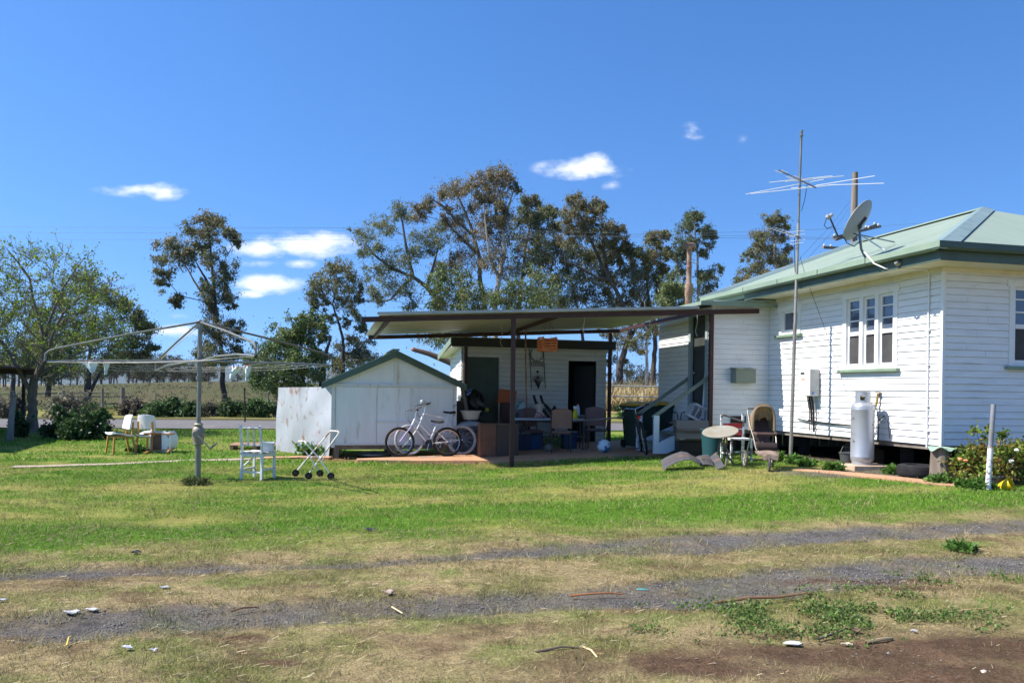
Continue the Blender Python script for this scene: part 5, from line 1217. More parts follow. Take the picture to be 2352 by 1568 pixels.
weed('dry clump at the foot of the hoist pole', 450, 1113, 16, 64, 36, [(.10, .13, .04), (.16, .15, .07), (.07, .10, .03)], GW, .08, .03)
weed('green clump under the two left white chairs', 320, 1037, 12, 60, 26, DK, GW, .08, .05)
weed('bright green plant in the dry strip at right', 2208, 1262, 18, 62, 26, GRN, GW, .06, .04)
weed('green plant behind the tilted round table', 1640, 1068, 20, 60, 30, GRN, GW, .08, .03)

# ---- bicycles
def bicycle(label, loc, rz, wb, r, fr, tyre, lean, kind, seat_h, bar_h, group=None, steer=0.0):
    T = thing('bicycle', label, 'bicycle', loc, 0, group, rot=Euler((lean, 0, rz)))
    def wheel(x, rim_m, nm, st=0):
        m = MB(); n = 36; ct, sn = math.cos(st), math.sin(st)
        def P(a, rr, y=0): lx = rr*math.cos(a); return (x+lx*ct-y*sn, lx*sn+y*ct, r+rr*math.sin(a))
        m.tube([P(2*PI*i/n, r-.026) for i in range(n)], .026, 8, closed=True); w_ = m.build(nm, tyre[0], T)
        m = MB(); m.tube([P(2*PI*i/n, r-.058) for i in range(n)], .010, 6, closed=True); m.build('rim', rim_m, w_)
        m = MB()
        for i in range(24): m.tube([P(2*PI*i/24+.25*(-1)**i, .02, .025*(-1)**i), P(2*PI*i/24, r-.06)], .0016, 3, cap=False)
        m.tube([P(0, 0, -.05), P(0, 0, .05)], .018, 8); m.build('spokes', M_chrome, w_)
        if nm == 'rear_wheel':
            m = MB(); m.box(P(.75, r*.62, -.02), (.02, .012, .09), (0, .8, 0)); m.build('reflector', M_orange, w_)
        return w_
    wheel(0, tyre[1], 'rear_wheel'); wheel(wb, tyre[1], 'front_wheel', steer)
    hx = wb-.27 ; ht = (hx-.06, 0, bar_h-.22); hb_ = (hx+.0, 0, bar_h-.36); bb = (wb*.40, 0, r-.04); st = (wb*.40-.155, 0, seat_h-.17)
    f = MB()
    f.tube([hb_, ht], .024, 8); f.tube([hb_, bb], .021, 8)
    if kind == 'step': f.tube([ht, Vector(bb).lerp(Vector(st), .42)], .017, 8)
    else: f.tube([ht, Vector(bb).lerp(Vector(st), .95)], .017, 8)
    f.tube([bb, st], .017, 8)
    for y in (-.05, .05): f.tube([bb, (0, y, r)], .010, 6); f.tube([Vector(bb).lerp(Vector(st), .86), (0, y, r)], .009, 6)
    f.build('frame', fr, T)
    f = MB()
    for y in (-.055, .055): f.tube([(hx+.005, y*.75, bar_h-.38), (hx+.11, y, r+.22), (wb, y, r)], .015, 8)
    f.box((hx+.0, 0, bar_h-.38), (.05, .13, .04)); f.build('fork', mat('fork_paint', (.45, .40, .62), .35, metal=.2) if kind == 'step' else fr, T)
    s = MB(); s.tube([st, (st[0]-.035, 0, seat_h-.05)], .013, 8); s.build('seat_post', M_chrome, T)
    s = MB(); s.grid(lambda u, v: (st[0]-.17+.27*u, (v-.5)*(.03+.14*(1-u)**1.5), seat_h-.008-.035*(2*v-1)**2-.02*math.sin(u*3)), 10, 8, .035); s.build('saddle', M_blk, T)
    h = MB(); h.tube([ht, (hx-.085, 0, bar_h-.05)], .014, 8); h.tube([(hx-.15, -.29, bar_h+.01), (hx-.09, -.2, bar_h+.01), (hx-.06, 0, bar_h-.04), (hx-.09, .2, bar_h+.01), (hx-.15, .29, bar_h+.01)], .012, 8); hbo = h.build('handlebar', M_chrome, T)
    for y in (-.25, .25):
        h = MB(); h.tube([(hx-.17, y*1.2, bar_h+.01), (hx-.11, y*.92, bar_h+.01)], .017, 8); h.build('grip', M_blk, hbo)
        h = MB(); h.tube([(hx-.06, y*.8, bar_h+.0), (hx-.02, y*.95, bar_h-.03), (hx-.04, y*1.15, bar_h-.05)], .006, 5); h.build('brake_lever', M_chrome, hbo)
    for y, q in ((-.1, .14), (.1, .10)):
        h = MB(); h.tube([(hx-.06, y*1.6, bar_h), (hx+q, y, bar_h-.04), (hx+q*.9, y*.4, bar_h-.22), (hx+.02, y*.2, bar_h-.32)], .004, 4); h.build('cable', M_blk, T)
    c = MB(); c.lathe([(.085, -.006), (.085, .006)], (0, 0, 0), 20, Matrix.Rotation(PI/2, 3, 'X')); c.v = [(v[0]+bb[0], v[1]+.05, v[2]+bb[2]) for v in c.v]; c.build('chainring', M_frameb, T)
    for y, a in ((.075, -1.3), (-.075, 1.85)):
        e = Vector((bb[0]+.17*math.cos(a), y, bb[2]+.17*math.sin(a))); c = MB(); c.bar((bb[0], y, bb[2]), e, .022, .012); cr = c.build('crank', M_chrome, T)
        c = MB(); c.box((e.x, y*1.6, e.z), (.09, .075, .022)); c.build('pedal', M_blk, cr)
    c = MB(); c.tube([(bb[0], .05, bb[2]+.083), (0, .05, r+.045), (-.045, .05, r), (0, .05, r-.045), (bb[0], .05, bb[2]-.083)], .006, 4); c.build('chain', M_frameb, T)
    return T
zf = .035
GB = 'bicycles leaning on the gable shed'
b1 = spot(1030, 17.75); b1.z = gz(b1.x, b1.y)+zf
bk = bicycle('silver and mauve step-through bicycle with black tyres, front of the two at the shed', b1, PI+TH-.02, 1.06, .33, mat('bike_silver', (.86, .85, .89), .35, metal=.15), (M_rubber, M_chrome), R(7), 'step', .83, 1.06, GB)
b2 = spot(1063, 18.15); b2.z = gz(b2.x, b2.y)+zf
bk2 = bicycle('silver bicycle with pale tyres behind the mauve one, high saddle at right', b2, PI+TH, 1.2, .345, mat('bike_silver_b', (.86, .87, .89), .35, metal=.15), (mat('tyre_pale', (.50, .51, .53), .7, (.36, .36, .38), 20), M_silver), R(6), 'diamond', 1.02, 1.16, GB, .12)
m = MB(); m.lathe([(.05, 0), (.055, .05), (.03, .08)], (1.2-.27-.02, 0, 1.17), 12); m.build('headlamp', M_silver, bk2)
t = thing('stick', 'short pale stick lying on the paving under the bicycles', 'stick', spot(985, 17.45)+Vector((0, 0, .045)), TH); m = MB(); m.box((0, 0, 0), (.42, .05, .03)); m.build('piece', mat('pale_batten', (.7, .66, .58), .8), t, smooth=False)
t = thing('dish_lid', 'round grey lid lying on the ground left of the bicycles', 'lid', G(860, 1046)+Vector((0, 0, .03)), 0); m = MB(); m.lathe([(.36, 0), (.36, .015), (.30, .04), (.1, .065), (.04, .07), (.04, .09), (.0, .09)], n=28); m.build('lid', M_alu, t)

# the dark bicycle by the steps, seen end on
b3 = spot(1487, 16.6); b3.z = gz(b3.x, b3.y)+zf
b3k = bicycle('dark bicycle seen end on, parked in front of the wheelie bins', b3, R(87), 1.02, .33, mat('bike_dark', (.05, .05, .055), .4), (M_rubber, M_silver), R(-11), 'diamond', .90, 1.0)
m = MB(); m.ball((.12, 0, .80), .04, 10); m.build('rear_light', M_redl, b3k)
m = MB(); m.tube([(-.36+.01, -.0, .33), (-.25, 0, .60), (0, 0, .70), (.2, 0, .66)], .022, 6); m.build('mudguard', M_rubber, b3k)

# ---- things in front of the laundry
def onpave(px, d): p = spot(px, d); p.z = gz(p.x, p.y)+zf; return p
p = onpave(1141, 17.3)
T = thing('cabinet', 'brown chipboard cabinet standing on the paving left of the middle post', 'cabinet', p+Vector((0, .2, 0)), TH+R(-4)); M_chip = mat('chipboard', (.17, .085, .05), .8, (.13, .065, .04), 5); M_chipd = mat('chipboard_dark', (.075, .052, .040), .8)
m = MB(); m.span((-.36, -.0, 0), (.0, .02, .70)); m.span((-.36, .02, 0), (-.34, .45, .70)); m.span((.48, .02, 0), (.5, .45, .70)); m.span((-.36, .43, .02), (.5, .45, .70)); m.span((-.36, 0, .70), (.5, .45, .72)); m.build('carcass', M_chip, T, smooth=False, bevel=.003)
m = MB(); m.span((.004, -.002, .01), (.5, .018, .70)); m.build('door', M_chipd, T, smooth=False, bevel=.003)
m = MB(); m.span((-.352, -.012, .36), (-.008, -.001, .69)); m.build('drawer', M_chip, T, smooth=False, bevel=.003); m = MB(); m.span((-.352, -.012, .02), (-.008, -.001, .345)); m.build('drawer', M_chip, T, smooth=False, bevel=.003)
p = onpave(1082, 18.7)
T = thing('esky', 'grey portable cooler with a pale lid behind the rear bicycle wheel', 'cooler', p, TH); m = MB(); m.box((0, 0, .32), (.52, .36, .64), None, 1.04); m.build('body', mat('cooler_dark', (.10, .11, .12), .6, (.2, .22, .23), 3, .6, .65), T, bevel=.02); m = MB(); m.grid(lambda u, v: ((u-.5)*.58, (v-.5)*.42, .66+.10*math.sin(PI*min(1, max(0, u)))**.5*math.sin(PI*v)**.5), 12, 8, .03); m.build('lid', mat('cooler_lid', (.40, .42, .43), .5), T)
m = MB(); m.tube([(-.27, -.2, .5), (-.2, -.24, .52), (.2, -.24, .52), (.27, -.2, .5)], .012, 6); m.build('handle', M_blk, T)
T = thing('basin', 'cream plastic basin on top of the grey cooler', 'basin', p+Vector((0.0, 0, .79)), 0); m = MB(); m.lathe([(.17, 0), (.235, .19), (.255, .195), (.25, .205), (.225, .195), (.16, .015), (0, .015)], n=24); m.build('bowl', mat('cream_plastic', (.52, .49, .41), .5), T); m = MB(); m.tube([(.255*math.cos(i*PI/12), .255*math.sin(i*PI/12), .2) for i in range(24)], .008, 5, closed=True); m.build('rim', mat('cream_rim', (.55, .52, .44), .5), T)
pp = onpave(1062, 18.95)
T = thing('plank', 'old plank leaning behind the basin toward the shed corner', 'plank', pp+Vector((.12, 0, 0)), 0); m = MB(); m.bar((.1, .0, .55), (-.18, .12, 1.72), .13, .03); m.bar((.12, 0, 0), (.1, 0, .55), .13, .03); m.build('board', M_wood_old, T, smooth=False)
T = thing('cupboard', 'narrow brown cupboard in the dark between the gable shed and the laundry', 'cupboard', onpave(1060, 19.3), TH); m = MB(); m.span((-.14, 0, 0), (.12, .35, 1.22)); m.build('carcass', M_chip, T, smooth=False); m = MB(); m.span((-.13, -.012, .03), (.11, -.001, 1.2)); m.build('door', M_chipd, T, smooth=False)
T = thing('garbage_bag', 'black plastic bag of rubbish heaped by the green laundry door', 'bag', onpave(1086, 19.6), 0); m = MB()
M_bag = mat('bag_black', (.012, .012, .013), .25, bump=.8, bscale=9); rs_ = random.Random(2)
m.grid(lambda u, v: ((.27+.05*math.sin(u*31+v*9)+.03*math.sin(u*55))*math.cos(2*PI*u)*math.sin(PI*min(.98, v*.9+.08))**.6, (.22+.04*math.sin(u*25+4*v))*math.sin(2*PI*u)*math.sin(PI*min(.98, v*.9+.08))**.6, .80+.68*v+.04*math.sin(u*19)), 32, 14); m.build('bag', M_bag, T); m = MB(); m.box((0, 0, .4), (.42, .36, .8)); m.build('stand', M_blk, T, bevel=.03); m = MB(); m.ball((.36, -.05, 1.0), .05, 8); m.tube([(.2, 0, 1.1), (.3, -.03, 1.06), (.36, -.05, 1.0)], .02, 6); m.build('tie', mat('tie_yellow', (.45, .45, .03), .5), T)
# table
p = onpave(1268, 18.5)
T = thing('folding_table', 'long white topped trestle table under the carport', 'table', p, R(2)); m = MB()
m.box((0, .35, .735), (1.80, .72, .04)); tt = m.build('table_top', mat('table_white', (.42, .44, .50), .5), T, bevel=.015)
for x in (-.72, .74):
    for y in (.06, .64): 
        m = MB(); m.tube([(x, y, 0), (x, y, .735)], .016, 8); m.build('leg', M_frameb, T)
m = MB(); m.bar((-.72, .35, .70), (.74, .35, .70), .03, .05)
for x in (-.72, .74): m.bar((x, .06, .25), (x, .64, .25), .02)
m.build('brace', M_frameb, T, smooth=False)
zt_ = p.z+.756
def ontable(px, d, dz=0): q = spot(px, d); q.z = zt_+dz; return q
# spray bottle
T = thing('spray_bottle', 'yellow trigger spray bottle with a white nozzle on the table', 'bottle', ontable(1322, 18.75), 0); m = MB(); m.lathe([(.055, 0), (.06, .02), (.058, .10), (.05, .16), (.025, .20), (.02, .225)], n=16); m.v = [(v[0], v[1]*.7, v[2]) for v in m.v]; m.build('body', mat('bottle_yellow', (.72, .60, .01), .35), T); m = MB(); m.span((-.02, -.016, .225), (.02, .016, .26)); m.span((-.045, -.014, .255), (.035, .014, .30)); m.bar((-.03, 0, .255), (-.045, 0, .21), .012); m.build('trigger', M_clr, T, smooth=False, bevel=.004)
# pot and figurine base
T = thing('plant_pot', 'pale flower pot standing on a small carved stand on the table', 'pot', ontable(1240, 18.9), 0); m = MB(); m.lathe([(.058, .14), (.085, .29), (.088, .30), (.092, .30), (.092, .335), (.082, .335), (.055, .15), (0, .15)], n=20); m.build('pot', mat('pot_pale', (.50, .41, .35), .8), T); m = MB()
for i in range(5):
    a = i*2*PI/5; m.tube([(0, 0, .13), (.05*math.cos(a), .05*math.sin(a), .10), (.11*math.cos(a), .11*math.sin(a), .0)], [.04, .05, .035], 8)
m.lathe([(.05, .1), (.062, .12), (.055, .142)], n=14); m.build('stand', mat('stand_painted', (.50, .38, .33), .7, (.28, .06, .07), 14, .48, .53, c3=(.08, .12, .35), scale3=11, lo3=.6, hi3=.62), T)
# chairs
def dining(label, loc, rz, vin, arms=False):
    T = thing('dining_chair', label, 'chair', loc, rz, 'padded dining chairs under the carport')
    m = MB(); m.grid(lambda u, v: ((u-.5)*.46, (v-.5)*.44, .47+.03*(math.sin(PI*u)*math.sin(PI*v))**.4), 10, 10, .05); m.build('seat', vin, T)
    def bk(u, v):
        e = 2*u-1; top = 1-abs(e)**4*.35
        return (e*.225*(1-.05*v), .225+.06*v+.03*(e*e), .56+.44*v*(1-.10*e*e))
    m = MB(); m.grid(bk, 12, 12, -.05); m.build('backrest', vin, T)
    for sx in (-1, 1):
        m = MB(); m.tube([(sx*.21, .25, 0), (sx*.22, .22, .45), (sx*.235, .245, .60), (sx*.235, .28, .90)], .013, 7); m.build('leg', M_frameb, T)
        m = MB(); m.tube([(sx*.215, -.22, 0), (sx*.21, -.2, .45)], .013, 7); m.build('leg', M_frameb, T)
        if arms:
            m = MB(); m.tube([(sx*.235, .26, .72), (sx*.26, 0, .70), (sx*.25, -.18, .66), (sx*.215, -.2, .45)], .016, 7); m.build('armrest', M_frameb, T)
    m = MB(); m.tube([(-.21, -.2, .44), (.21, -.2, .44), (.22, .22, .44), (-.22, .22, .44)], .012, 6, closed=True); m.build('seat_frame', M_frameb, T)
    return T
dining('brown padded dining chair pushed to the table with its back to the lawn', onpave(1288, 18.05), R(183), M_brownvin)
dining('maroon padded chair with arms standing right of the table end', onpave(1371, 18.6), R(168), M_maroonv, True)
dining('dark padded chair half hidden behind the left end of the table', onpave(1222, 19.15), R(20), M_maroonv)
# balls
T = thing('ball', 'blue and white soccer ball on the paving beside the back post', 'ball', onpave(1389, 17.6)+Vector((0, 0, .0)), 0); m = MB(); m.ball((0, 0, .15), .15, 24); m.build('ball', mat('ball_panels', (.62, .72, .76), .5, (.05, .16, .36), 5.5, .50, .53), T)
T = thing('ball', 'small grey ball on the paving under the brown chair', 'ball', onpave(1262, 18.3), 0); m = MB(); m.ball((0, 0, .1), .1, 18); m.build('ball', mat('ball_grey', (.16, .16, .14), .6), T)
# tubs under the table
GTB = 'storage tubs under the table'
for (px, d, lab, c) in ((1202, 19.2, 'dark blue tub under the left end of the table', (.012, .03, .08)), (1228, 19.35, 'brighter blue tub with pale label under the table', (.02, .075, .18)), (1308, 19.2, 'blue crate under the table, right of the brown chair', (.015, .05, .12))):
    T = thing('storage_tub', lab, 'tub', onpave(px, d), TH, GTB); m = MB(); m.box((0, 0, .2), (.32, .3, .4), None, 1.08); m.build('body', mat('tub_blue', c, .5), T, bevel=.015); m = MB(); m.box((0, 0, .41), (.37, .35, .03)); m.build('lid', mat('tub_lid', (.25, .28, .30), .5), T, bevel=.01)
T = thing('garden_hose', 'coiled green hose under the brown chair', 'hose', onpave(1272, 19.0), 0); m = MB(); m.tube([(.2*math.cos(i*.5), .2*math.sin(i*.5)*.6, .06+.015*(i % 9)+.12*(i//20)) for i in range(48)], .014, 6); m.build('coil', mat('hose_green', (.05, .13, .03), .5), T); m = MB(); m.tube([(.2, 0, .2), (.3, -.1, .08), (.42, -.2, .02)], .014, 6); m.build('tail', mat('hose_green2', (.05, .13, .03), .5), T)
# bench with clutter against the laundry wall
def lp(s, v, z): q = LB+U*(s+.4)+V*v; q.z = gz(LB.x, LB.y)+z; return q
T = thing('work_bench', 'dark bench against the laundry wall loaded with clutter', 'bench', lp(2.05, -.42, zf), TH); m = MB(); m.box((0, 0, .86), (1.7, .5, .04)); m.build('bench_top', mat('bench_grey', (.22, .24, .26), .6), T, smooth=False); 
for x in (-.8, .8):
    for y in (-.2, .2): 
        m = MB(); m.bar((x, y, 0), (x, y, .84), .05); m.build('leg', M_wood_old, T, smooth=False)
m = MB(); m.box((0, .1, .3), (1.6, .3, .03)); m.build('shelf', M_wood_old, T, smooth=False)
zb_ = .88+zf
T = thing('board_game_tin', 'red tin on the bench against the laundry wall', 'tin', lp(2.22, -.45, zb_), TH); m = MB(); m.box((0, 0, .055), (.26, .2, .11)); m.build('body', M_red, T, bevel=.01); m = MB(); m.box((0, 0, .12), (.27, .21, .02)); m.build('lid', mat('tin_lid', (.5, .05, .05), .4), T)
T = thing('cleaner_bottle', 'white bottle with a red cap on the bench by the dark doorway', 'bottle', lp(2.62, -.42, zb_), 0); m = MB(); m.lathe([(.05, 0), (.052, .02), (.05, .18), (.03, .24), (.028, .26)], n=14); m.build('body', M_clr, T); m = MB(); m.lathe([(.03, .26), (.03, .305)], n=12); m.build('cap', M_red, T)
T = thing('jar', 'clear glass jar on the bench in front of the laundry wall', 'jar', lp(1.78, -.44, zb_), 0); m = MB(); m.lathe([(.07, 0), (.075, .02), (.075, .16), (.055, .19), (.06, .22)], n=16); m.build('body', mat('jar_glass', (.28, .29, .27), .15), T); m = MB(); m.lathe([(.062, .22), (.062, .24)], n=16); m.build('lid', M_alu, T)
T = thing('folded_tarp', 'dark folded tarp heaped in a peak on the bench', 'tarp', lp(2.0, -.38, zb_), 0); m = MB(); m.grid(lambda u, v: ((u-.5)*.42, (v-.5)*.3, .24*max(0, 1-abs(2*u-1))*math.sin(PI*v)**.6+.02*math.sin(u*17)), 14, 8); m.build('tarp', M_blk, T)
T = thing('exercise_frame', 'black exercise frame with two raised padded handles by the laundry wall', 'exercise frame', lp(1.45, -.85, zf), TH)
for x in (-.06, .12):
    m = MB(); m.tube([(x+.35, 0, .80), (x+.12, .02, 1.06), (x-.02, .03, 1.20), (x-.08, .03, 1.38)], [.035, .04, .035, .034], 9); m.build('handle', M_blk, T)
m = MB(); m.bar((.4, 0, .8), (.35, 0, .05), .06); m.bar((-.3, 0, .04), (.8, 0, .04), .06); m.build('frame', M_blk, T, smooth=False)
T = thing('orange_board', 'tilted orange board propped behind the middle carport post', 'board', lp(.62, -.85, zf), TH); m = MB(); m.box((0, .02, 1.33), (.46, .02, .36), (.1, .12, 0)); m.build('panel', mat('orange_faded', (.40, .10, .035), .7), T, smooth=False); m = MB(); m.box((0, .05, .6), (.30, .28, 1.2)); 
for k in range(6): m.box((0, -.1, .2+k*.17), (.32, .02, .12))
m.build('crate_stack', mat('crate_brown', (.07, .035, .03), .7), T, smooth=False)
T = thing('cushion', 'pale blue striped cushion slumped beside the orange board', 'cushion', lp(.98, -.95, 1.0), TH); m = MB(); m.ball((0, 0, .12), .16, 14, (1, .5, 1.0), .03); m.build('cover', mat('cushion_stripe', (.40, .52, .52), .9, (.12, .25, .32), 9, .5, .53), T); m = MB(); m.box((0, 0, -.5), (.34, .3, .96)); m.build('plinth', mat('plinth_dark', (.06, .045, .04), .8), T)
T = thing('plastic_chair', 'grey slatted plastic chair stacked behind the left end of the table', 'chair', onpave(1203, 19.5), R(15))
for i in range(5): 
    m = MB(); m.box((-.16+i*.08, .22, .72), (.05, .02, .5), (.15, 0, 0)); m.build('back_slat', mat('chair_grey', (.20, .22, .24), .5), T, smooth=False)
m = MB(); m.box((0, 0, .44), (.46, .44, .03)); m.build('seat', mat('chair_grey2', (.20, .22, .24), .5), T)
for x in (-.2, .2):
    for y in (-.2, .2): 
        m = MB(); m.bar((x, y, .43), (x*1.1, y*1.1, 0), .035); m.build('leg', mat('chair_grey3', (.20, .22, .24), .5), T)
T = thing('white_bundle', 'crumpled white bundle on the bench under the clock plaque', 'cloth', lp(1.22, -.42, zb_), 0); m = MB(); m.ball((0, 0, .1), .17, 14, (1.5, .8, .75), .10); m.build('cloth', mat('bundle_white', (.45, .46, .45), .9), T)
# garden clock plaque on the wall
T = thing('clock_plaque', 'tall black wire garden plaque with a round clock face, hung askew on the laundry wall', 'clock', LB+U*1.98+V*(-.06)+Vector((0, 0, 0)), TH); zc = 2.46
m = MB(); Mr = Matrix.Rotation(R(-4), 4, 'Y')
def rr(x, z): return (x*math.cos(R(4))+(z)*math.sin(R(4))*-1*-1*-1, 0, zc+z*math.cos(R(4))+x*math.sin(R(4)))
def q_(x, z): a = R(4); return (x*math.cos(a)-z*math.sin(a)*1.0, 0, zc+x*math.sin(a)*0+z*math.cos(a)+x*math.sin(a)*.6)
fr_ = [q_(-.19, .18), q_(.19, .18), q_(.19, -.90), q_(-.19, -.90)]
m.tube(fr_, .010, 6, closed=True); m.tube([q_(-.19, -.20), q_(.19, -.20)], .006, 5); m.tube([q_(-.19, -.30), q_(.19, -.30)], .006, 5)
for k in range(7): m.tube([q_(-.15+k*.05, -.2), q_(-.15+k*.05, -.3)], .006, 4)
m.tube([q_(0, -.9), q_(0, -.45)], .006, 5)
for k in range(9):
    a = -1.3+k*.33; m.tube([q_(0, -.9), q_(.07*math.sin(a), -.72), q_(.17*math.sin(a), -.62+.1*math.cos(a*1.4))], .006, 4)
for zz_ in (-.45, -.6): m.ball(q_(0, zz_), .035, 8, (1, .3, 1))
m.build('wire_frame', M_blk, T)
cc = q_(0, 0); Mf = Matrix.Rotation(PI/2, 3, 'X')
m = MB(); m.lathe([(0, -.004), (.168, -.004), (.168, .006), (0, .006)], (cc[0], -.012, cc[2]), 40, Mf); fc_ = m.build('clock_face', mat('clock_face', (.60, .60, .57), .6), T)
m = MB(); m.tube([(cc[0]+.172*math.cos(i*PI/18), -.014, cc[2]+.172*math.sin(i*PI/18)) for i in range(36)], .010, 6, closed=True); m.build('clock_rim', M_blk, fc_)
nums = ['XII', 'I', 'II', 'III', 'IIII', 'V', 'VI', 'VII', 'VIII', 'IX', 'X', 'XI']
for i, s in enumerate(nums):
    a = i*PI/6; text_obj('numeral', s, .05, M_blk, fc_, (cc[0]+.132*math.sin(a), -.0195, cc[2]+.132*math.cos(a)), (PI/2, a*1.0, 0))
m = MB(); m.bar((cc[0], -.022, cc[2]), (cc[0]-.085, -.022, cc[2]-.01), .012, .003); m.bar((cc[0], -.022, cc[2]), (cc[0]+.005, -.022, cc[2]-.12), .008, .003); m.build('hands', M_blk, fc_, smooth=False)
# orange slatted basket hung from the roof
p = at(1257, 790, 17.0)
T = thing('hanging_basket', 'orange slatted timber basket hanging from the carport roof', 'basket', (p.x, p.y, p.z), R(20)); M_or = mat('orange_stain', (.55, .15, .035), .6, (.45, .11, .03), 8)
for k in range(5):
    m = MB(); z = -.14+k*.06; a = (k % 2)
    m.box((0, -.14, z), (.36, .022, .03)); m.box((0, .14, z), (.36, .022, .03)); m.box((-.15, 0, z+.03), (.022, .32, .03)); m.box((.15, 0, z+.03), (.022, .32, .03)); m.build('slat', M_or, T, smooth=False)
m = MB(); zz_ = 3.06-p.z
for x, y in ((-.14, -.13), (.14, -.13), (-.14, .13), (.14, .13)): m.tube([(x, y, .13), (x*.2, y*.2, zz_)], .003, 4)
m.build('hanger', M_frameb, T)

# ---- steps at the wing door
T = thing('door_steps', 'white timber steps with green handrails up to the house door', 'steps', H0+U*(-1.36)+V*5.57, TH)
gzs = gz(*(H0+U*(-2)+V*5.5).xy)+zf; top = .92
M_hr = mat('handrail_green', (.17, .21, .17), .55, (.26, .27, .22), 6, .5, .65); M_str = mat('stringer_white', (.66, .69, .74), .55)
for y in (-.46, .46):
    m = MB(); m.prism([(-.0, top), (-1.12, gzs+.22), (-1.12, gzs), (-.92, gzs), (0, top-.32)], y-.02, y+.02, 'y'); m.build('stringer', M_str, T, smooth=False)
    m = MB(); m.span((-1.22, y-.03, gzs), (-1.10, y+.03, 1.02)); m.build('newel_post', M_str, T, smooth=False)
    m = MB(); m.bar((-1.24, y, .98), (.02, y, 1.84), .07, .05, (0, 1, 0)); m.build('handrail', M_hr, T, smooth=False)
for k in range(3):
    m = MB(); x = -.92+k*.31; m.box((x, 0, gzs+.21+k*.205), (.28, .92, .035)); m.build('tread', M_hr, T, smooth=False)
m = MB(); m.bar((-1.5, .55, .95), (-3.0+.2, 1.9, .75), .05, .03); m.build('loose_rail', M_wood_old, T, smooth=False)
# wheelie bins
def wheelie(label, loc, rz):
    T = thing('wheelie_bin', label, 'bin', loc, rz, 'yellow lidded wheelie bins'); m = MB(); m.box((0, 0, .52), (.46, .52, .94), None, 1.24); m.build('body', M_bin, T, bevel=.03)
    m = MB(); m.box((0, -.02, 1.01), (.60, .70, .045)); m.grid(lambda u, v: ((u-.5)*.56, (v-.5)*.62, 1.03+.06*math.sin(PI*u)**.5*math.sin(PI*v)**.5), 8, 8); m.build('lid', M_lid, T, bevel=.01)
    m = MB(); m.box((0, .0, .97), (.64, .74, .04)); m.tube([(-.25, .38, .98), (.25, .38, .98)], .018, 8); m.build('rim', M_bin, T, bevel=.008)
    for x in (-.25, .25):
        m = MB(); m.tube([(x-.025, .25, .1), (x+.025, .25, .1)], .1, 16); m.build('wheel', M_rubber, T)
    return T
wheelie('green wheelie bin with yellow lid, left of the pair behind the dark bicycle', onpave(1467, 18.6), TH+R(8))
wheelie('green wheelie bin with yellow lid, half hidden by the steps handrail', onpave(1511, 18.9), TH+R(-5))
# tyres/pots behind steps
for px, lab in ((1545, 'dark round planter behind the steps, nearer the bins'), (1575, 'dark round planter behind the steps, nearer the door')):
    q = at(px, 985, 18.0); T = thing('planter', lab, 'planter', (q.x, q.y, gz(q.x, q.y)+zf), 0, 'dark planters behind the steps'); m = MB(); m.lathe([(.12, 0), (.15, .5), (.165, .52), (.165, .66), (.15, .66), (.14, .55), (0, .55)], n=18); m.build('pot', M_blk, T); m = MB(); m.tube([(-.12, 0, .66), (-.1, 0, .80), (0, 0, .85), (.1, 0, .80), (.12, 0, .66)], .013, 6); m.build('handle', M_blk, T)
# boxes and cage
def carton(label, loc, rz, sx, sy, sz, name='cardboard_box'):
    T = thing(name, label, 'box', loc, rz); m = MB(); t = .006
    m.span((-sx/2, -sy/2, 0), (sx/2, -sy/2+t, sz)); m.span((-sx/2, sy/2-t, 0), (sx/2, sy/2, sz)); m.span((-sx/2, -sy/2+t, 0), (-sx/2+t, sy/2-t, sz)); m.span((sx/2-t, -sy/2+t, 0), (sx/2, sy/2-t, sz)); m.span((-sx/2+t, -sy/2+t, 0), (sx/2-t, sy/2-t, t)); m.build('body', M_card, T, smooth=False)
    for k, (a, b) in enumerate((((-sx/2, -sy/2), (sx/2, -sy/2)), ((sx/2, sy/2), (-sx/2, sy/2)))):
        sgn = -1 if k == 0 else 1; m = MB(); m.add([(-sx/2, sgn*sy/2, sz), (sx/2, sgn*sy/2, sz), (sx/2+.01, sgn*(sy/2+.17), sz+.13-.2*(k == 0)), (-sx/2-.01, sgn*(sy/2+.17), sz+.13-.2*(k == 0)), (-sx/2, sgn*sy/2, sz+.006), (sx/2, sgn*sy/2, sz+.006), (sx/2+.01, sgn*(sy/2+.17), sz+.136-.2*(k == 0)), (-sx/2-.01, sgn*(sy/2+.17), sz+.136-.2*(k == 0))], [(0, 1, 2, 3), (7, 6, 5, 4), (0, 4, 5, 1), (1, 5, 6, 2), (2, 6, 7, 3), (3, 7, 4, 0)]); m.build('flap', M_card, T, smooth=False)
    return T
q = at(1583, 1030, 16.75); q.z = gz(q.x, q.y)
T = thing('plastic_crate', 'black plastic crate under the cardboard box by the steps', 'crate', q, R(5)); m = MB()
for sx_, sy_ in ((-.28, 0), (.28, 0)): m.span((sx_-.012, -.2, 0), (sx_+.012, .2, .30))
m.span((-.28, -.212, 0), (.28, -.19, .30)); m.span((-.28, .19, 0), (.28, .212, .30)); m.span((-.27, -.19, 0), (.27, .19, .02)); m.build('body', M_blk, T, smooth=False); m = MB(); m.tube([(-.292, -.212, .30), (.292, -.212, .30), (.292, .212, .30), (-.292, .212, .30)], .014, 6, closed=True); m.build('rim', M_blk, T)
bx = carton('open cardboard box with a drooping front flap stacked on the black crate', q+Vector((.02, 0, .31)), R(-3), .64, .42, .28)
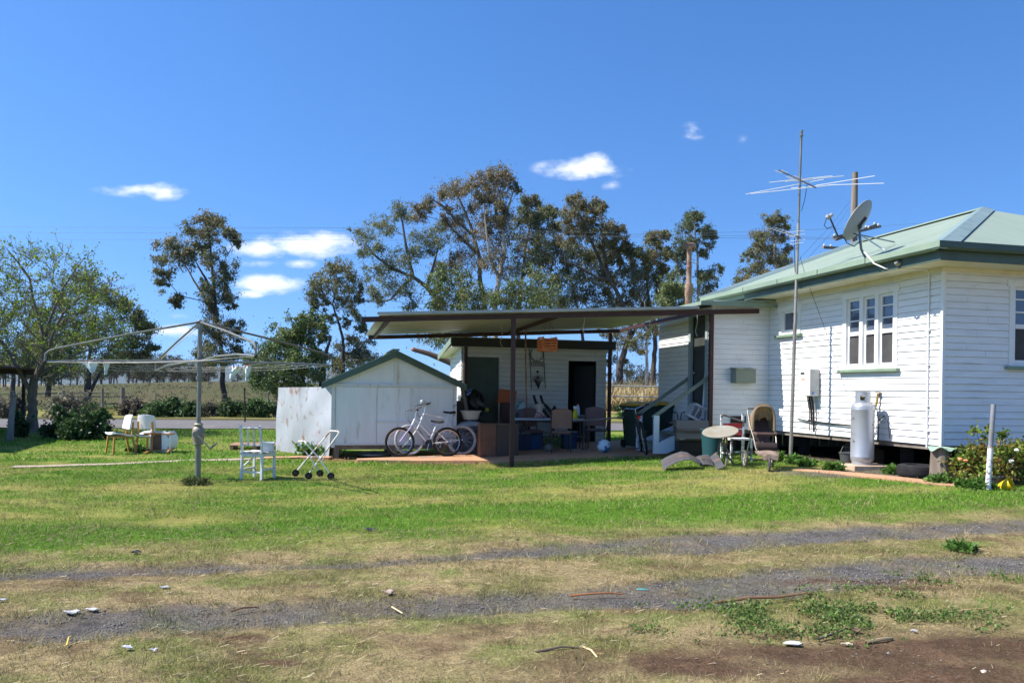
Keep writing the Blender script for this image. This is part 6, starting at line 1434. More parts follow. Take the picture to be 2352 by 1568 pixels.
m = MB(); m.box((0, -.29, .24), (.66, .008, .40), (R(-18), 0, 0)); m.build('flap', mat('cardboard_face', (.20, .17, .14), .9), bx, smooth=False); m = MB(); m.box((-.2, -.213, .07), (.11, .003, .09)); m.build('label_sticker', mat('label_white', (.7, .72, .75), .6), bx, smooth=False)
carton('second cardboard box with raised flaps behind the carport post', at(1630, 1000, 16.95)+Vector((0, .1, -.46)), R(10), .42, .4, .62)
q2 = at(1601, 968, 17.1)
T = thing('suitcase', 'dark bag on the steps below the bird cage', 'bag', (q2.x+.1, q2.y+.15, gz(q2.x, q2.y)+.44), R(10)); m = MB(); m.ball((0, 0, .2), .2, 12, (1.5, .9, 1), .05); m.build('bag', mat('bag_maroon', (.05, .025, .025), .8), T); m = MB(); m.tube([(-.15, -.1, .36), (-.08, -.12, .46), (.08, -.12, .46), (.15, -.1, .36)], .012, 6); m.build('strap', M_blk, T)
T = thing('bird_cage', 'white barred pet cage tilted on top of the dark bag by the door', 'cage', at(1602, 948, 17.1), 0, rot=(R(4), R(26), R(8))); M_cage = mat('cage_plastic', (.52, .49, .46), .5)
m = MB(); m.box((0, 0, -.14), (.44, .3, .05)); m.build('tray', M_cage, T, bevel=.01); m = MB(); m.box((0, 0, .15), (.36, .26, .05), None, .85); m.build('top', M_cage, T, bevel=.015)
m = MB()
for k in range(13):
    x = -.2+k*.4/12
    for y in (-.14, .14): m.tube([(x, y, -.12), (x*.9, y*.92, .13)], .0045 if k % 4 else .013, 4, cap=False)
for k in range(7):
    y = -.13+k*.26/6
    for x in (-.21, .21): m.tube([(x, y, -.12), (x*.88, y, .13)], .0045, 4, cap=False)
m.build('bars', M_cage, T)
T = thing('tub', 'teal ribbed bin behind the carport post by the round table', 'bin', spot(1640, 15.6), 0); m = MB(); m.lathe([(.20, 0), (.235, .55), (.25, .56), (.25, .60), (.235, .60), (.19, .02), (0, .02)], n=28); m.build('body', M_teal, T); m = MB(); m.tube([(.25*math.cos(i*PI/12), .25*math.sin(i*PI/12), .585) for i in range(24)], .012, 6, closed=True); m.build('rim', M_teal, T)
# bent sheets on the grass
M_ply = mat('sheet_grey_weathered', (.085, .083, .09), .75, (.055, .053, .058), 3, .4, .65, stretch=(.4, 2, 1), c3=(.24, .12, .06), scale3=2.2, lo3=.6, hi3=.75)
GSH = 'bent grey sheets lying on the grass'
def bent(lab, ca, cb_, rise, dep, off):
    """ca: near edge pixels from left to right on the ground side; cb_: far edge pixels"""
    g0 = G(ca[0][0], max(p_[1] for p_ in ca)+1); d0 = g0.y; T = thing('bent_sheet', lab, 'sheet', g0, 0, GSH); m = MB()
    A_ = [at(x, y, d0)-g0 for x, y in ca]; B_ = [at(x, y, d0+dep)-g0 for x, y in cb_]
    def pk(P, u): k = u*(len(P)-1); i = min(int(k), len(P)-2); return P[i].lerp(P[i+1], k-i)
    def f(u, v): q = pk(A_, u).lerp(pk(B_, u), v); return (q.x, q.y, max(.012+off, q.z+.03*math.sin(PI*v)*rise))
    m.grid(f, 24, 8, .008); m.build('sheet', M_ply, T)
bent('largest bent grey sheet arched on the grass in front of the boxes', [(1524, 1080), (1536, 1070), (1553, 1061), (1570, 1056), (1586, 1055), (1600, 1061), (1609, 1068)], [(1516, 1058), (1530, 1049), (1548, 1041), (1564, 1036), (1578, 1038), (1594, 1048), (1606, 1056)], 1, .55, 0)
bent('curled grey sheet with a rusty edge in the middle of the three', [(1608, 1071), (1616, 1066), (1628, 1066), (1640, 1070)], [(1597, 1049), (1606, 1046), (1616, 1044), (1625, 1043)], 1, .32, .004)
bent('small bent grey sheet at the right, nearest the round table', [(1647, 1078), (1656, 1074), (1664, 1070)], [(1630, 1049), (1637, 1044), (1644, 1039)], .5, .34, .008)
# round table, tilted
q = G(1661, 1069); tz = at(1653, 991, q.y).z-q.z
T = thing('round_table', 'tilted round garden table with a stained pale top on rusty twisted legs', 'table', q, 0); m = MB(); Mt = Matrix.Rotation(R(-9), 3, 'Y') @ Matrix.Rotation(R(15), 3, 'X')
m.lathe([(0, -.012), (.315, -.012), (.322, 0), (.315, .012), (0, .012)], (-.06, 0, tz), 40, Mt); m.build('table_top', mat('table_stained', (.29, .285, .245), .7, (.24, .20, .13), 3, .4, .65, c3=(.50, .27, .10), scale3=4, lo3=.6, hi3=.68), T)
for k in range(3):
    a = k*2.1+.4; m = MB(); m.tube([(.03*math.cos(a)+.02, .03*math.sin(a), tz-.05), (.08*math.cos(a), .06*math.sin(a), .4), (.10*math.cos(a+.8), .1*math.sin(a+.8), .25), (.26*math.cos(a), .24*math.sin(a), 0)], .018, 7); m.build('leg', mat('leg_rust', (.13, .10, .08), .8, (.2, .18, .15), 9), T)
m = MB(); m.lathe([(.12, tz-.07), (.14, tz-.02)], (0, 0, 0), 12); m.build('hub', mat('hub_rust', (.25, .16, .09), .8), T)
# broken chair with red slats
q = G(1692, 1060); 
T = thing('broken_chair', 'broken flaking white chair with red slats and a hanging top rail', 'chair', q, R(8)); M_redp = mat('red_paint_worn', (.42, .028, .03), .6, (.30, .02, .02), 8)
for sx, h in ((-1, .88), (1, .90)):
    m = MB(); m.bar((sx*.215, .2, 0), (sx*.215, .23, h), .036, .04); m.build('leg', M_flake, T, smooth=False); m = MB(); m.bar((sx*.2, -.2, 0), (sx*.19, -.2, .42), .036, .036); m.build('leg', M_flake, T, smooth=False)
m = MB(); m.box((0, 0, .435), (.46, .44, .03)); m.build('seat', M_flake, T, smooth=False)
m = MB(); m.bar((-.20, .235, .88), (.17, .235, .77), .03, .07, (0, 1, 0)); m.build('top_rail', M_wood_old, T, smooth=False)
for z in (.53, .665):
    m = MB(); m.grid(lambda u, v, z=z: ((u-.5)*.42, .22+.02*(2*u-1)**2*0-.03*math.sin(PI*u), z-.05+.10*v+.01*u), 8, 2, .015); m.build('back_slat', M_redp, T)
m = MB(); m.bar((-.2, -.2, .2), (.2, -.2, .2), .025); m.bar((-.21, -.2, .16), (-.21, .2, .16), .025); m.bar((.21, -.2, .16), (.21, .2, .16), .025); m.build('stretcher', M_flake, T, smooth=False)
# stroller
q = G(1751, 1077)
T = thing('stroller', 'dirty three wheeled stroller with a tan hood facing the lawn', 'stroller', q, R(-2))
def arch(u, w_, h_, z0): c = math.cos(PI*(1-u)); q = math.sin(PI*u); return (w_*math.copysign(abs(c)**.62, c), z0+h_*max(0, q)**.55)
def hood(u, v): x, z = arch(u, .215-.02*v, .42-.08*v, .70); return (x, -.04+.36*v, z-.06*v+.006*math.sin(v*15+u*5))
m = MB(); m.grid(hood, 28, 10, .012); hd = m.build('hood', M_tan, T)
m = MB(); m.tube([(arch(u/30, .212, .415, .66)[0], -.05, arch(u/30, .212, .415, .66)[1]) for u in range(31)], .028, 8); m.build('hood_rim', mat('rim_brown', (.22, .16, .105), .95, (.22, .155, .10), 6, bump=.4, bscale=40), hd)
def lining(u, v): x, z = arch(.14+.72*u, .20, .40, .68); zz = z*(1-v)+v*(.865+.035*math.sin(u*19)*math.sin(u*7+1)+.012*math.sin(u*55)-.05*abs(2*u-1)); return (x*(1-.06*v), -.03+.10*v+.012*math.sin(u*26)*v, zz)
m = MB(); m.grid(lining, 40, 8, .005); m.build('hood_lining', mat('lining_tan', (.36, .25, .13), .95, (.22, .15, .085), 7), hd)
m = MB(); m.grid(lambda u, v: (-.16+.32*u, .24-.22*(1-v)+.02*math.sin(PI*u), .46+.44*v-.03*math.sin(PI*u)), 10, 10, .03); m.build('backrest', M_brcan, T)
m = MB(); m.grid(lambda u, v: (-.17+.34*u, -.22+.26*v, .47-.05*math.sin(PI*v)+.03*math.sin(PI*u)*0), 10, 8, .04); m.build('seat', M_brcan, T)
m = MB(); m.tube([(-.21, -.10, .62), (-.19, -.22, .61), (.19, -.22, .61), (.21, -.10, .62)], .03, 8); m.build('bumper_bar', M_brcan, T)
m = MB(); m.grid(lambda u, v: (-.19+.38*u, -.24-.04*math.sin(v*3), .30+.17*v), 8, 6, .02); m.build('leg_panel', mat('canvas_dark', (.045, .03, .027), .95), T)
m = MB(); m.grid(lambda u, v: ((u-.5)*.44*(1-.42*v*v), -.22-.26*v, .30-.06*v+.02*math.sin(PI*u)-.06*(v > .9)), 14, 10, .035); m.build('footrest', mat('footrest_dirty', (.14, .085, .065), .9, (.27, .21, .16), 5, .42, .6), T)
m = MB()
for sx in (-1, 1): m.tube([(sx*.22, .30, 1.0), (sx*.225, .12, .75), (sx*.22, -.12, .55), (sx*.2, -.22, .36), (sx*.1, -.34, .28), (sx*.03, -.42, .2)], .013, 7); m.tube([(sx*.22, .02, .62), (sx*.25, .28, .15)], .013, 7)
m.tube([(-.22, .30, 1.0), (-.18, .36, 1.03), (.18, .36, 1.03), (.22, .30, 1.0)], .014, 7); m.tube([(-.25, .28, .15), (.25, .28, .15)], .011, 6); m.build('frame', M_steel, T)
def swheel(c, r, w, yaw=0):
    m = MB(); ct, sn = math.cos(yaw), math.sin(yaw); n = 26
    def P(a, rr_, o=0): return (c[0]+o*ct-rr_*math.cos(a)*sn, c[1]+o*sn+rr_*math.cos(a)*ct, c[2]+rr_*math.sin(a))
    m.tube([P(2*PI*i/n, r-w) for i in range(n)], w, 8, closed=True); wh = m.build('wheel', mat('tyre_dusty', (.06, .055, .05), .85, (.13, .12, .105), 6), T)
    m = MB(); m.tube([P(2*PI*i/n, r-2.1*w) for i in range(n)], .010, 6, closed=True)
    for i in range(5): m.tube([P(2*PI*i/5, .01), P(2*PI*i/5, r-2.1*w)], .010, 5)
    m.tube([P(0, 0, -.03), P(0, 0, .03)], .022, 8); m.build('spokes', mat('spoke_grey', (.35, .33, .30), .6), wh)
swheel((-.02, -.46, .13), .13, .024, R(-14)); swheel((-.265, .28, .15), .15, .024); swheel((.265, .28, .15), .15, .024); T.scale = (.86, 1, 1)
m = MB(); m.tube([(.06, -.44, .28), (.05, -.45, .22), (.05, -.46, .13), (-.02, -.46, .13)], .012, 6); m.tube([(0, -.40, .25), (.06, -.44, .28)], .014, 6); m.build('front_fork', M_steel, T)

# ---- fixtures on and by the house (house frame coordinates)
def hp_(x, y, z): q = H0+U*x+V*y; q.z = z; return q
T = thing('water_heater', 'white gas hot water unit mounted on the house wall beside the mast', 'water heater', hp_(0, 3.28, 0), TH)
m = MB(); m.span((-.235, -.18, 1.48), (-.02, .20, 2.0)); m.build('casing', mat('heater_white', (.74, .74, .72), .4), T, smooth=False, bevel=.012)
m = MB(); m.span((-.23, -.186, 1.49), (-.03, -.181, 1.99)); m.build('side_panel', mat('heater_side', (.50, .50, .48), .5, (.42, .42, .40), 6), T, smooth=False)
m = MB(); m.span((-.241, .0, 1.9), (-.234, .12, 1.935)); m.build('vent', M_blk, T, smooth=False); m = MB(); m.span((-.239, -.02, 1.79), (-.2345, .10, 1.815)); m.build('sticker', mat('sticker_orange', (.85, .25, .12), .5), T, smooth=False); m = MB(); m.span((-.19, -.19, 1.51), (-.15, -.1855, 1.56)); m.build('sticker', mat('sticker_blue', (.08, .18, .6), .5), T, smooth=False)
for y, z0, mm in ((-.06, .78, M_blk), (.02, 1.0, M_blk), (.08, .8, mat('copper_old', (.20, .13, .09), .6, metal=.4)), (-.12, 1.15, M_pipegrey)):
    m = MB(); m.tube([(-.12, y, 1.48), (-.10, y, 1.4), (-.07, y-.01, 1.2), (-.05, y, z0)], .020 if mm is M_blk else .011, 7); m.build('pipe', mm, T)
m = MB(); m.tube([(-.05, .02, 1.0), (-.05, .0, .99), (-.05, -.45, .97), (-.05, -1.5, .95)], .014, 6); m.tube([(-.05, .08, .98), (-.05, .5, 1.02)], .012, 6); m.tube([(-.06, -.06, .99), (-.06, .1, 1.0)], .02, 6); m.build('pipe', M_blk, T)
T = thing('meter_box', 'grey green metal meter box on the shaded house wall', 'meter box', hp_(-.68, 4.94, 0), TH); m = MB(); m.span((-.235, -.24, 1.73), (.235, -.02, 2.02)); m.build('box', mat('box_greygreen', (.20, .23, .18), .55, (.17, .2, .16), 4), T, smooth=False, bevel=.008); m = MB(); m.add([(-.25, -.26, 2.022), (.25, -.26, 2.022), (.25, -.02, 2.05), (-.25, -.02, 2.05), (-.25, -.26, 2.03), (.25, -.26, 2.03), (.25, -.02, 2.06), (-.25, -.02, 2.06)], [(3, 2, 1, 0), (4, 5, 6, 7), (0, 1, 5, 4), (1, 2, 6, 5), (2, 3, 7, 6), (3, 0, 4, 7)]); m.build('lid', mat('box_lid', (.24, .27, .21), .55), T, smooth=False)
# mast with two aerials
mb_ = hp_(-.76, 2.9, 0); mb_.z = gz(mb_.x, mb_.y); topm = at(1841, 300, mb_.y)-mb_
T = thing('antenna_mast', 'tall leaning galvanised mast by the house wall carrying two television aerials', 'antenna', mb_, 0)
def mp_(z): return Vector((topm.x*z/topm.z, 0, z))
m = MB(); m.tube([mp_(-.1), mp_(2.6)], .034, 10); m.build('pole', mat('mast_lower', (.30, .29, .26), .5, (.22, .2, .17), 4, metal=.4), T)
m = MB(); m.tube([mp_(2.5), mp_(topm.z*.72)], .028, 10)
for z in (1.9, 2.35, 2.8, 3.1): m.lathe([(.036, -.012), (.036, .012)], mp_(z), 10)
m.build('pole', mat('mast_mid', (.33, .32, .29), .5, (.26, .14, .08), 2, .58, .68, metal=.4), T)
m = MB(); m.tube([mp_(topm.z*.70), mp_(topm.z)], .021, 10); m.lathe([(.04, -.01), (.04, .01)], mp_(topm.z-.1), 8); m.lathe([(.03, -.02), (.03, .02)], mp_(topm.z-.02), 8); m.build('pole', M_steel, T)
def aerial(zc, boom, els, r=.0065):
    o = mp_(zc); m = MB(); m.bar(o+Vector(boom[0]), o+Vector(boom[1]), .022, .022); A_ = m.build('aerial', M_frameb, T, smooth=False)
    for t, d_, l in els:
        c = o+Vector(boom[0]).lerp(Vector(boom[1]), t); dv_ = Vector(d_).normalized()*l
        m = MB(); m.tube([c-dv_, c+dv_], r, 5); m.build('element', M_alu2, A_)
M_alu2 = mat('aerial_aluminium', (.72, .72, .73), .35, metal=.35)
d0 = mb_.y
def off(px, py, dd, z): return at(px, py, d0+dd)-mb_-mp_(z)
zu = at(1838, 412, d0).z-mb_.z
aerial(zu, (tuple(off(1788, 391, .55, zu)), tuple(off(1874, 431, -.45, zu))), [(.02, (1, -.25, .0), .08), (.08, (1, -.25, .0), .08), (.14, (1, -.25, .0), .08), (.36, (1, -.25, .03), .10), (.42, (1, -.25, .03), .11), (.48, (1, -.25, .03), .11), (.54, (1, -.25, .03), .12), (.6, (1, -.25, .03), .26)])
Au = MB(); A_ = None
for (a, b, da, db) in (((1767, 419), (1912, 404), .3, -.2), ((1803, 417), (1938, 404), .2, -.2), ((1713, 446), (1892, 412), .5, -.2), ((1875, 426), (2009, 404), -.2, -.9), ((1724, 445), (1920, 424), .4, -.4), ((1903, 425), (2030, 421), -.4, -1.0), ((1817, 432), (1919, 424), .1, -.4)):
    m = MB(); m.tube([at(*a, d0+da)-mb_, at(*b, d0+db)-mb_], .0085, 5); m.build('long_element', M_alu2, T)
zl = at(1834, 540, d0).z-mb_.z
aerial(zl, (tuple(off(1776, 524, .6, zl)), tuple(off(1838, 546, -.1, zl))), [(t_, (1, -.3, .03), .07) for t_ in (.02, .14, .26, .38, .5, .62, .74, .84, .92)], .006)
m = MB()
for (a, b) in (((1805, 534), (1848, 529)), ((1812, 543), (1849, 537)), ((1816, 554), (1849, 550)), ((1814, 561), (1846, 557))): m.tube([at(*a, d0)-mb_, at(*b, d0-.1)-mb_], .0065, 5)
m.build('reflector', M_alu2, T)
m = MB(); m.tube([mp_(zu-.05)+Vector((.14, 0, -.05)), mp_(zu-.3)+Vector((.1, 0, -.1)), mp_(zu-.6)+Vector((.05, 0, -.0))], .006, 5); m.tube([mp_(zl-.05)+Vector((-.06, 0, 0)), mp_(zl-.3)+Vector((-.06, 0, 0)), mp_(zl-.7)+Vector((-.03, 0, 0))], .006, 5); m.build('cable', M_blk, T)
m = MB(); m.tube([at(1838, 590, d0)-mb_, at(1852, 640, d0+.0)-mb_, at(1890, 742, 15.0)-mb_, at(1930, 860, 14.4)-mb_, at(1946, 905, 14.2)-mb_], .004, 4); m.build('stay_wire', M_frameb, T)
# satellite dish
db = hp_(-.25, 1.62, 0); db.z = 3.84
T = thing('satellite_dish', 'grey oval satellite dish on a braced mount on the house roof', 'satellite dish', db, 0); dd_ = db.y
def dp(px, py, o=0): return at(px, py, dd_+o)-db
pt = dp(1974, 524); m = MB(); m.tube([dp(1990, 596), dp(1978, 572), dp(1975, 545), pt], .022, 8); m.build('mount_post', M_frameb if False else mat('mount_grey', (.16, .18, .18), .5, metal=.3), T)
cD = dp(1970, 506); nrm = Vector((-.80, -.30, .30)).normalized(); wv = nrm.cross(Vector((0, 0, 1))).normalized(); uv = wv.cross(nrm).normalized()
tl = dp(2001, 466); bl = dp(1937, 546); axis = (tl-bl).normalized(); hL = (tl-bl).length/2; cD = (tl+bl)/2
vw_ = Vector((-.4, -.9, -.17)).normalized(); pp0 = axis.cross(vw_).normalized(); pp0 = pp0 if pp0.x > 0 else -pp0; nrm = -(vw_*.42+pp0*.907); nrm = (nrm-axis*nrm.dot(axis)).normalized(); sd_ = axis.cross(nrm).normalized()
m = MB(); m.grid(lambda u, v: cD+(axis*math.cos(2*PI*u)*hL+sd_*math.sin(2*PI*u)*hL*.86)*v+nrm*(-.075*(1-v*v)), 40, 8, .012); m.build('reflector', mat('dish_grey', (.27, .285, .305), .5), T)
m = MB(); m.tube([(cD-nrm*.07), pt], .035, 8); m.bar(cD-nrm*.09-axis*.1, cD-nrm*.09+axis*.1, .06, .05); m.build('bracket', M_frameb, T)
m = MB(); m.tube([bl-nrm*.02, dp(1924, 541, -.1), dp(1907, 502, -.18)], .014, 7); fa = m.build('feed_arm', M_frameb, T); m = MB(); m.tube([dp(1903, 500, -.2), dp(1910, 494, -.12)], .035, 10); m.tube([dp(1899, 496, -.25), dp(1904, 498, -.2)], .028, 10); m.build('receiver', mat('receiver_grey', (.35, .35, .34), .5), T)
m = MB(); m.tube([dp(1899, 500, -.2), dp(1893, 518, -.2), dp(1900, 525, -.16), dp(1916, 520, -.1)], .007, 5); m.tube([bl-nrm*.02, dp(1945, 558, -.05), dp(1962, 566), dp(1974, 555), dp(1972, 540), dp(1960, 536)], .009, 5); m.build('cable', M_blk, T)
for a, mm in (((2054, 556, 1.3), 'mount_brace_grey'), ((2032, 575, -.25), 'mount_brace_pale')):
    m = MB(); e = at(a[0], a[1], dd_+a[2])-db; m.tube([dp(1978, 540), e], .013, 7); m.build('brace', mat(mm, (.20, .23, .23) if 'grey' in mm else (.60, .62, .60), .5), T)
# gas bottle
q = G(1990, 1079); 
pd = MB(); pd.box((.06, -.0, .03), (.72, .52, .10), (0, 0, .12)); pad = pd.build('concrete_pad', mat('pad_concrete', (.52, .38, .27), .9, (.44, .31, .22), 5), loc=(q.x, q.y+.15, q.z), smooth=False, bevel=.01); tag(pad, 'small concrete pad under the gas bottle', 'concrete pad')
T = thing('gas_bottle', 'tall silver gas cylinder standing on a concrete pad beside the house wall', 'gas cylinder', (q.x, q.y+.17, q.z+.08), 0)
M_cyl = mat('cylinder_silver', (.43, .45, .48), .42, (.36, .38, .41), 2, .4, .65, metal=.45, c3=(.10, .09, .085), scale3=8, lo3=.635, hi3=.68)
m = MB(); m.lathe([(.155, .035), (.182, .075), (.1875, .11), (.1875, .13), (.1895, .135), (.1875, .14), (.1875, .93), (.1895, .935), (.1875, .94), (.1875, .965), (.178, 1.01), (.14, 1.045), (.12, 1.05), (0, 1.055)], n=40); m.build('body', M_cyl, T)
m = MB(); m.lathe([(.165, 0), (.165, .055), (.16, .055), (.16, 0)], n=32); m.build('foot_ring', M_cyl, T)
m = MB(); n = 40; rc = .122
for i in range(n):
    a0, a1 = 2*PI*i/n, 2*PI*(i+1)/n; am = (a0+a1)/2
    def P(a, z, r_=rc): return (r_*math.cos(a), r_*math.sin(a), z)
    hole = any(abs((am-h+PI) % (2*PI)-PI) < .26 for h in (-2.05, .9)); notch = abs((am+.6+PI) % (2*PI)-PI) < .0
    zs = [1.03, 1.09, 1.165, 1.235]
    for k in range(3):
        if hole and k == 1: continue
        for r_ in (rc, rc-.004): m.add([P(a0, zs[k], r_), P(a1, zs[k], r_), P(a1, zs[k+1], r_), P(a0, zs[k+1], r_)], [(0, 1, 2, 3)])
m.tube([(rc*math.cos(2*PI*i/24), rc*math.sin(2*PI*i/24), 1.235) for i in range(24)], .006, 5, closed=True); m.build('collar', M_cyl, T)
m = MB(); m.lathe([(.03, 1.05), (.03, 1.12), (.045, 1.13), (.045, 1.16)], n=12); m.build('valve', mat('brass_dull', (.30, .22, .10), .5, metal=.6), T)
# regulator on wall
T = thing('gas_regulator', 'gas regulator with brass fittings on the house wall above the gas bottle', 'regulator', hp_(-.09, 1.42, 1.28), TH); m = MB(); m.lathe([(.04, 0), (.06, .02), (.06, .06), (.03, .09), (.02, .13)], n=14, M=Matrix.Rotation(R(-70), 3, 'Y')); m.build('body', M_pipegrey, T); m = MB(); m.tube([(0, 0, .0), (.02, -.02, .12), (.03, -.03, .26)], .02, 8); m.lathe([(.05, .27), (.05, .29)], (.03, -.03, 0), 10); m.build('fitting', mat('brass', (.45, .30, .08), .4, metal=.7), T); m = MB(); m.tube([(0, 0, 0), (.0, .04, -.16), (-.02, .08, -.3), (-.08, .14, -.32)], .010, 6); m.tube([(.02, -.02, 0), (.03, -.06, -.3), (.03, -.05, -.55)], .008, 6); m.tube([(.04, -.05, -.2), (.0, -.22, -.12), (.0, -.33, -.22), (.03, -.34, -.5)], .008, 6); m.build('hose', M_blk, T)
# bucket beside bottle, stump, tyre, rocks, pots, pipe post, rose bush
T = thing('bucket', 'dark grey bucket under the house beside the gas bottle', 'bucket', G(1966, 1076)+Vector((-.05, .25, 0)), 0); m = MB(); m.lathe([(.09, 0), (.125, .24), (.135, .245), (.135, .26), (.118, .255), (.085, .01), (0, .01)], n=20); m.build('body', mat('bucket_grey', (.07, .075, .08), .5), T); m = MB(); m.tube([(-.12, 0, .25), (-.06, .03, .36), (.06, .05, .34), (.12, 0, .25)], .004, 5); m.build('handle', M_frameb, T)
q = G(2160, 1101)
T = thing('tree_stump', 'short upright timber stump with a torn green cover on top at the house corner', 'stump', q, 0); m = MB(); m.grid(lambda u, v: ((.135-.018*v+.012*math.sin(u*19)+.012*math.sin(u*2*PI*3+v))*math.cos(2*PI*u), (.135-.018*v+.012*math.sin(u*19))*math.sin(2*PI*u), -.05+.53*v), 36, 10); m.build('trunk', mat('stump_wood', (.15, .12, .095), .9, (.26, .215, .17), 4, .4, .65, bump=.7, bscale=14, stretch=(1, 1, .15)), T); m = MB(); m.grid(lambda u, v: (.185*v*math.cos(2*PI*u), .175*v*math.sin(2*PI*u), .49+.012*math.sin(u*31)*v-.03*(v**3)*(1+.8*math.sin(u*2*PI*4))), 36, 6, .006); m.build('cover', mat('cover_green', (.33, .46, .36), .6, (.25, .36, .28), 7), T)
q = G(2112, 1096)
T = thing('tyre', 'old black car tyre lying flat beside the stump', 'tyre', q+Vector((.02, .1, 0)), 0); m = MB(); m.lathe([(.17, .02), (.24, .0), (.285, .02), (.30, .05), (.297, .07), (.30, .09), (.297, .11), (.30, .14), (.285, .175), (.24, .19), (.17, .18), (.165, .16), (.23, .12), (.23, .06), (.165, .03), (.17, .02)], n=40, cap=False); m.build('tread', M_rubber, T); m = MB(); m.tube([(.18*math.cos(i*PI/14), .18*math.sin(i*PI/14), .182) for i in range(28)], .01, 5, closed=True); m.build('bead', M_rubber, T)
GR = 'rocks edging the rose bed'
for px, py, r_, lab, c in ((2190, 1101, .11, 'larger pinkish rock edging the bed beside the stump', (.42, .27, .19)), (2211, 1094, .085, 'reddish rock edging the bed, behind the larger one', (.36, .18, .13)), (2243, 1104, .08, 'small brown rock at the left foot of the white pipe post', (.30, .2, .15))):
    m = MB(); m.ball((0, 0, r_*.55), r_, 12, (1.15, .9, .8), .07); o = m.build('rock', mat('rock', c, .9, tuple(x*.7 for x in c), 9, bump=.5), loc=G(px, py)); tag(o, lab, 'rock', GR)
q = G(2268, 1127); tpq = at(2282, 928, q.y+.02)-q
T = thing('pipe_post', 'leaning steel pipe post, lower half painted flaking white', 'post', q, 0); m = MB(); m.tube([(0, 0, -.1), tpq*.52], .036, 14); m.build('lower_pipe', mat('post_white', (.74, .72, .72), .6, (.26, .20, .18), 14, .50, .58), T); m = MB(); m.tube([tpq*.51, tpq*1.0], .033, 14); m.build('upper_pipe', mat('post_grey', (.30, .31, .33), .5, (.22, .2, .19), 6, metal=.4, c3=(.3, .12, .05), scale3=3, lo3=.64, hi3=.7), T)
T = thing('flower_pot', 'cracked yellow plastic pot lying by the rose bush', 'pot', G(2317, 1128)+Vector((0, .1, .06)), 0, rot=(R(60), R(20), R(30))); m = MB(); m.lathe([(.055, -.07), (.085, .08), (.09, .08), (.09, .1), (.08, .1), (.05, -.06), (0, -.06)], n=18); m.build('pot', mat('pot_yellow', (.72, .48, .01), .5), T)
T = thing('flower_pot', 'dark plastic pot beside the yellow one behind the white pipe post', 'pot', G(2292, 1122)+Vector((0, .1, 0)), 0); m = MB(); m.lathe([(.09, 0), (.12, .15), (.13, .15), (.13, .17), (.11, .17), (.085, .01), (0, .01)], n=20); m.build('pot', mat('pot_dark', (.05, .055, .065), .5), T)
q = G(2290, 1112)
T = thing('rose_bush', 'leafy rose bush with a few white and orange blooms at the house corner', 'bush', q+Vector((.05, .15, 0)), 0); m = MB(); C_ = []; R_ = []
for i in range(110):
    a = random.uniform(0, 2*PI); qd = math.sqrt(random.uniform(.02, 1)); h = random.uniform(.10, .74)*(1-.35*qd); e = Vector((math.cos(a)*.62*qd+(.22 if i % 3 == 0 else 0), math.sin(a)*.40*qd, h)); m.tube([(e.x*.15, e.y*.15, 0), (e.x*.6, e.y*.6, h*.6), e], [.012, .008, .004], 4, cap=False); C_.append(tuple(e)); R_.append(random.uniform(.07, .12))
for i in range(5): e = Vector((random.uniform(-.3, .3), 0, random.uniform(.7, .86))); m.tube([(e.x*.7, 0, .5), e], [.005, .003], 4, cap=False); C_.append(tuple(e-Vector((0, 0, .05)))); R_.append(.05)
m.build('stems', mat('rose_stem', (.12, .10, .05), .8), T); V_, c_ = leaves(np.array(C_), np.array(R_), 36, .055, .042, [(.13, .21, .03), (.20, .28, .04), (.09, .15, .022), (.30, .19, .05)], .1, .95); V_[:, 2] = np.maximum(V_[:, 2], .005); np_mesh('leaves', V_, 4, M_young, T, c_)
for (x, y, mm) in ((2323, 1059, 'w'), (2333, 1033, 'w'), (2205, 1054, 'o'), (2216, 1058, 'o')):
    pz = at(x, y, T.location.y-.42)-T.location; m = MB()
    for k in range(6): m.ball(pz+Vector((random.uniform(-.02, .02), random.uniform(-.02, .02), random.uniform(-.012, .012))), .022, 8, (1, 1, .7), .1)
    m.build('bloom', mat('bloom', (.85, .83, .80) if mm == 'w' else (.75, .30, .12), .6), T)

# ---- left: pergola beam and posts, sapling post
q = G(53, 992)
T = thing('pergola', 'dark timber lean-to at the left edge, its post and beam beside the budding tree', 'shelter', q, R(4))
m = MB(); m.span((-.04, -.04, -.1), (.04, .04, 1.92)); m.build('post', mat('post_black', (.035, .030, .028), .85), T, smooth=False)
m = MB(); m.bar((-3.5, 0, 1.98), (.38, 0, 1.90), .06, .16); m.build('beam', mat('beam_dark', (.06, .045, .04), .9), T, smooth=False)
for x in (-3.3,):
    m = MB(); m.span((x-.05, -2.85, -.1), (x+.05, -2.75, 2.0)); m.build('post', mat('post_black2', (.05, .045, .04), .85), T, smooth=False); m = MB(); m.span((x-.05, -.05, -.1), (x+.05, .05, 2.0)); m.build('post', mat('post_black3', (.05, .045, .04), .85), T, smooth=False)
m = MB(); m.add([(-4.6, -8.0, 2.07), (2.15, -7.8, 2.0), (.2, .1, 2.0), (-.2, 1.8, 2.0), (-4.6, 1.8, 2.07), (-4.6, -8.0, 2.10), (2.15, -7.8, 2.03), (.2, .1, 2.03), (-.2, 1.8, 2.03), (-4.6, 1.8, 2.10)], [(4, 3, 2, 1, 0), (5, 6, 7, 8, 9), (0, 1, 6, 5), (1, 2, 7, 6), (2, 3, 8, 7), (3, 4, 9, 8), (4, 0, 5, 9)]); m.build('roof', mat('roof_dark', (.06, .045, .04), .9), T, smooth=False)
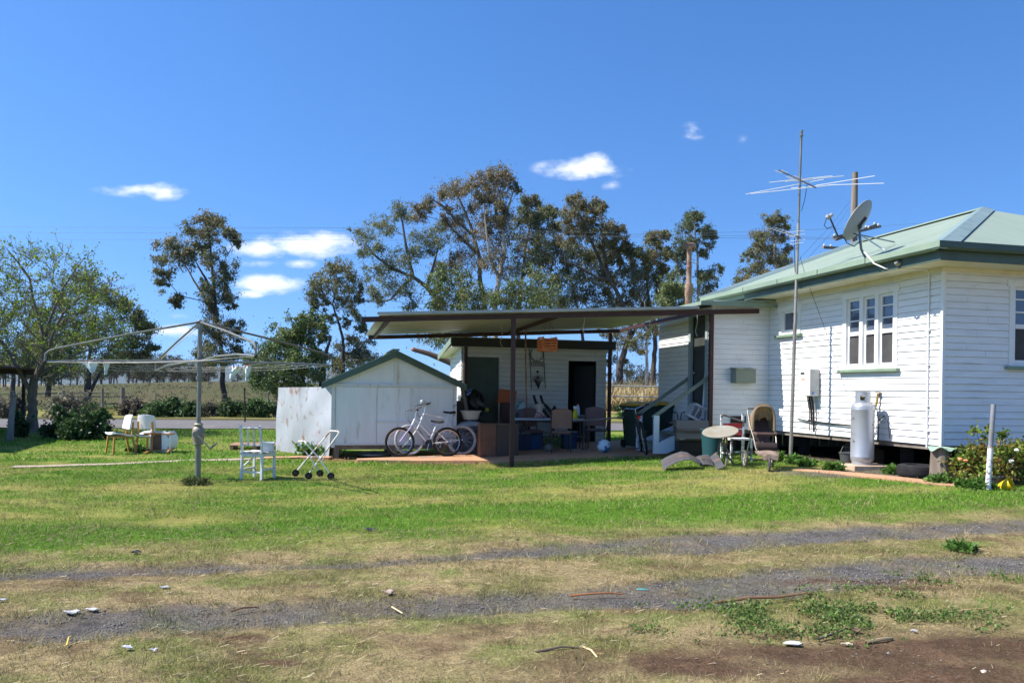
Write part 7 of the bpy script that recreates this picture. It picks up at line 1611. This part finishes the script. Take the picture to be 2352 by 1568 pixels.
q = G(27, 1012); T = thing('timber_post', 'thick grey timber post at the far left edge with a notched top', 'post', q, 0); m = MB(); hh = at(27, 912, q.y).z-q.z; m.tube([(-.05, 0, -.1), (-.02, 0, hh*.5), (.03, 0, hh)], [.085, .08, .075], 10); m.build('shaft', mat('post_grey_old', (.24, .23, .22), .9, (.16, .15, .14), 4, stretch=(1, 1, .2)), T); m = MB(); m.box((.03, 0, hh+.04), (.10, .14, .10), (0, .5, 0)); m.build('cap', M_wood_old, T, smooth=False)
q = G(146, 1004); T = thing('timber_offcut', 'stubby split log standing in the shade under the budding tree', 'log', q+Vector((0, -.1, 0)), 0); m = MB(); m.tube([(0, 0, -.05), (.01, 0, .3), (0, .02, .72)], [.19, .17, .14], 9); m.build('trunk', M_wood_old, T); m = MB(); m.tube([(.10, -.1, .3), (.2, -.12, .62), (.26, -.14, .74)], [.08, .06, .03], 7); m.build('spur', M_wood_old, T)

# ---- fences, pickets, power lines
q = G(563, 973); T = thing('star_picket', 'thin dark steel picket standing at the edge of the road', 'picket', q, 0); hh = at(560, 895, q.y).z-q.z; m = MB()
for k in range(3): m.bar((0, 0, -.1), (-.04, 0, hh), .02, .055, (math.cos(k*2.1), math.sin(k*2.1), 0))
m.build('stake', mat('picket_black', (.04, .03, .028), .7), T, smooth=False); m = MB(); m.lathe([(.03, 0), (.035, .05), (.03, .08)], (-.04, 0, hh), 8); m.build('cap', M_rubber, T)
GF = 'posts of the paddock fence'
for px, py0, py1, w_, lab in ((282, 948, 890, .14, 'stout grey strainer post of the paddock fence, left of the hoist pole'), (145, 935, 897, .08, 'thin paddock fence post right of the budding tree trunk'), (236, 932, 892, .08, 'paddock fence post in the shade of the dark spreading tree'), (357, 936, 902, .05, 'thin paddock fence post between the strainer and the hoist pole'), (424, 935, 905, .05, 'thin paddock fence post just left of the hoist pole'), (616, 934, 900, .06, 'thin paddock fence post behind the pale green shrub'), (712, 905, 884, .10, 'leaning fence post in the paddock above the tin sheet'), (670, 908, 890, .07, 'short fence post in the paddock above the tin sheet')):
    d_ = 46 if py1 > 885 and py0 > 925 else 75
    q = spot(px, d_); hh = at(px, py1, d_).z-q.z; m = MB(); ln_ = .10 if px == 712 else random.uniform(-.03, .03); m.tube([(0, 0, -.2), (ln_*hh*.5, 0, hh*.5), (ln_*hh, 0, hh)], [w_, w_*.95, w_*.9], 8); o = m.build('fence_post', M_wood_old, loc=q); tag(o, lab, 'fence post', GF)
m = MB()
for z in (.4, .75, 1.05):
    P = []
    for px in (-200, 60, 145, 282, 357, 424, 500, 616, 700): q = spot(px, 46); P.append((q.x, q.y, q.z+z))
    m.tube(P, .006, 4)
o = m.build('wire_fence', M_wood_old); tag(o, 'sagging wires of the paddock fence strung between the posts', 'fence')
q = spot(1401, 51.5); T = thing('rail_fence', 'grey rail fence with round posts seen in the gap between laundry and house', 'fence', q, TH); hh = 1.85
for x in (-2.6, 0, 1.15, 2.35, 3.5):
    m = MB(); m.tube([(x, 0, -.1), (x, 0, hh if x != 1.15 else 1.5)], .085 if x in (0,) else .05, 8); m.build('post', mat('rail_grey', (.42, .40, .37), .8) if x == 0 else M_wood_old, T)
for z in (1.80, 1.12):
    m = MB(); m.tube([(-2.7, -.08, z), (3.6, -.08, z)], .045, 7); m.build('rail', mat('rail_grey2', (.36, .35, .33), .8), T)
q = spot(1958, 41)
T = thing('power_pole', 'weathered timber power pole with low crossarms behind the house roof', 'power pole', q, 0); hh = at(1957, 396, 41).z-q.z; m = MB(); m.tube([(0, 0, -.3), (0, 0, hh*.5), (-.04, 0, hh*.85), (-.02, 0, hh)], [.2, .185, .165, .14], 12); m.build('pole', mat('pole_timber', (.27, .22, .175), .9, (.18, .14, .11), 3, stretch=(1, 1, .12), bump=.5, bscale=12), T)
def pp_(px, py, dd=0): return at(px, py, 41+dd)-q
for a, b_ in (((1890, 568, -.6), (1962, 572, .3)), ((1912, 546, -.6), (2022, 520, .6)), ((1919, 551, -.2), (2012, 517, .9))):
    m = MB(); m.bar(pp_(*a), pp_(*b_), .12, .12); ca = m.build('crossarm', M_wood_old, T, smooth=False)
    for t in (.04, .25, .75, .96):
        c = pp_(*a).lerp(pp_(*b_), t); m = MB(); m.lathe([(.03, .05), (.05, .08), (.05, .14), (.02, .18)], c, 8); m.build('insulator', mat('insulator', (.6, .58, .5), .3), ca)
GWR = 'overhead power wires'
for k, (a, b_, c) in enumerate((((-700, 516), (1000, 524), (1916, 546)), ((-700, 528), (1000, 537), (1925, 549)), ((-700, 544), (1000, 552), (1990, 523)))):
    A_ = at(a[0], a[1], 52); B_ = at(b_[0], b_[1], 47); C2 = at(c[0], c[1], 41); m = MB(); m.tube([A_, A_.lerp(B_, .5)+Vector((0, 0, -.05)), B_, B_.lerp(C2, .5)+Vector((0, 0, -.05)), C2], .007, 4); o = m.build('power_wire', mat('wire_dark', (.10, .12, .15), .5)); tag(o, ['uppermost', 'middle', 'lowest'][k]+' of the three thin power wires crossing the sky to the left', 'wire', GWR)
for k, (a, b_) in enumerate((((1954, 460), (1840, 590)), ((1953, 476), (1838, 612)))):
    m = MB(); A_ = at(*a, 40.8); B_ = at(*b_, 24+k); m.tube([A_, A_.lerp(B_, .5)+Vector((0, 0, -.12)), B_, B_+Vector((-1.2, -2, -1.4))], .006, 4); o = m.build('service_wire', mat('wire_dark2', (.06, .07, .09), .5)); tag(o, ['upper', 'lower'][k]+' of the two service wires sloping from the power pole down behind the mast', 'wire', 'service wires from the power pole')
for a, b_, lab in (((2010, 520), (2800, 560), 'thin wire leaving the power pole to the right over the roof'),):
    m = MB(); m.tube([at(*a, 41), at(2300, 500, 36), at(*b_, 30)], .006, 4); o = m.build('power_wire', mat('wire_dark3', (.10, .12, .15), .5)); tag(o, lab, 'wire', GWR)
q = spot(592, 230); T = thing('distant_power_pole', 'tiny far power pole with a crossarm right of the tall slender gum', 'power pole', q, 0); hh = at(592, 798, 230).z-q.z; m = MB(); m.tube([(0, 0, -.3), (0, 0, hh)], .18, 8); m.build('pole', M_wood_old, T); m = MB(); m.bar((-1.7, 0, hh-.3), (1.7, 0, hh-.3), .2); m.build('crossarm', M_wood_old, T)
# fallen limb over the gable shed ridge
q = at(950, 800, 30)
T = thing('fallen_limb', 'broken limb with an orange torn end lying behind the gable shed ridge', 'branch', (q.x, q.y, gz(q.x, q.y)), 0); m = MB(); g0 = T.location
m.tube([at(948, 802, 30)-g0, at(985, 812, 30)-g0, at(1035, 832, 30)-g0, at(1080, 860, 30)-g0, Vector((3.0, 0, -.1))], [.08, .10, .13, .15, .2], 9); m.build('limb', mat('limb_bark', (.14, .085, .065), .9, (.09, .055, .045), 5), T); m = MB(); m.tube([at(945, 801, 30)-g0, at(950, 803, 30)-g0], [.05, .085], 9); m.build('torn_end', mat('torn_wood', (.60, .22, .10), .8), T)

# ---- litter on the track and grass
M_scrapw = mat('paper_scrap', (.42, .43, .45), .85, (.27, .25, .22), 30, .5, .65); M_scrapd = mat('dark_scrap', (.03, .035, .04), .7); M_stone = mat('flat_stone', (.36, .27, .23), .9)
def scrap(label, px, py, w_, l_, h_, mt, cat='scrap', name='scrap', gr=None):
    b = G(px, py); w_ *= .6; l_ *= .6; h_ *= .6; m = MB(); s = random.random()*9; m.grid(lambda u, v: ((u-.5)*w_*(.75+.25*math.sin(v*3.1))+.01*math.sin(v*9+s), (v-.5)*l_*(.7+.3*math.sin(u*3.1)), .012+h_*(.4+.6*math.sin(u*5+s)*math.sin(v*4+s))*.8), 8, 8, .006); o = m.build(name, mt, loc=b, rot=(0, 0, random.uniform(-.5, .5))); tag(o, label, cat, gr)
GL_ = 'paper scraps on the dirt track'
scrap('long pale paper scrap on the near wheel track at left', 163, 1408, .17, .11, .02, M_scrapw, gr=GL_)
scrap('thin white scrap just right of the long pale one on the near wheel track', 212, 1402, .13, .06, .015, M_scrapw, gr=GL_)
scrap('white scrap on the dry strip between the wheel tracks at left', 378, 1351, .10, .07, .015, M_scrapw, gr=GL_)
scrap('white scrap at the left picture edge between the wheel tracks', 6, 1380, .08, .06, .015, M_scrapw, gr=GL_)
scrap('crumpled grey paper beside the small bare earth patch, left one', 292, 1489, .09, .06, .02, mat('grey_paper', (.45, .46, .5), .8), gr=GL_)
scrap('crumpled grey paper beside the small bare earth patch, right one', 352, 1496, .06, .05, .02, mat('grey_paper2', (.45, .44, .47), .8), gr=GL_)
scrap('black plastic scrap on the green grass near the far wheel track', 850, 1219, .17, .14, .06, M_scrapd)
scrap('small black scrap on the grass above the left wheel track', 313, 1270, .12, .1, .04, M_scrapd)
scrap('small black scrap between the black plastic and the far wheel track end', 1190, 1243, .07, .06, .03, M_scrapd)
scrap('flat pinkish stone on the near edge of the strip between the tracks', 890, 1362, .13, .11, .03, M_stone, 'stone', 'stone')
scrap('teal plastic strip on the near wheel track', 1475, 1356, .13, .04, .012, mat('teal_scrap', (.10, .42, .38), .5))
scrap('flat brown bark piece at the edge of the bare earth', 1960, 1450, .14, .08, .04, mat('bark_piece', (.14, .09, .065), .9), 'bark', 'bark_piece')
scrap('pale bone coloured scrap on the bare earth', 1945, 1452+30, .09, .04, .015, mat('bone', (.62, .55, .42), .8))
scrap('pale scattered ash on the bare earth at right', 1820, 1480, .18, .1, .012, mat('ash', (.55, .53, .5), .9))
scrap('pale chip near the bottom right corner', 2260, 1547, .13, .06, .02, mat('chip', (.60, .50, .40), .9))
scrap('white chip at the bottom right beside the pale chip', 2100, 1452, .05, .04, .02, M_scrapw)
def stick(label, pts, r_, mt):
    P = [G(*p) for p in pts]; b = P[0].copy(); m = MB(); m.tube([p-b+Vector((0, 0, r_*1.1+(.012 if 0 < i < len(P)-1 else 0))) for i, p in enumerate(P)], [r_*(1-.5*i/len(P)) for i in range(len(P))], 6); o = m.build('stick', mt, loc=b); tag(o, label, 'stick', 'sticks and straws on the ground')
M_stk = mat('stick_brown', (.24, .13, .07), .9); M_stl = mat('stick_pale', (.62, .48, .27), .9); M_stg = mat('stick_grey', (.16, .12, .09), .9)
stick('long brown stick along the near edge of the near track, right of centre', [(1640, 1388), (1720, 1380), (1790, 1378), (1850, 1369), (1890, 1371)], .012, M_stk)
stick('rusty curved stick lying on the near wheel track', [(1310, 1370), (1360, 1369), (1400, 1367), (1430, 1366)], .008, mat('stick_rust', (.36, .14, .05), .9))
stick('brown twig on the left part of the near wheel track', [(530, 1405), (560, 1401), (590, 1396)], .007, M_stk)
stick('yellow straw standing slanted on the grass at left', [(153, 1484), (158, 1470), (164, 1462)], .005, mat('straw_yellow', (.72, .50, .10), .8))
stick('pale straw stalk right of centre near the bottom edge', [(900, 1395), (925, 1410)], .006, M_stl)
stick('pale stick at the bottom on the bare earth left', [(1340, 1488), (1358, 1500), (1372, 1512)], .007, M_stl)
stick('grey stick on the bare earth with a crooked end', [(1230, 1500), (1290, 1492), (1330, 1490)], .008, M_stg)
stick('dark fallen twig on the bare earth at right', [(1880, 1470), (1920, 1460), (1940, 1447)], .009, M_stg)
stick('forked dry stalk on the bare earth right of the centre', [(1990, 1478), (2030, 1476), (2050, 1470)], .012, mat('stalk', (.32, .25, .14), .9))
stick('long pale stalk at the right among the green weeds', [(2080, 1412), (2150, 1416), (2210, 1408), (2270, 1398)], .008, mat('stalk_pale', (.55, .36, .18), .9))
# loose straw, gravel and weeds as ground cover
def straw(n, y0, y1, half, wd_, ln_, name, cols, zone):
    y = np.sqrt(RNG.uniform(y0*y0, y1*y1, n)); x = RNG.uniform(-half, half, n)*y; k = zone(x, y); x, y = x[k], y[k]; n = len(x)
    z = ground_z(x, y)+(fbm(x*1.1, y*1.1, 77)-.5)*.05+.012; a = RNG.uniform(0, PI, n); l = ln_*RNG.uniform(.3, 1.5, n); w_ = wd_*RNG.uniform(.5, 1.4, n)
    dx, dy = np.cos(a)*l/2, np.sin(a)*l/2; px_, py_ = -np.sin(a)*w_/2, np.cos(a)*w_/2; tz_ = RNG.uniform(-.25, .25, n)*l
    Vv = np.stack([np.stack([x-dx-px_, y-dy-py_, z-tz_*.2], 1), np.stack([x+dx-px_, y+dy-py_, z+np.abs(tz_)], 1), np.stack([x+dx+px_, y+dy+py_, z+np.abs(tz_)+.002], 1), np.stack([x-dx+px_, y-dy+py_, z-tz_*.2+.002], 1)], 1).reshape(-1, 3)
    c = np.array(cols)[RNG.integers(0, len(cols), n)]*RNG.uniform(.6, 1.3, n)[:, None]
    o = np_mesh(name, Vv, 4, M_straw, None, c); stuff(o); return o
M_straw = mat('dry_straw', (.4, .3, .15), .85, attr='tint')
straw(34000, 3.2, 8.5, .95, .0028, .042, 'dry_straw', [(.42, .33, .17), (.34, .23, .11), (.48, .40, .24), (.26, .16, .08), (.12, .085, .06), (.20, .14, .09)], lambda x, y: (track_amt(x, y) < .5) & ((dirt_amt(x, y) < .5) | (RNG.uniform(0, 1, len(x)) < .25)) & (RNG.uniform(0, 1, len(x)) < .25+.6*fbm(x*2, y*2, 90)))
# gravel stones
def gravel(n, y0, y1, half):
    y = np.sqrt(RNG.uniform(y0*y0, y1*y1, n)); x = RNG.uniform(-half, half, n)*y
    k = (track_amt(x, y) > RNG.uniform(.15, 1, n)); k |= (dirt_amt(x, y) > RNG.uniform(0, 1, n)) & (RNG.uniform(0, 1, n) < .02); x, y = x[k], y[k]; n = len(x)
    z = ground_z(x, y)+(fbm(x*1.1, y*1.1, 77)-.5)*.05-track_amt(x, y)*.025; r_ = RNG.gamma(1.5, .0015, n)+.0022
    base = np.array([[1, 0, 0], [0, 1, 0], [-1, 0, 0], [0, -1, 0], [0, 0, .8], ]); T_ = [(0, 1, 4), (1, 2, 4), (2, 3, 4), (3, 0, 4)]
    a = RNG.uniform(0, PI, n); ca, sa = np.cos(a), np.sin(a); pts = []
    for b in base:
        j = RNG.uniform(.6, 1.3, n); pts.append(np.stack([x+(b[0]*ca-b[1]*sa)*r_*j*1.2, y+(b[0]*sa+b[1]*ca)*r_*j, z+.006+(b[2]*j-.25)*r_], 1))
    tri = np.concatenate([np.stack([pts[i] for i in t], 1) for t in T_]).reshape(-1, 3)
    c = np.clip(np.array([.172, .16, .15])[None]*RNG.uniform(.68, 1.28, n)[:, None]*(1+RNG.normal(0, .05, (n, 3))), .02, .7); c = np.concatenate([c]*4)
    o = np_mesh('gravel', tri, 3, mat('gravel_stone', (.15, .15, .15), .9, attr='tint'), None, c); return stuff(o)
gravel(250000, 3.2, 10.5, .95)
# broadleaf weeds patches in the foreground
PW = [(2020, 1385, .50, .12), (1900, 1420, .55, .10), (1760, 1400, .35, .06), (1560, 1412, .28, .04), (2160, 1332, .4, .07), (1640, 1412, .25, .05), (2300, 1330, .4, .08), (1480, 1440, .25, .05), (1820, 1445, .5, .08), (2100, 1420, .5, .1)]
xs2, ys2 = [], []
for px, py, rx, ry in PW:
    g_ = G(px, py); n = int(1000*rx*ry*10); xs2.append(g_.x+RNG.normal(0, rx*.55, n)); ys2.append(g_.y+RNG.normal(0, ry*1.2+.05, n))
x = np.concatenate(xs2); y = np.concatenate(ys2); z = ground_z(x, y)+.005+RNG.uniform(0, .045, len(x))
k = (fbm(x*3.2, y*4.5, 60, 3) > .52); x, y, z = x[k], y[k], z[k]
V_, c_ = leaves(np.stack([x, y, z], 1), np.full(len(x), .02), 4, .024, .016, [(.13, .22, .05), (.18, .27, .07), (.10, .17, .04), (.20, .22, .08)], -.2, .6)
stuff(np_mesh('weed_patches', V_, 4, M_young, None, c_))
# tall dry grass in the gap, and rough paddock tussocks
n = 2600; x = RNG.uniform(3.2, 11, n); y = RNG.uniform(54, 64, n); z = ground_z(x, y)
V_, c_ = leaves(np.stack([x, y, z+.35], 1), np.full(len(x), .35), 9, .75, .05, [(.52, .38, .18), (.62, .47, .25), (.42, .30, .14)], -1.2, 1.3)
stuff(np_mesh('tall_dry_grass', V_, 4, M_straw, None, c_))
n = 2600; y = np.sqrt(RNG.uniform(43**2, 130**2, n)); x = RNG.uniform(-.75, .1, n)*y; k = (y-x*.17 > 46) & (fbm(x*.15, y*.1, 33) > .45); x, y = x[k], y[k]
V_, c_ = leaves(np.stack([x, y, ground_z(x, y)+.05], 1), np.full(len(x), .17), 7, .2, .05, [(.11, .12, .045), (.17, .15, .075), (.075, .09, .035), (.15, .13, .07)], -.9, .7)
stuff(np_mesh('paddock_grass', V_, 4, M_straw, None, c_))
# mown grass
parts = [tufts(25000, 3.0, 8.5, 14, .052, .0042, .045), tufts(11500, 8.5, 15, 12, .06, .008, .07), blades(3.0, 6.5, 4200, .0048, .030, 1), blades(6.5, 10, 2300, .007, .034, 2), blades(10, 16, 1100, .011, .040, 3), blades(16, 30, 260, .026, .05, 4), blades(39, 50, 40, .06, .12, 5, .5)]
V_ = np.concatenate([p[0] for p in parts]); c_ = np.concatenate([p[1] for p in parts])
stuff(np_mesh('mown_grass', V_, 3, M_blade, None, c_))

# clear country air, faintly hazy far off
hz = MB(); hz.span((-7600, -3200, -3.0), (7600, 9600, 175))
M_hz = bpy.data.materials.new('haze'); M_hz.use_nodes = True; nt = M_hz.node_tree; nt.nodes.clear()
o_ = _n(nt, 'ShaderNodeOutputMaterial'); pv = _n(nt, 'ShaderNodeVolumePrincipled'); pv.inputs['Color'].default_value = (.60, .78, 1, 1); pv.inputs['Density'].default_value = .00007; pv.inputs['Anisotropy'].default_value = 0
nt.links.new(pv.outputs[0], o_.inputs['Volume'])
stuff(hz.build('haze', M_hz, smooth=False))
